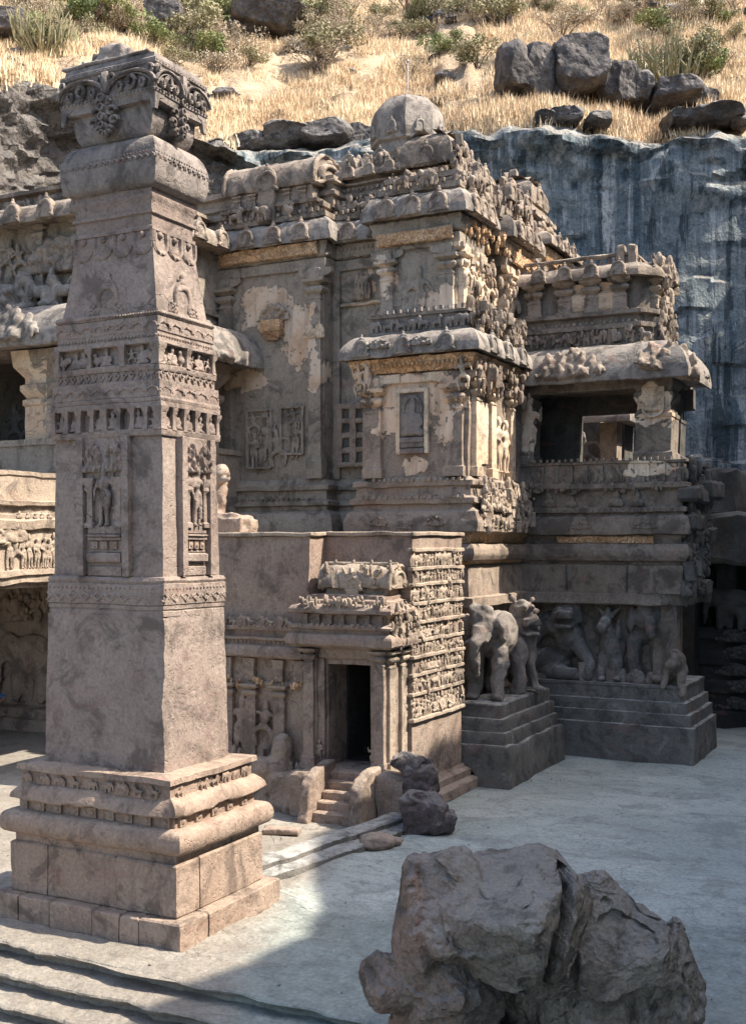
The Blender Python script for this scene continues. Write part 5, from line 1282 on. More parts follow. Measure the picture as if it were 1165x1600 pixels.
# side face carries plaster too: sunlit
for x, f in ((-15.35, 'S'), (-12.78, 'S')): pila(shr, x, 30.0, 8.42, 11.38, .5, .16, f, 'shrine')
for y in (30.4, 31.6, 33.2): pila(shr, -12.4, y, 8.42, 11.38, .38, .16, 'E', 'cream')
wsw('side_panel', [(-12.38, 30.65), (-12.38, 31.35)], [(0, 8.8), (.05, 8.82), (.05, 10.6), (0, 10.62)], 'cream', shr)
frieze(shr, (-12.36, 31.9), (-12.36, 32.95), 8.6, 10.6, [('stand', 0), ('stand', 1)], 2, 'cream', 'E', .05, .8, 9)
frieze(shr, (-12.0, 30.0), (-12.0, 33.6), 7.45, 8.25, [('clump', 4), ('sit', 0), ('lion', 0), ('clump', 7)], 8, 'relief', 'E', .0, .7, 10)
frieze(shr, (-11.95, 30.0), (-11.95, 33.6), 6.95, 7.4, [('sit', 0), ('lion', 0), ('bust', 0)], 9, 'relief', 'E', .0, .6, 12)
for x in (-15.0, -13.2): inst('scroll_relief', F_(('clump', 9), 'shrine'), shr, face(x, 29.56, 7.0, 'S', .28, .3, .4))
inst('scroll_relief', F_(('clump', 9), 'shrine'), shr, face(-14.1, 29.6, 6.92, 'S', .35, .2, .25))
# niche and seated figure
nf = MB()
for a, b, c_, d in ((-14.62, -14.5, 9.1, 10.98), (-13.72, -13.6, 9.1, 10.98), (-14.5, -13.72, 10.86, 10.98)): nf.box(a, b, 29.88, 30.02, c_, d, .015, .4)
part('niche_frame', nf, M['cream'], shr, FINE)
wbox('niche_back', -14.5, -13.72, 29.95, 30.05, 9.1, 10.86, 'statue', shr, .01)
for z, o in ((9.1, .1), (9.28, .06), (9.42, .1)): wbox('niche_seat', -14.48, -13.74, 29.95 - o, 30.0, z, z + .15, 'statue', shr, .02, .3, FINE)
inst('seated_figure', F_(('sit', 0), 'statue'), shr, face(-14.1, 29.9, 9.56, 'S', 1.12, .5, 1.15))
mb = MB(); mb.tube([(-14.1 + .28 * math.cos(t), 29.93, 10.4 + .34 * math.sin(t)) for t in np.linspace(-.3, math.pi + .3, 14)], .045, 6); part('niche_arch', mb, M['statue'], shr, FINE)
# beam, painted frieze, corner brackets, eave
wsw('architrave', SP, [(.02, 11.12), (.1, 11.14), (.1, 11.4), (.02, 11.42)], 'shrine', shr)
wbox('painted_beam', -15.2, -14.5, 29.86, 30.0, 11.14, 11.4, 'cream', shr, .01); wbox('painted_beam', -13.75, -12.95, 29.86, 30.0, 11.14, 11.4, 'cream', shr, .01)
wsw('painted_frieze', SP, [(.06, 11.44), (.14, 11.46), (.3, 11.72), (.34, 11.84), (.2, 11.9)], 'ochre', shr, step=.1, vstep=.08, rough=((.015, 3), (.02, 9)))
for x, f, y in ((-15.7, 'S', 29.95), (-12.45, 'S', 29.95)):
    inst('bracket_figure', F_(('dance', 0), 'cream'), shr, face(x, y - .25, 10.75, 'S', .8, 1.2, 1.05))
for y in (30.1, 31.5, 33.0): inst('bracket_figure', F_(('dance', 0), 'shrine'), shr, face(-12.1, y, 10.7, 'E', .9, 1.3, 1.1))
wsw('eave', SP, kapota(.55, .72, 11.86), 'eave', shr, step=.12, vstep=.08, rough=((.03, 1.5), (.014, 6)))
eave_row(shr, (-16.2, 30), (-12.2, 30), 11.96, .44, 3, 'S', 'eave', .55, False)
eave_row(shr, (-12.4, 29.9), (-12.4, 33.6), 11.96, .44, 3, 'E', 'eave', .55, False)
for x in (-15.0, -13.7): inst('scroll_relief', F_(('clump', 15), 'eave'), shr, face(x, 29.5, 12.1, 'S', .42, .5, .35))
wsw('parapet', [(-15.6, 32.8), (-15.6, 30.2), (-12.5, 30.2), (-12.5, 34)], [(.05, 12.5), (.05, 12.68), (-.05, 12.7), (-.05, 13.1), (.03, 13.12), (.03, 13.2), (-.5, 13.22)], 'eave', shr)
frieze(shr, (-15.6, 30.25), (-12.5, 30.25), 12.68, 13.12, [('elephant', 0), ('lion', 0)], 8, 'eave', 'S', .08, .7, 14)
frieze(shr, (-12.55, 30.2), (-12.55, 33.8), 12.68, 13.3, [('elephant', 0), ('lion', 0), ('sit', 1)], 8, 'relief', 'E', .1, .8, 15)

dentils(shr, (-15.7, 29.64), (-12.3, 29.64), 7.8, .1, 'S', 'shrine'); dentils(shr, (-15.7, 29.74), (-12.3, 29.74), 8.3, .09, 'S', 'shrine'); dentils(shr, (-15.7, 29.72), (-12.3, 29.72), 11.6, .09, 'S', 'ochre', 1.5)
dentils(shr, (-15.6, 30.1), (-12.5, 30.1), 13.2, .11, 'S', 'eave')
crust(shr, (-12.05, 30.0), (-12.05, 34.2), 6.95, 8.35, 170, 'E', 'relief', .16, .2, 21)
crust(shr, (-12.2, 30.0), (-12.2, 34.0), 10.9, 11.8, 60, 'E', 'shrine', .18, .25, 22)
crust(shr, (-12.3, 30.2), (-12.3, 34.0), 12.5, 13.3, 120, 'E', 'roof', .18, .25, 23)
crust(shr, (-15.85, 29.9), (-15.2, 29.9), 11.0, 11.8, 26, 'S', 'cream', .18, .2, 24)

# ================================================================== SIDE PORCH on the right
por = thing('side_porch', (-9.7, 37, 0), 'two-storey side porch with an open gallery on a high moulded base, before the cliff', 'porch')
PB = [(-13.2, 34.3), (-7.3, 34.3), (-7.3, 37.4)]
wsw('base_course', PB, [(.42, -.1), (.40, 1.08), (.28, 1.10), (.27, 1.44), (.15, 1.46), (.14, 1.78), (.02, 1.80), (0, 2.16), (.03, 2.18), (.03, 2.26), (-.9, 2.28)], 'base', por, rough=((.015, 1.3), (.006, 6)))
wsw('recess_wall', [(-13.2, 35.1), (-8.0, 35.1), (-8.0, 37.4)], [(0, 2.2), (0, 4.8)], 'porch', por)
mb = MB(); mb.box(-8.3, -7.6, 34.75, 35.2, 2.25, 4.7, .02, .3); part('corner_pier', mb, M['porch'], por)
PBc = [(-13.2, 34.3), (-8.0, 34.3), (-7.35, 34.9), (-7.35, 37.4)]
wsw('overhang', PBc, [(-1.2, 4.62), (-.05, 4.64), (.02, 4.68), (.02, 4.98), (-.05, 5.0)], 'porch', por, top=False)
wsw('wall_course', PB, [(-.6, 4.98), (-.08, 5.0), (-.02, 5.86), (-.12, 5.88), (-.12, 5.98)], 'porch', por, rough=((.025, 1.2), (.01, 6)))
for x, w_ in ((-12.4, .01), (-10.9, .012), (-9.0, .012)): wbox('joint_edge', x - w_, x + w_, 34.27, 34.4, 5.05, 5.84, 'dark', por, .003)
wsw('roll_moulding', PB, [(-.1, 5.95), (.08, 6.0), (.16, 6.15), (.16, 6.32), (.08, 6.5), (-.08, 6.52)], 'porch', por, vstep=.08)
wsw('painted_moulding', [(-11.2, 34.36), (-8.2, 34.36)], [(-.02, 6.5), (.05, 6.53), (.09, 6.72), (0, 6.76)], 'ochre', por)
wsw('recess_moulding', PB, [(-.1, 6.5), (-.1, 6.8)], 'porch', por)
wsw('base_moulding', PB, [(-.1, 6.76), (.16, 6.8), (.18, 7.0), (.10, 7.3), (-.02, 7.38), (-.05, 7.44), (.06, 7.47), (.06, 7.6), (-.08, 7.64), (-.1, 8.12), (.02, 8.15), (.12, 8.2), (.12, 8.32), (-.02, 8.36), (-.02, 8.92), (.05, 8.94), (.05, 9.02), (-.4, 9.04)], 'porch', por, vstep=.1, rough=((.025, 1.4), (.012, 6)))
frieze(por, (-12.6, 34.4), (-7.6, 34.4), 7.62, 8.14, [('bust', 0)], 7, 'porch', 'S', .06, .7, -1)
frieze(por, (-12.6, 34.3), (-7.3, 34.3), 8.36, 8.92, [('elephant', 0), ('lion', 0), ('stand', 0)], 11, 'porch', 'S', .0, .3, 31)
for k in range(12): wbox('railing_post', -12.65 + k * .47, -12.57 + k * .47, 34.26, 34.4, 8.38, 8.9, 'porch', por, .01)
for x in (-10.4, -8.4): inst('scroll_relief', F_(('clump', 9), 'porch'), por, face(x, 34.13, 6.95, 'S', .35, .25, .3))
for k in range(7): inst('eroded_bracket', F_(('clump', 20 + k % 2), 'dark'), por, face(-7.25, 34.6 + k * .4, 4.9 + .9 * (k % 4), 'E', .5, .8, .8))
wbox('eroded_corner', -7.5, -6.9, 34.15, 36, 7.75, 8.2, 'dark', por, .08, .2, HEAVY); wbox('eroded_corner', -7.5, -7.0, 34.3, 36, 6.9, 7.4, 'dark', por, .08, .2, HEAVY)
wbox('eroded_corner', -7.5, -6.8, 36, 38, 7.9, 8.5, 'dark', por, .1, .25, HEAVY)
# gallery: floor, piers, back wall, ceiling, eave
wbox('gallery_floor', -13.2, -7.4, 34.5, 37.3, 8.7, 8.96, 'porch', por)
wbox('gallery_ceiling', -13.2, -7.7, 34.4, 37.3, 11.36, 11.75, 'porch', por)
wbox('gallery_beam', -13.2, -7.7, 34.4, 34.9, 11.2, 11.42, 'porch', por)
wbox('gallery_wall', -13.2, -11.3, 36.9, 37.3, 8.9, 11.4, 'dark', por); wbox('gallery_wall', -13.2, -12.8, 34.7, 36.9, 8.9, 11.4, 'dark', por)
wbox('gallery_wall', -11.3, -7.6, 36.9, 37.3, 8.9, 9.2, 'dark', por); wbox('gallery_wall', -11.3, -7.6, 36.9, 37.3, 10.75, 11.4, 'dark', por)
def pier(x0, x1, y0, y1, z0, z1, mat):
    mb = MB(); h = z1 - z0
    mb.rect(x0, x1, y0, y1, [(.06, z0), (.06, z0 + .12 * h), (0, z0 + .14 * h), (0, z0 + .55 * h), (.03, z0 + .56 * h), (.03, z0 + .6 * h), (-.03, z0 + .62 * h), (-.05, z0 + .72 * h), (.05, z0 + .8 * h), (.05, z0 + .86 * h), (-.03, z0 + .88 * h), (.06, z0 + .93 * h), (.08, z1)], step=.2, vstep=.15)
    return part('pier', mb, M[mat], por)
pier(-8.82, -7.75, 34.5, 35.5, 8.95, 11.4, 'porch'); pier(-13.2, -12.1, 34.42, 35.3, 8.95, 11.4, 'porch'); pier(-8.6, -7.9, 36.4, 37.2, 8.95, 11.4, 'dark')
inst('relief_figure', F_(('stand', 0), 'porch'), por, face(-12.2, 34.4, 9.0, 'S', 2.2, 1))
mb = MB(); mb.box(-8.62, -7.95, 34.42, 34.5, 10.5, 11.25, .04, .2); mb.tube([(-8.28 + .3 * math.cos(t), 34.42, 10.55 - .22 * math.sin(t)) for t in np.linspace(0, math.pi, 9)], .05, 6); part('pier_panel', mb, M['cream'], por, FINE)
EV = [(-13.2, 34.45), (-7.9, 34.45), (-7.9, 37.0)]
wsw('eave', EV, kapota(.82, 1.2, 11.36), 'eave', por, step=.14, vstep=.08, rough=((.03, 1.2), (.014, 6)))
for x, s in ((-10.65, 1.0), (-12.75, .5)): inst('foliage_relief', F_(('clump', 16 if s > .6 else 17), 'roof'), por, face(x, 33.6, 11.46, 'S', .98 * s, .9, 1.4) @ Matrix.Rotation(-.42, 4, 'X'))
inst('foliage_relief', F_(('clump', 18), 'roof'), por, face(-7.75, 33.75, 11.46, 'S', .9, .9, 1.4) @ Matrix.Rotation(-.42, 4, 'X') @ Matrix.Rotation(.5, 4, 'Z'))
for k in range(1): inst('foliage_relief', F_(('clump', 16), 'eave'), por, face(-7.2, 36 + k * 2.0, 11.55, 'E', .8, .8, 1.0) @ Matrix.Rotation(-.5, 4, 'X'))
UP_ = [(-13.2, 34.75), (-8.75, 34.75), (-8.35, 35.2), (-8.35, 37.2)]
wsw('upper_base', UP_, [(-.05, 12.4), (.1, 12.55), (.1, 12.62), (-.02, 12.66), (-.02, 13.1), (.06, 13.12), (.06, 13.26), (-.12, 13.3), (-.12, 13.5), (.06, 13.54), (.06, 13.66), (-.1, 13.7)], 'porch', por, vstep=.1)
frieze(por, (-12.6, 34.78), (-8.4, 34.78), 12.66, 13.12, [('elephant', 0), ('lion', 0)], 9, 'roof', 'S', .05, .6, 33)
frieze(por, (-8.38, 35.3), (-8.38, 37.2), 12.6, 13.3, [('sit', 0), ('lion', 0), ('bust', 0)], 4, 'roof', 'E', .1, .7, 34)
UW = [(-13.2, 35.15), (-9.0, 35.15), (-8.65, 35.5), (-8.65, 37.2)]
wsw('upper_wall', UW, [(0, 13.65), (0, 14.75)], 'porch', por)
for x in (-12.2, -11.2, -10.35, -9.45): 
    pila(por, x, 35.15, 13.66, 14.7, .42, .22, 'S', 'roof', False)
for x in (-10.85, -9.9):
    mb = MB(); mb.sweep([(x - .34, 35.0), (x + .34, 35.0), (x + .34, 35.2), (x - .34, 35.2)], [(-.08, 13.7), (0, 13.8), (.04, 14.1), (-.02, 14.3), (-.14, 14.4), (-.05, 14.5), (.02, 14.6)], True, .2, .1); part('urn_relief', mb, M['cream'], por, FINE)
for y in (35.8, 36.4, 37.0): pila(por, -8.65, y, 13.66, 14.7, .42, .22, 'E', 'relief', False)
wsw('upper_eave', UW, kapota(.42, .48, 14.68), 'roof', por, step=.14, vstep=.08, rough=((.025, 1.5), (.012, 6)))
eave_row(por, (-12.4, 35.15), (-9.0, 35.15), 14.76, .38, 4, 'S', 'roof', .48, False)
eave_row(por, (-8.65, 35.5), (-8.65, 37.2), 14.76, .38, 2, 'E', 'roof', .48, False)
mb = MB(); mb.box(-12.9, -9.2, 35.25, 35.4, 15.42, 15.52, .02, .2); mb.box(-9.2, -9.05, 35.3, 37, 15.42, 15.52, .02, .3); part('balustrade_rail', mb, M['roof'], por)
frieze(por, (-12.8, 35.35), (-9.2, 35.35), 15.1, 15.44, [('bust', 0), ('lion', 0)], 13, 'roof', 'S', .0, .9, 35)
frieze(por, (-9.1, 35.4), (-9.1, 37), 15.1, 15.44, [('bust', 0)], 4, 'roof', 'E', .0, .9, 36)
wbox('upper_roof', -13.2, -9.2, 35.4, 37.2, 14.9, 15.15, 'roof', por)
for x in (-12.95, -9.5, -9.15): wbox('finial_post', x - .12, x + .12, 35.2, 35.45, 15.1, 15.75, 'relief', por, .05, .1, ((.03, 4),))
for k in range(5): inst('roof_finial', F_((('sit', 0), ('bust', 0))[k % 2], 'roof'), por, face(-8.5 + .08 * k, 35.3 + k * .4, 14.9 - .4 * k, 'E', .5))

dentils(por, (-12.6, 34.28), (-7.4, 34.28), 7.48, .1, 'S', 'porch', 1.8, .06); dentils(por, (-12.6, 34.2), (-7.4, 34.2), 9.02, .09, 'S', 'porch', 2.2)
dentils(por, (-12.6, 34.7), (-8.8, 34.7), 13.26, .1, 'S', 'porch'); dentils(por, (-12.6, 35.06), (-9.0, 35.06), 13.66, .09, 'S', 'roof')
crust(por, (-12.6, 34.3), (-7.4, 34.3), 8.15, 8.4, 90, 'S', 'porch', .14, .12, 31)
crust(por, (-7.3, 34.3), (-7.3, 37.3), 5.0, 8.9, 110, 'E', 'dark', .35, .2, 32)
crust(por, (-8.4, 35.2), (-8.4, 37.2), 12.5, 13.7, 90, 'E', 'roof', .2, .25, 33)
crust(por, (-8.5, 35.5), (-8.5, 37.2), 13.7, 15.5, 90, 'E', 'relief', .22, .3, 34)
crust(por, (-12.6, 34.75), (-8.6, 34.75), 12.62, 13.1, 60, 'S', 'roof', .14, .1, 35)
crust(por, (-12.0, 34.7), (-7.8, 34.7), 2.26, 2.5, 40, 'S', 'statue', .4, .1, 36)

# ================================================================== UPPER PAVILION behind the pillar (left)
pav = thing('left_pavilion', (-26, 28, 0), 'upper storey pavilion with a broad curved eave and dark gallery behind the pillar', 'pavilion')
VP_ = [(-36, 26.0), (-21.6, 26.0), (-21.6, 32)]
wsw('parapet', [(-36, 25.6), (-21.4, 25.6), (-21.4, 32)], [(0, 6.0), (0, 9.4), (.05, 9.42), (.05, 9.6), (-.3, 9.62)], 'hall', pav)
wsw('gallery_wall', [(-36, 29.5), (-23.6, 29.5), (-23.6, 32)], [(0, 8), (0, 12.6)], 'dark', pav)
wbox('gallery_ceiling', -36, -21.7, 25.9, 32, 12.2, 12.6, 'porch', pav)
for x, mt in ((-24.6, 'cream'), (-23.9, 'hall'), (-22.2, 'shrine'), (-28.0, 'hall')):
    mb = MB(); mb.rect(x - .42, x + .42, 25.9, 26.7, [(.08, 8.4), (.08, 8.9), (0, 8.95), (0, 10.6), (.05, 10.65), (.05, 10.8), (-.05, 10.85), (.12, 11.1), (.12, 11.25), (0, 11.3), (0, 11.45), (.25, 11.8), (.3, 12.25)], step=.25, vstep=.15); part('pier', mb, M[mt], pav)
mb = MB(); mb.rect(-22.1, -21.3, 29.6, 30.6, [(.08, 8.4), (.08, 8.9), (0, 8.95), (0, 10.6), (.06, 10.65), (.06, 10.8), (-.05, 10.85), (.14, 11.1), (.14, 11.25), (0, 11.3), (0, 11.45), (.25, 11.8), (.3, 12.25)], step=.25, vstep=.15); part('pier', mb, M['shrine'], pav)
frieze(pav, (-27.5, 27.6), (-24.7, 27.6), 9.4, 11.4, [('dance', 0), ('stand', 0), ('dance', 0)], 4, 'dark', 'S', .0, .9, 41)
wbox('relief_block', -24.1, -23.0, 25.75, 26.2, 9.4, 10.4, 'relief', pav, .06, .15, HEAVY)
wsw('eave', [(-36, 26.0), (-21.6, 26.0), (-21.6, 32.2)], kapota(1.15, 1.35, 12.2), 'eave', pav, step=.16, vstep=.09, rough=((.03, 1.2), (.014, 6)))
inst('foliage_relief', F_(('clump', 16), 'eave'), pav, face(-25.0, 24.82, 12.3, 'S', 1.3, .9, 1.75) @ Matrix.Rotation(-.42, 4, 'X'))
inst('foliage_relief', F_(('clump', 18), 'eave'), pav, face(-20.42, 28.6, 12.3, 'E', 1.2, .9, 1.7) @ Matrix.Rotation(-.42, 4, 'X'))
UPV = [(-36, 26.6), (-22.2, 26.6), (-22.2, 32)]
wsw('upper_wall', UPV, [(.1, 13.2), (.1, 13.5), (-.05, 13.55), (-.05, 14.0), (.08, 14.05), (.08, 14.2), (0, 14.25), (0, 16.2)], 'hall', pav, rough=ROUGH)
frieze(pav, (-26.6, 26.5), (-23.0, 26.5), 13.5, 14.9, [('sit', 0), ('sit', 1), ('dance', 0), ('clump', 4), ('lion', 0)], 7, 'eave', 'S', .25, 1.0, 43)
frieze(pav, (-26.6, 26.6), (-23.6, 26.6), 14.6, 16.1, [('dance', 0), ('clump', 6), ('stand', 0)], 5, 'roof', 'S', .1, .7, 44)
for x in (-23.4, -22.6, -25.0): pila(pav, x, 26.6, 14.2, 16.15, .36, .15, 'S', 'hall', False)
wsw('upper_eave', UPV, kapota(.7, .72, 16.1), 'roof', pav, step=.16, vstep=.09)
eave_row(pav, (-27.5, 26.6), (-22.2, 26.6), 16.2, .6, 4, 'S', 'roof', .62, False)
eave_row(pav, (-22.2, 26.8), (-22.2, 31.8), 16.2, .6, 4, 'E', 'roof', .62, False)
wsw('roof_parapet', [(-36, 27), (-22.6, 27), (-22.6, 32)], [(0, 16.7), (0, 16.85), (-.1, 16.88), (-.1, 17.3), (.08, 17.34), (.08, 17.45), (-.4, 17.48)], 'roof', pav)
frieze(pav, (-27.5, 27), (-22.7, 27), 16.85, 17.3, [('lion', 0), ('bust', 0), ('elephant', 0)], 10, 'roof', 'S', .0, .8, 45)
wbox('roof_terrace', -36, -22.7, 27.2, 32, 16.5, 17.3, 'roof', pav)

# ================================================================== SMALL ROOF TOWER and rear parts
tw = thing('roof_tower', (-15.4, 43, 0), 'small stepped roof tower with a knob finial behind the temple hall, before the cliff', 'tower')
wbox('wall', -17.6, -14.4, 42.4, 46, 8, 17.6, 'roof', tw)
wsw('eave', [(-17.6, 42.4), (-14.4, 42.4), (-14.4, 46), (-17.6, 46)], kapota(.45, .6, 17.9), 'roof', tw, True, step=.2, vstep=.1)
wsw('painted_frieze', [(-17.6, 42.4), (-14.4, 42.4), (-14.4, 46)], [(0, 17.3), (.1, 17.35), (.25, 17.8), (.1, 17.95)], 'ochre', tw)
wsw('tier', [(-16.9, 42.6), (-14.9, 42.6), (-14.9, 45), (-16.9, 45)], [(.1, 18.4), (.1, 18.7), (-.05, 18.75), (-.05, 19.2), (.1, 19.25), (.1, 19.4), (-.1, 19.45), (-.1, 19.7)], 'roof', tw, True)
corner_roof(tw, -16.95, -15.0, 42.5, 44.5, 19.4, 19.75, 20.9, 'roof', 'tower_roof')
mb = MB(); mb.rect(-16.15, -15.85, 43.2, 43.5, [(0, 20.6), (0, 21.25), (-.05, 21.35)], step=.2); part('finial', mb, M['roof'], tw)
for k in range(6): inst('roof_finial', F_((('lion', 0), ('bust', 0))[k % 2], 'roof'), tw, face(-16.9 + k * .4, 42.3, 18.45, 'S', .42))
for k in range(3): kudu(tw, -14.3 + .36, 42.9 + k * .9, 17.95, .55, 'E', 'roof')
for k in range(5): inst('roof_finial', F_(('bust', 0), 'relief'), tw, face(-14.75, 42.8 + k * .45, 18.5 + .35 * (k % 2), 'E', .5))

rs = thing('rear_shrine', (-6.5, 44, 0), 'dark rear shrine base with rounded mouldings in deep shade right of the side porch', 'shrine')
RSP = [(-10, 42.2), (-7.6, 42.2), (-6.9, 42.9), (-6.9, 47), (-10, 47)]
wsw('base_moulding', RSP, [(.5, -.1), (.5, .5), (.3, .6), (.3, 1.1), (.42, 1.2), (.42, 1.5), (.2, 1.65), (.2, 2.1), (.34, 2.2), (.36, 2.5), (.1, 2.7), (.1, 3.0), (.25, 3.1), (.25, 3.35), (0, 3.5)], 'shade_black', rs, True, vstep=.15)
wbox('wall', -10, -8.2, 43.4, 47, 3.4, 9, 'shade_black', rs)
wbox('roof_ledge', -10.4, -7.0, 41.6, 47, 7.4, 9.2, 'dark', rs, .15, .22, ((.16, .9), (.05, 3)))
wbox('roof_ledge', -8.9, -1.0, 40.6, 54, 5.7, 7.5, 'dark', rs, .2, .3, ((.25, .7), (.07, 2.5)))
wbox('rear_wall', -10, -1.0, 50.5, 54, 0, 6.2, 'shade_black', rs, .1, .5)
wbox('cave_side', -10, -8.4, 41.2, 51, 0, 6.0, 'shade_black', rs, .1, .5, HEAVY)
mb = MB(); mb.box(-7.95, -7.35, 42.9, 43.5, 3.4, 5.8, .05, .3); part('column', mb, M['dark'], rs)
inst('elephant_relief', F_(('elephant', 0), 'dark'), rs, face(-7.3, 42.2, 3.4, 'S', 1.6, 1.5, 1.8))
for k in range(5): inst('eroded_relief', F_(('clump', 20 + k % 2), 'dark'), rs, face(-7.2 + .2 * (k % 2), 42.1, .6 + .6 * k, 'S', .6, .8, .6))
# ruined far shrine seen through the gallery opening
fs = thing('far_shrine', (-11, 47, 0), 'small ruined shrine with a sloping eave seen through the open gallery of the side porch', 'shrine')
wbox('base', -18, -11.5, 46.1, 49, 0, 9.3, 'dark', fs, .05, .5)
wsw('eave', [(-18, 46), (-12.5, 46), (-12.5, 49)], kapota(.7, .8, 11.4), 'eave', fs)
for x in (-14.8, -12.9): wbox('pier', x - .35, x + .35, 46.1, 46.9, 9.2, 11.5, 'shrine', fs)
inst('relief_figure', F_(('dance', 0), 'statue'), fs, face(-13.9, 46.2, 9.3, 'S', 1.9, 1.2))
wbox('wall', -18, -12.6, 47.5, 49, 9, 11.8, 'dark', fs)

# ================================================================== STATUES at the temple base
ped = thing('elephant_pedestal', (-11.4, 30.8, 0), 'stepped stone pedestal carrying the elephant figures beside the gateway wall', 'pedestal')
def PR(o): return [(-12.3, 28.95 - o), (-11.0 + o, 28.95 - o), (-11.0 + o, 33.2 + o * .3), (-12.3, 33.2 + o * .3)]
wsw('lower_block', PR(.34), [(.03, -.1), (0, 1.02), (-.03, 1.06), (-.25, 1.07)], 'base', ped, True, rough=HEAVY)
wsw('step_course', PR(.2), [(0, 1.04), (0, 1.38), (-.02, 1.41), (-.2, 1.42)], 'base', ped, True)
wsw('step_course', PR(.09), [(0, 1.40), (0, 1.74), (-.02, 1.77), (-.2, 1.78)], 'base', ped, True)
wsw('upper_block', PR(-.05), [(0, 1.76), (0, 2.12), (-.03, 2.15), (-.3, 2.16)], 'base', ped, True)

def Rz(a): return Matrix.Rotation(a, 3, 'Z')
def Ry(a): return Matrix.Rotation(a, 3, 'Y')
def Rx(a): return Matrix.Rotation(a, 3, 'X')
def xform(items, R):
    out = []
    for it in items:
        if it[0] == 'e': out.append(('e', tuple(R @ Vector(it[1])), it[2], R @ (it[3] if len(it) > 3 else Matrix.Identity(3))))
        elif it[0] == 'l': out.append(('l', tuple(R @ Vector(it[1])), tuple(R @ Vector(it[2])), it[3], it[4]))
        elif it[0] == 't': out.append(('t', [tuple(R @ Vector(p)) for p in it[1]], it[2]))
        else: out.append(('b', tuple(R @ Vector(it[1])), it[2], R @ (it[3] if len(it) > 3 else Matrix.Identity(3))))
    return out
ELE = [('e', (0, .9, 1.75), (.62, 1.05, .72)), ('e', (0, -.15, 2.15), (.44, .42, .48)), ('e', (-.2, -.25, 2.48), (.2, .22, .18)), ('e', (.2, -.25, 2.48), (.2, .22, .18)),
       ('e', (-.52, .0, 2.05), (.12, .3, .42)), ('e', (.52, .0, 2.05), (.12, .3, .42)),
       ('t', [(0, -.5, 2.05), (0, -.68, 1.7), (-.03, -.66, 1.3), (-.06, -.5, .95), (-.04, -.34, .72)], [.21, .19, .15, .11, .08]),
       ('t', [(-.22, -.42, 1.8), (-.3, -.72, 1.68)], [.08, .05]), ('t', [(.22, -.42, 1.8), (.3, -.72, 1.68)], [.08, .05]),
       ('l', (-.36, .12, 1.4), (-.36, .05, .12), .26, .2), ('l', (.36, .12, 1.4), (.38, .02, .12), .26, .2), ('e', (-.36, -.02, .08), (.25, .28, .1)), ('e', (.38, -.06, .08), (.25, .28, .1)),
       ('l', (-.4, 1.6, 1.4), (-.4, 1.6, .1), .27, .22), ('l', (.4, 1.6, 1.4), (.4, 1.6, .1), .27, .22)]
lumps('elephant_statue', (-11.78, 29.75, 2.14), ELE, .05, 'statue', ((.08, 1.5), (.04, 3.5), (.015, 8)), 'worn stone elephant facing the viewer on the stepped pedestal beside the gateway', 'statue')
LIO = [('e', (0, .55, 1.0), (.38, .75, .42)), ('e', (0, 0, 1.35), (.46, .42, .55)), ('e', (0, -.12, 2.02), (.40, .40, .40)), ('b', (0, -.56, 2.05), (.26, .2, .10)), ('b', (0, -.52, 1.70), (.24, .2, .06)), ('e', (0, -.78, 2.1), (.12, .08, .1)), ('t', [(.4 * math.cos(t), -.22, 2.0 + .46 * math.sin(t)) for t in np.linspace(-.4, 3.54, 14)], .1), ('e', (-.16, -.5, 2.18), (.1, .1, .1)), ('e', (.16, -.5, 2.18), (.1, .1, .1)),
       ('e', (-.34, -.05, 2.38), (.1, .08, .14)), ('e', (.34, -.05, 2.38), (.1, .08, .14)), ('e', (0, -.3, 1.55), (.36, .26, .3)),
       ('l', (-.28, -.1, 1.1), (-.3, -.25, .12), .2, .14), ('l', (.28, -.1, 1.1), (.34, -.3, .12), .2, .14), ('e', (-.3, -.38, .08), (.18, .26, .1)), ('e', (.34, -.42, .08), (.18, .26, .1)), ('e', (-.28, .9, .45), (.26, .4, .45)), ('e', (.28, .9, .45), (.26, .4, .45))]
lumps('lion_statue', (-11.5, 31.9, 2.15), xform([('e', (it[1][0] * 1.1, it[1][1], it[1][2] * 1.15), it[2]) if it[0] == 'e' else it for it in LIO], Rz(.9)), .05, 'statue', ((.08, 1.5), (.04, 3.5), (.015, 8)), 'sunlit lion head crowding behind the elephant on the stepped pedestal', 'statue')
lion2 = LIO[:10] + [('e', (-.75, .15, .45), (.8, .5, .5)), ('t', [(-.2, .2, 1.5), (-.7, .25, 1.75), (-1.2, .3, 1.5), (-1.5, .3, .8), (-1.5, .2, .3)], [.42, .4, .38, .34, .3]), ('t', [(-1.4, .1, .3), (-.6, -.15, .28), (.2, -.3, .22), (.7, -.35, .18)], [.3, .24, .2, .14]), ('l', (.2, -.05, 1.3), (.75, -.2, .5), .26, .2), ('l', (.75, -.2, .5), (.7, -.35, .15), .2, .16)]
lumps('lion_relief', (-10.95, 34.8, 2.26), lion2, .034, 'base', ((.045, 1.6), (.022, 3.5), (.012, 8)), 'shaded stone lion with open jaws over a fallen animal under the side porch', 'statue')
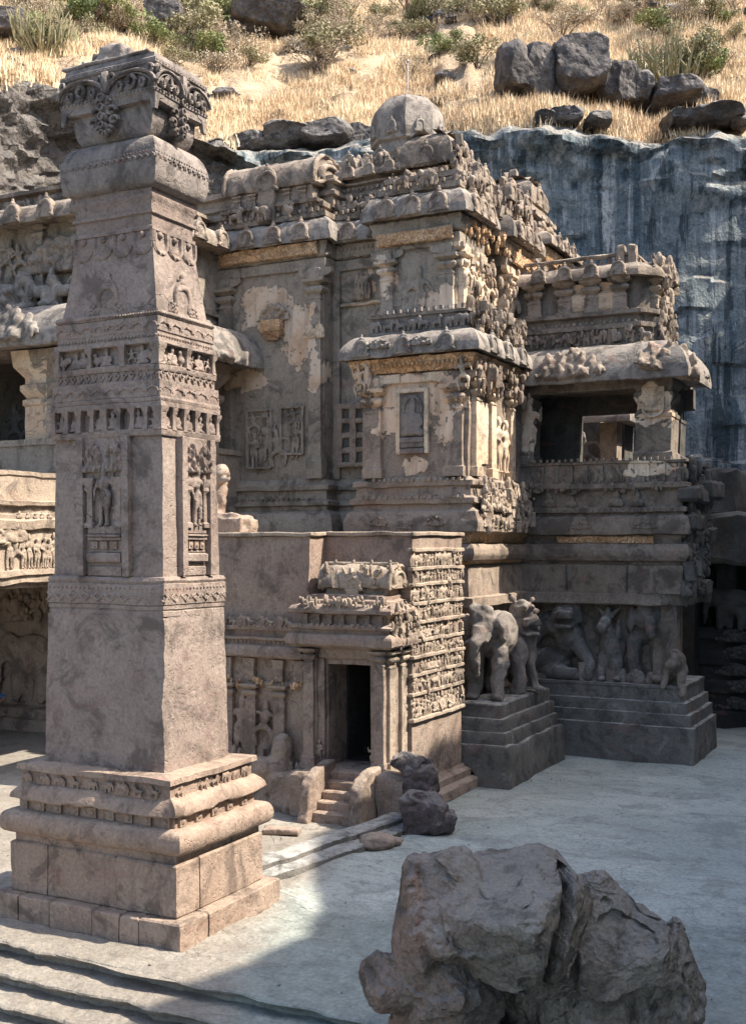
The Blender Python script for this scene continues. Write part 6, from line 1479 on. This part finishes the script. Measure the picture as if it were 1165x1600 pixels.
DEER = [('e', (0, .3, 1.0), (.42, .5, .5)), ('e', (0, 0, 1.05), (.34, .34, .5)), ('l', (0, -.05, 1.2), (-.08, -.2, 1.75), .24, .2), ('e', (-.1, -.32, 1.85), (.2, .3, .2)), ('e', (-.14, -.55, 1.68), (.17, .2, .18)),
        ('t', [(-.16, -.2, 2.0), (-.26, -.2, 2.2), (-.42, -.2, 2.3)], [.07, .06, .04]), ('t', [(.04, -.2, 2.0), (.18, -.2, 2.2), (.36, -.2, 2.32)], [.07, .06, .04]), ('e', (-.06, -.2, 2.15), (.1, .1, .16)),
        ('e', (.3, -.2, 1.6), (.09, .1, .34)), ('l', (-.2, -.1, .8), (-.22, -.2, .1), .17, .12), ('l', (.22, -.1, .8), (.3, -.2, .1), .17, .12), ('e', (-.22, -.3, .07), (.15, .2, .08)), ('e', (.3, -.3, .07), (.15, .2, .08)), ('e', (.15, -.25, .5), (.2, .15, .2))]
lumps('horned_beast', (-9.62, 34.85, 2.26), DEER, .034, 'base', ((.04, 1.6), (.022, 3.5), (.012, 8)), 'shaded stone horned beast between the lion and elephant under the side porch', 'statue')
ELE2 = xform([(k[0], k[1] if k[0] == 't' else tuple(Vector(k[1]) * 1), *k[2:]) for k in ELE if k[0] != 't'], Rz(.45)) + xform([('t', [(0, -.5, 2.05), (0, -.66, 1.75), (.02, -.62, 1.55)], [.21, .18, .14])], Rz(.45))
lumps('elephant_statue', (-8.55, 34.98, 2.26), [(k[0], *[tuple(Vector(a) * .95) if isinstance(a, tuple) and len(a) == 3 and i < (2 if k[0] == 'l' else 1) else ([tuple(Vector(p) * .95) for p in a] if isinstance(a, list) and k[0] == 't' and i == 0 else a) for i, a in enumerate(k[1:])]) for k in ELE2], .036, 'base', ((.045, 1.6), (.022, 3.5), (.012, 8)), 'shaded stone elephant with a broken trunk under the side porch corner', 'statue')
lumps('crouching_lion', (-7.55, 34.45, 2.24), [('e', (0, .3, .5), (.26, .5, .36)), ('e', (0, -.1, .8), (.3, .3, .34)), ('e', (-.1, -.3, .72), (.18, .2, .16)), ('l', (-.2, -.1, .5), (-.3, -.3, .05), .14, .1), ('l', (.2, -.1, .5), (.2, -.2, -.2), .14, .12), ('e', (-.5, .1, .2), (.35, .25, .14))], .04, 'porch', ((.05, 2), (.02, 6)), 'small eroded crouching lion at the outer corner of the porch base', 'statue')

# ================================================================== ROCKS
def facet_rock(mb, c, r, seed, R=None, nf=16, sharp=14, sub=4, amp=.06, blocky=False):
    rnd = np.random.RandomState(seed)
    bm = bmesh.new(); bmesh.ops.create_icosphere(bm, subdivisions=sub, radius=1)
    D = np.array([v.co for v in bm.verts]); F = [tuple(v.index for v in f.verts) for f in bm.faces]; bm.free()
    D /= np.linalg.norm(D, axis=1)[:, None]
    Nn = rnd.normal(size=(nf, 3))
    if blocky: Nn[:6] = np.array([(1, 0, 0), (-1, 0, 0), (0, 1, 0), (0, -1, 0), (0, 0, 1), (0, 0, -1)]) + rnd.normal(0, .14, (6, 3))
    Nn /= np.linalg.norm(Nn, axis=1)[:, None]; d = rnd.uniform(.72, 1.0, nf)
    q = np.clip(D @ Nn.T, .02, None); rr = d[None] / q
    rad_ = (np.mean(rr ** -sharp, axis=1) * nf * .35) ** (-1 / sharp); rad_ = np.clip(rad_, .3, 1.25)
    rad_ *= 1 + amp * fbm(D * 2.2 + seed, 4, seed)
    V = D * rad_[:, None] * np.array(r)
    if R is not None: V = V @ np.array(R).T
    return mb.add(V + np.array(c), F)
def rock_thing(name, base, pieces, voxel, mat, rough, label, cat='rock', smooth=1, group=None, post=None):
    mb = MB()
    for p in pieces: facet_rock(mb, *p)
    me = carve(name, mb, voxel, M[mat], rough, smooth)
    V = np.zeros(len(me.vertices) * 3); me.vertices.foreach_get('co', V); V = V.reshape(-1, 3)
    if post is not None: V = post(V)
    V = V - np.array(base); me.vertices.foreach_set('co', V.ravel()); me.set_sharp_from_angle(angle=rad(24))
    o = bpy.data.objects.new(name, me); COL.objects.link(o); o.location = base
    return tag(o, label, cat, group)
BD = 14.0
def bp(u, v, dd=0): return tuple(at(u, v, BD + dd))
BR = np.array(Matrix((RIGHT, FWD, UP)).transposed())
def boulder_post(V):
    a = V @ np.array(RIGHT); z = V[:, 2]; d = V @ np.array(FWD)
    P = np.stack([a, d, z], 1)
    def terr(f, n): 
        q = f * n; k = np.floor(q); m = q - k
        return (k + np.clip((m - .42) / .16, 0, 1)) / n
    f1 = fbm(np.stack([a * .75 + z * .35, d * .6, z * 1.15 - a * .3], 1), 4, 91); f2 = fbm(np.stack([a * 1.9 - z * .8, d * 1.4, z * 2.6 + a * .6], 1), 3, 95)
    sh_ = .24 * terr(f1, 2.0) + .04 * terr(f2, 2.0) + .015 * np.abs(fbm(P * 5, 3, 94))
    # the diagonal split between the two main pieces
    p0, p1 = np.array([2.42, 2.55]), np.array([1.80, .85]); dr = (p1 - p0) / np.linalg.norm(p1 - p0)
    q = np.stack([a, z], 1) - p0; dist = q[:, 0] * dr[1] - q[:, 1] * dr[0] + .05 * fbm(P * 1.6, 3, 97)
    sh_ = sh_ + .75 * np.exp(-(dist / .07) ** 2) * (d < BD + .2)
    return V + np.outer(sh_, np.array(FWD)) + np.outer(.05 * terr(f2, 3.0), np.array(UP))
rock_thing('boulder', bp(830, 1688), [
    (bp(790, 1425, .05), (.98, 1.25, .62), 5, BR, 14, 40), (bp(715, 1410, .1), (.55, .8, .52), 6, BR, 12, 40), (bp(705, 1570, .25), (.80, .95, 1.15), 8, BR, 14, 40), (bp(655, 1478, .1), (.36, .6, .92), 12, BR, 12, 50), (bp(615, 1545, .05), (.40, .4, .36), 3, BR, 10, 40),
    (bp(945, 1480, .45), (.66, .9, .78), 22, BR, 12, 40), (bp(985, 1560, .45), (.72, .9, .95), 23, BR, 12, 40), (bp(920, 1590, .05), (.50, .55, .70), 31, BR, 12, 40), (bp(1052, 1550, .6), (.32, .7, .74), 41, BR, 12, 50), (bp(830, 1680, .35), (2.0, 1.1, .72), 51, BR, 16, 30), (bp(800, 1565, 1.1), (.8, .8, .9), 61, BR, 12, 30)],
    .024, 'boulder', ((.02, 1.3), (.012, 4.5), (.008, 11)), 'huge weathered boulder with a dark cleft in the near shade of the courtyard', 'boulder', 0, None, boulder_post)
rock_thing('rubble_rock', bp and tuple(on_z(660, 1300, 0)), [(tuple(on_z(660, 1300, 0) + Vector((0, .1, .38))), (.55, .5, .52), 4, BR, 8, 60, 4, .08, True), (tuple(on_z(660, 1300, 0) + Vector((.35, .2, .2))), (.4, .4, .35), 9, BR, 8, 60, 4, .08, True), (tuple(on_z(645, 1285, 0) + Vector((.12, .1, 1.0))), (.42, .38, .52), 14, BR, 8, 60, 4, .08, True), (tuple(on_z(645, 1285, 0) + Vector((-.12, .0, 1.36))), (.42, .3, .22), 15, BR, 8, 60, 4, .08, True)],
    .03, 'rubble', ((.09, 2.0), (.05, 4.5), (.012, 11)), 'tall dark jagged broken rock at the corner of the gateway steps', 'rock')
for k, (u, v, s) in enumerate(((585, 1322, .28), (612, 1318, .16), (430, 1450, .0),)):
    if s: rock_thing('rubble_rock', tuple(on_z(u, v, 0)), [(tuple(on_z(u, v, 0) + Vector((0, 0, s * .3))), (s * 1.4, s, s * .6), 70 + k, BR, 10, 14)], .03, 'block', ((.02, 4),), ('low worn stone lump at the end of the kerb ledge', 'small stone lying beside the kerb ledge lump')[k], 'rock')

# ================================================================== HILLSIDE: outcrops, scrub, grass
def outcrop(cells, label, seed, u0, v0, name='rock_outcrop'):
    p, n = hill_point(u0, v0)
    if p is None: return
    d = p.dot(FWD); k = d / _F
    root = thing(name, p, label, 'rock')
    for i, (u, v, wd, ht, dp) in enumerate(cells):
        mb = MB(); c = at(u, v, d + dp * k * .5)
        facet_rock(mb, c, (wd * k * .58, wd * k * .6 + .6, ht * k * .62), seed + i, BR, 8, 90, 5, .035, True)
        part('rock_block', mb, M['hillrock'], root, ((.10, .7), (.06, 2.2), (.03, 6)), 24)
outcrop([(808, 118, 60, 66, 0), (838, 122, 40, 80, -8), (862, 118, 46, 80, 0), (905, 112, 80, 72, 0), (948, 128, 40, 56, 10), (975, 140, 34, 56, 0), (1000, 148, 34, 40, 10), (1050, 155, 70, 34, 0), (1088, 155, 44, 30, 0)], 'large dark jointed rock outcrop above the cliff on the dry hillside', 200, 890, 160)
outcrop([(420, 42, 110, 36, 0), (395, 50, 60, 30, 0)], 'flat-topped dark rock outcrop high on the hillside right of the pillar top', 230, 415, 62)
outcrop([(262, 30, 56, 40, 0), (250, 50, 40, 40, 0), (285, 55, 40, 22, 0)], 'dark rounded rock on the hillside directly above the pillar top', 240, 262, 62)
outcrop([(20, 48, 60, 36, 0), (45, 60, 40, 26, 0)], 'dark low rock at the upper left edge of the hillside', 250, 25, 70)
outcrop([(740, 205, 90, 52, 0), (790, 205, 44, 48, 0), (705, 196, 40, 40, 0)], 'squarish dark rock ledge right of the dome at the cliff rim', 260, 745, 222)
outcrop([(880, 188, 44, 22, 0), (930, 193, 36, 18, 0), (850, 193, 34, 18, 0)], 'row of low rocks on the cliff rim under the large outcrop', 270, 880, 200)
outcrop([(1110, 190, 70, 20, 0), (1060, 193, 44, 18, 0), (1150, 193, 36, 18, 0)], 'low flat rocks on the cliff rim at the right edge', 280, 1105, 196)
outcrop([(450, 226, 80, 34, 0), (510, 222, 70, 34, 0), (395, 234, 60, 30, 0), (560, 224, 50, 32, 0), (345, 244, 50, 34, 0), (610, 214, 40, 30, 0)], 'rough rocks in the dry grass at the cliff rim left of the dome', 290, 470, 240)
_rr = random.Random(9); nrk = 0
for k in range(60):
    u, v = _rr.uniform(5, 1160), _rr.uniform(4, 205)
    if 60 < u < 330 and v > 60: continue
    p, n = hill_point(u, v)
    if p is None: continue
    d = p.dot(FWD); s = _rr.uniform(8, 24) * d / _F
    if k < 4 or 'hr%d' % (k % 4) not in FIG:
        mb = MB(); facet_rock(mb, (0, 0, 0), (1, .9, .5), 300 + k, None, 9, 60, 4, .12); FIG['hr%d' % (k % 4)] = mb.mesh('hillside_rock', M['hillrock'], None, 40)
    o = bpy.data.objects.new('hillside_rock', FIG['hr%d' % (k % 4)]); COL.objects.link(o); o.location = p + Vector((0, 0, s * .1)); o.scale = (s, s, s); o.rotation_euler = (0, 0, _rr.random() * 6)
    tag(o, None, 'rock', 'small rocks scattered on the hillside'); SCATTER.append((o, 'small dark rock', u, v))

def bush_meshes(kind, mat, seed):
    rnd = np.random.RandomState(seed); fo = MB(); st = MB()
    if kind == 'cactus':
        for k in range(120):
            a = rnd.uniform(0, 6.28); r0 = rnd.uniform(0, .35) ** .8; sp = rnd.uniform(.15, .75); h = rnd.uniform(.45, 1.0) * (1.1 - .4 * sp)
            b = Vector((math.cos(a) * r0 * .8, math.sin(a) * r0 * .8, rnd.uniform(0, .25)))
            e = Vector((math.cos(a) * (r0 + sp * .55), math.sin(a) * (r0 + sp * .55), h)); m = b.lerp(e, .5) + Vector((math.cos(a), math.sin(a), 0)) * .1 - Vector((0, 0, .06))
            fo.tube([b, m, e], [.018, .018, .012], 4)
            for q in range(2):
                t = rnd.uniform(.4, .8); s0 = m.lerp(e, t); fo.tube([s0, s0 + Vector((rnd.uniform(-.1, .1), rnd.uniform(-.1, .1), rnd.uniform(.08, .2)))], [.014, .01], 4)
        st.tube([(0, 0, -.1), (.03, 0, .3)], [.05, .03], 6)
    else:
        lob = [(rnd.normal(0, .32), rnd.normal(0, .32), rnd.uniform(.3, .8), rnd.uniform(.16, .34)) for k in range(13)]
        n = 2000 if kind == 'leafy' else 1500
        V = []; F = []
        for k in range(n):
            x, y, z, r = lob[rnd.randint(len(lob))]
            dv = rnd.normal(size=3); dv /= np.linalg.norm(dv); q = np.array([x, y, z]) + dv * r * rnd.uniform(.5, 1.05) * np.array([1, 1, .8])
            if q[2] < .02: continue
            t1 = rnd.normal(size=3); t1 /= np.linalg.norm(t1); t2 = np.cross(t1, dv + .3 * rnd.normal(size=3)); t2 /= np.linalg.norm(t2) + 1e-6
            s = rnd.uniform(.025, .05) if kind == 'leafy' else rnd.uniform(.02, .06)
            w_ = s * (.55 if kind == 'leafy' else .24)
            i = len(V); V += [q - t1 * s, q + t2 * w_, q + t1 * s, q - t2 * w_]; F.append((i, i + 1, i + 2, i + 3))
        fo.add(V, F)
        for x, y, z, r in lob: st.tube([(0, 0, -.1), (x * .4, y * .4, z * .5), (x, y, z)], [.03, .018, .006], 5)
    return fo.mesh('foliage', M[mat], None, 30), st.mesh('stem', M['bark'], None, 30)
BM = {}
def bush(u, v, px, kind, mat, var, label, cat='bush', group=None, hs=1.0):
    p, n = hill_point(u, v)
    if p is None: return
    key = (kind, mat, var)
    if key not in BM: BM[key] = bush_meshes(kind, mat, 500 + var * 7 + len(kind))
    s = px * p.dot(FWD) / _F
    o = thing('cactus_bush' if kind == 'cactus' else 'bush', p - Vector((0, 0, .1 * s)), label, cat, group)
    o.scale = (s, s, s * hs); o.rotation_euler = (0, 0, u * .37)
    for nm, me in zip(('foliage', 'stem'), BM[key]):
        c = bpy.data.objects.new(nm, me); COL.objects.link(c); c.parent = o
    return o
bush(68, 92, 74, 'cactus', 'olive', 1, 'spiky olive cactus bush at the upper left above the cliff', 'cactus', None, 1.15)
bush(1035, 146, 92, 'cactus', 'olive', 2, 'wide pale cactus bush growing over the large rock outcrop', 'cactus')
bush(1092, 128, 62, 'leafy', 'olive', 1, 'dark olive bush right of the cactus at the hillside right edge', 'bush', None, 1.3)
bush(505, 96, 74, 'leafy', 'olive', 2, 'rounded green-grey bush on the hillside above the vaulted roof')
bush(500, 112, 60, 'twig', 'grey', 1, 'leafless grey thicket just below the rounded green bush')
bush(685, 92, 52, 'leafy', 'green', 3, 'bright green small bush left of the large outcrop')
bush(140, 40, 90, 'leafy', 'green', 4, 'yellow-green bush at the upper left behind the cactus')
bush(235, 75, 50, 'leafy', 'green', 5, 'small green shrub right behind the pillar finial')
bush(300, 76, 70, 'leafy', 'olive', 1, 'olive scrub right of the pillar top')
bush(345, 92, 60, 'twig', 'grey', 2, 'pale grey scrub right of the pillar top below the flat outcrop')
for k in range(150):
    u, v = _rr.uniform(8, 1158), _rr.choice([_rr.uniform(6, 70), _rr.uniform(6, 45), _rr.uniform(20, 125)])
    if 780 < u < 1010 and v > 60: continue
    kind, mat = _rr.choice([('leafy', 'olive'), ('leafy', 'olive'), ('leafy', 'grey'), ('twig', 'grey'), ('twig', 'grey'), ('twig', 'grey'), ('leafy', 'green')])
    sz = _rr.uniform(22, 58)
    ob = bush(u, v, sz, kind, mat, _rr.randrange(3) + 1, None, 'bush', {'leafy': 'leafy scrub bushes on the hillside', 'twig': 'leafless scrub on the hillside'}[kind])
    if ob is not None: SCATTER.append((ob, ('broad' if sz > 42 else 'small') + {'olive': ' olive leafy bush', 'grey': ' grey leafy scrub', 'green': ' green leafy bush'}[mat] if kind == 'leafy' else ('broad' if sz > 42 else 'small') + ' leafless grey scrub', u, v))
scatter_labels()
def grass():
    rnd = np.random.RandomState(3); V = []; F = []
    n = 0
    us = rnd.uniform(-40, 1210, 60000); vs = rnd.uniform(-25, 262, 60000)
    keep = fbm(np.stack([us * .011, vs * .02, us * 0], 1), 3, 6) > -.35
    for u, v in zip(us[keep], vs[keep]):
        if 80 < u < 320 and v > 90: continue
        if 330 < u < 640 and v > 232: continue
        p, nn = hill_point(u, v)
        if p is None: continue
        h0 = rnd.uniform(.25, .75)
        for b in range(7):
            a = rnd.uniform(0, 6.28); q = p + Vector((rnd.normal() * .3, rnd.normal() * .3, -.05)); h = h0 * rnd.uniform(.6, 1.1)
            l = Vector((rnd.normal() * .22, rnd.normal() * .22, 0)) * h; s = Vector((math.cos(a), math.sin(a), 0)) * rnd.uniform(.018, .04)
            i = len(V); V += [q - s, q + s, q + l + Vector((0, 0, h))]; F.append((i, i + 1, i + 2))
    mb = MB(); mb.add([tuple(x) for x in V], F)
    o = part('dry_grass', mb, M['grass'], None, None); o['kind'] = 'stuff'
    tag(o, 'dry straw-coloured grass covering the hillside above the cliff', 'grass')
grass()

def pebbles():
    rnd = np.random.RandomState(8); mb = MB()
    for k in range(260):
        X, Y = rnd.uniform(-18, -3), 14 + 22 * rnd.rand() ** 1.4
        s = rnd.uniform(.006, .022) * (2.2 if rnd.rand() < .04 else 1)
        mb.cbox((X, Y, s * .3), (s, s * .8, s * .55), Euler((rnd.rand(), rnd.rand(), rnd.rand() * 6)).to_matrix())
    o = part('grit', mb, M['step'], None, None, 30); o['kind'] = 'stuff'; tag(o, 'loose grit and stone chips scattered on the courtyard floor', 'grit')
pebbles()

# ================================================================== VISITOR at the left edge, mostly outside the frame
def person():
    base = at(-17, 900, 39.0); base.z = .0
    root = thing('person', base, 'person in a blue shirt at the left edge by the dark passage', 'person')
    J = [(0, 0, .95), (0, 0, 1.15), (0, 0, 1.4), (0, 0, 1.5), (0, -.01, 1.62), (0, -.01, 1.72),
         (.19, 0, 1.4), (.52, .03, 1.26), (.40, -.2, 1.12), (.30, -.28, 1.10), (-.19, 0, 1.4), (-.27, .02, 1.12), (-.26, -.08, .88), (-.26, -.1, .8),
         (.10, 0, .9), (.11, -.02, .48), (.11, .03, .08), (.12, -.12, .03), (-.10, 0, .9), (-.11, -.02, .48), (-.11, .03, .08), (-.12, -.12, .03)]
    E_ = [(0, 1), (1, 2), (2, 3), (3, 4), (4, 5), (2, 6), (6, 7), (7, 8), (8, 9), (2, 10), (10, 11), (11, 12), (12, 13), (0, 14), (14, 15), (15, 16), (16, 17), (0, 18), (18, 19), (19, 20), (20, 21)]
    Rr = [.15, .14, .16, .06, .09, .075, .075, .055, .04, .035, .075, .05, .04, .035, .1, .07, .05, .035, .1, .07, .05, .035]
    def skin(name, idx, rr, mat):
        me = bpy.data.meshes.new(name); mp = {j: i for i, j in enumerate(idx)}
        me.from_pydata([J[j] for j in idx], [(mp[a], mp[b]) for a, b in E_ if a in mp and b in mp], [])
        o = bpy.data.objects.new(name, me); COL.objects.link(o)
        o.modifiers.new('k', 'SKIN'); o.modifiers.new('s', 'SUBSURF').levels = 2
        for i, j in enumerate(idx): me.skin_vertices[0].data[i].radius = (rr[j], rr[j])
        me.skin_vertices[0].data[0].use_root = True
        m2 = bpy.data.meshes.new_from_object(o.evaluated_get(bpy.context.evaluated_depsgraph_get())); bpy.data.objects.remove(o)
        m2.materials.clear(); m2.materials.append(M[mat]); m2.polygons.foreach_set('use_smooth', [True] * len(m2.polygons)); m2.name = name
        c = bpy.data.objects.new(name, m2); COL.objects.link(c); c.parent = root
    skin('body', list(range(22)), Rr, 'skin')
    skin('shirt', [0, 1, 2, 6, 7, 10, 11], [r * 1.12 + .008 for r in Rr], 'shirt')
    skin('trousers', [0, 14, 15, 16, 18, 19, 20], [r * 1.1 + .008 for r in Rr], 'trousers')
    hb = MB(); hb.ell((0, .02, 1.74), (.095, .11, .10)); c = bpy.data.objects.new('hair', hb.mesh('hair', M['hair'])); COL.objects.link(c); c.parent = root
    root.rotation_euler = (0, 0, YAW)
person()
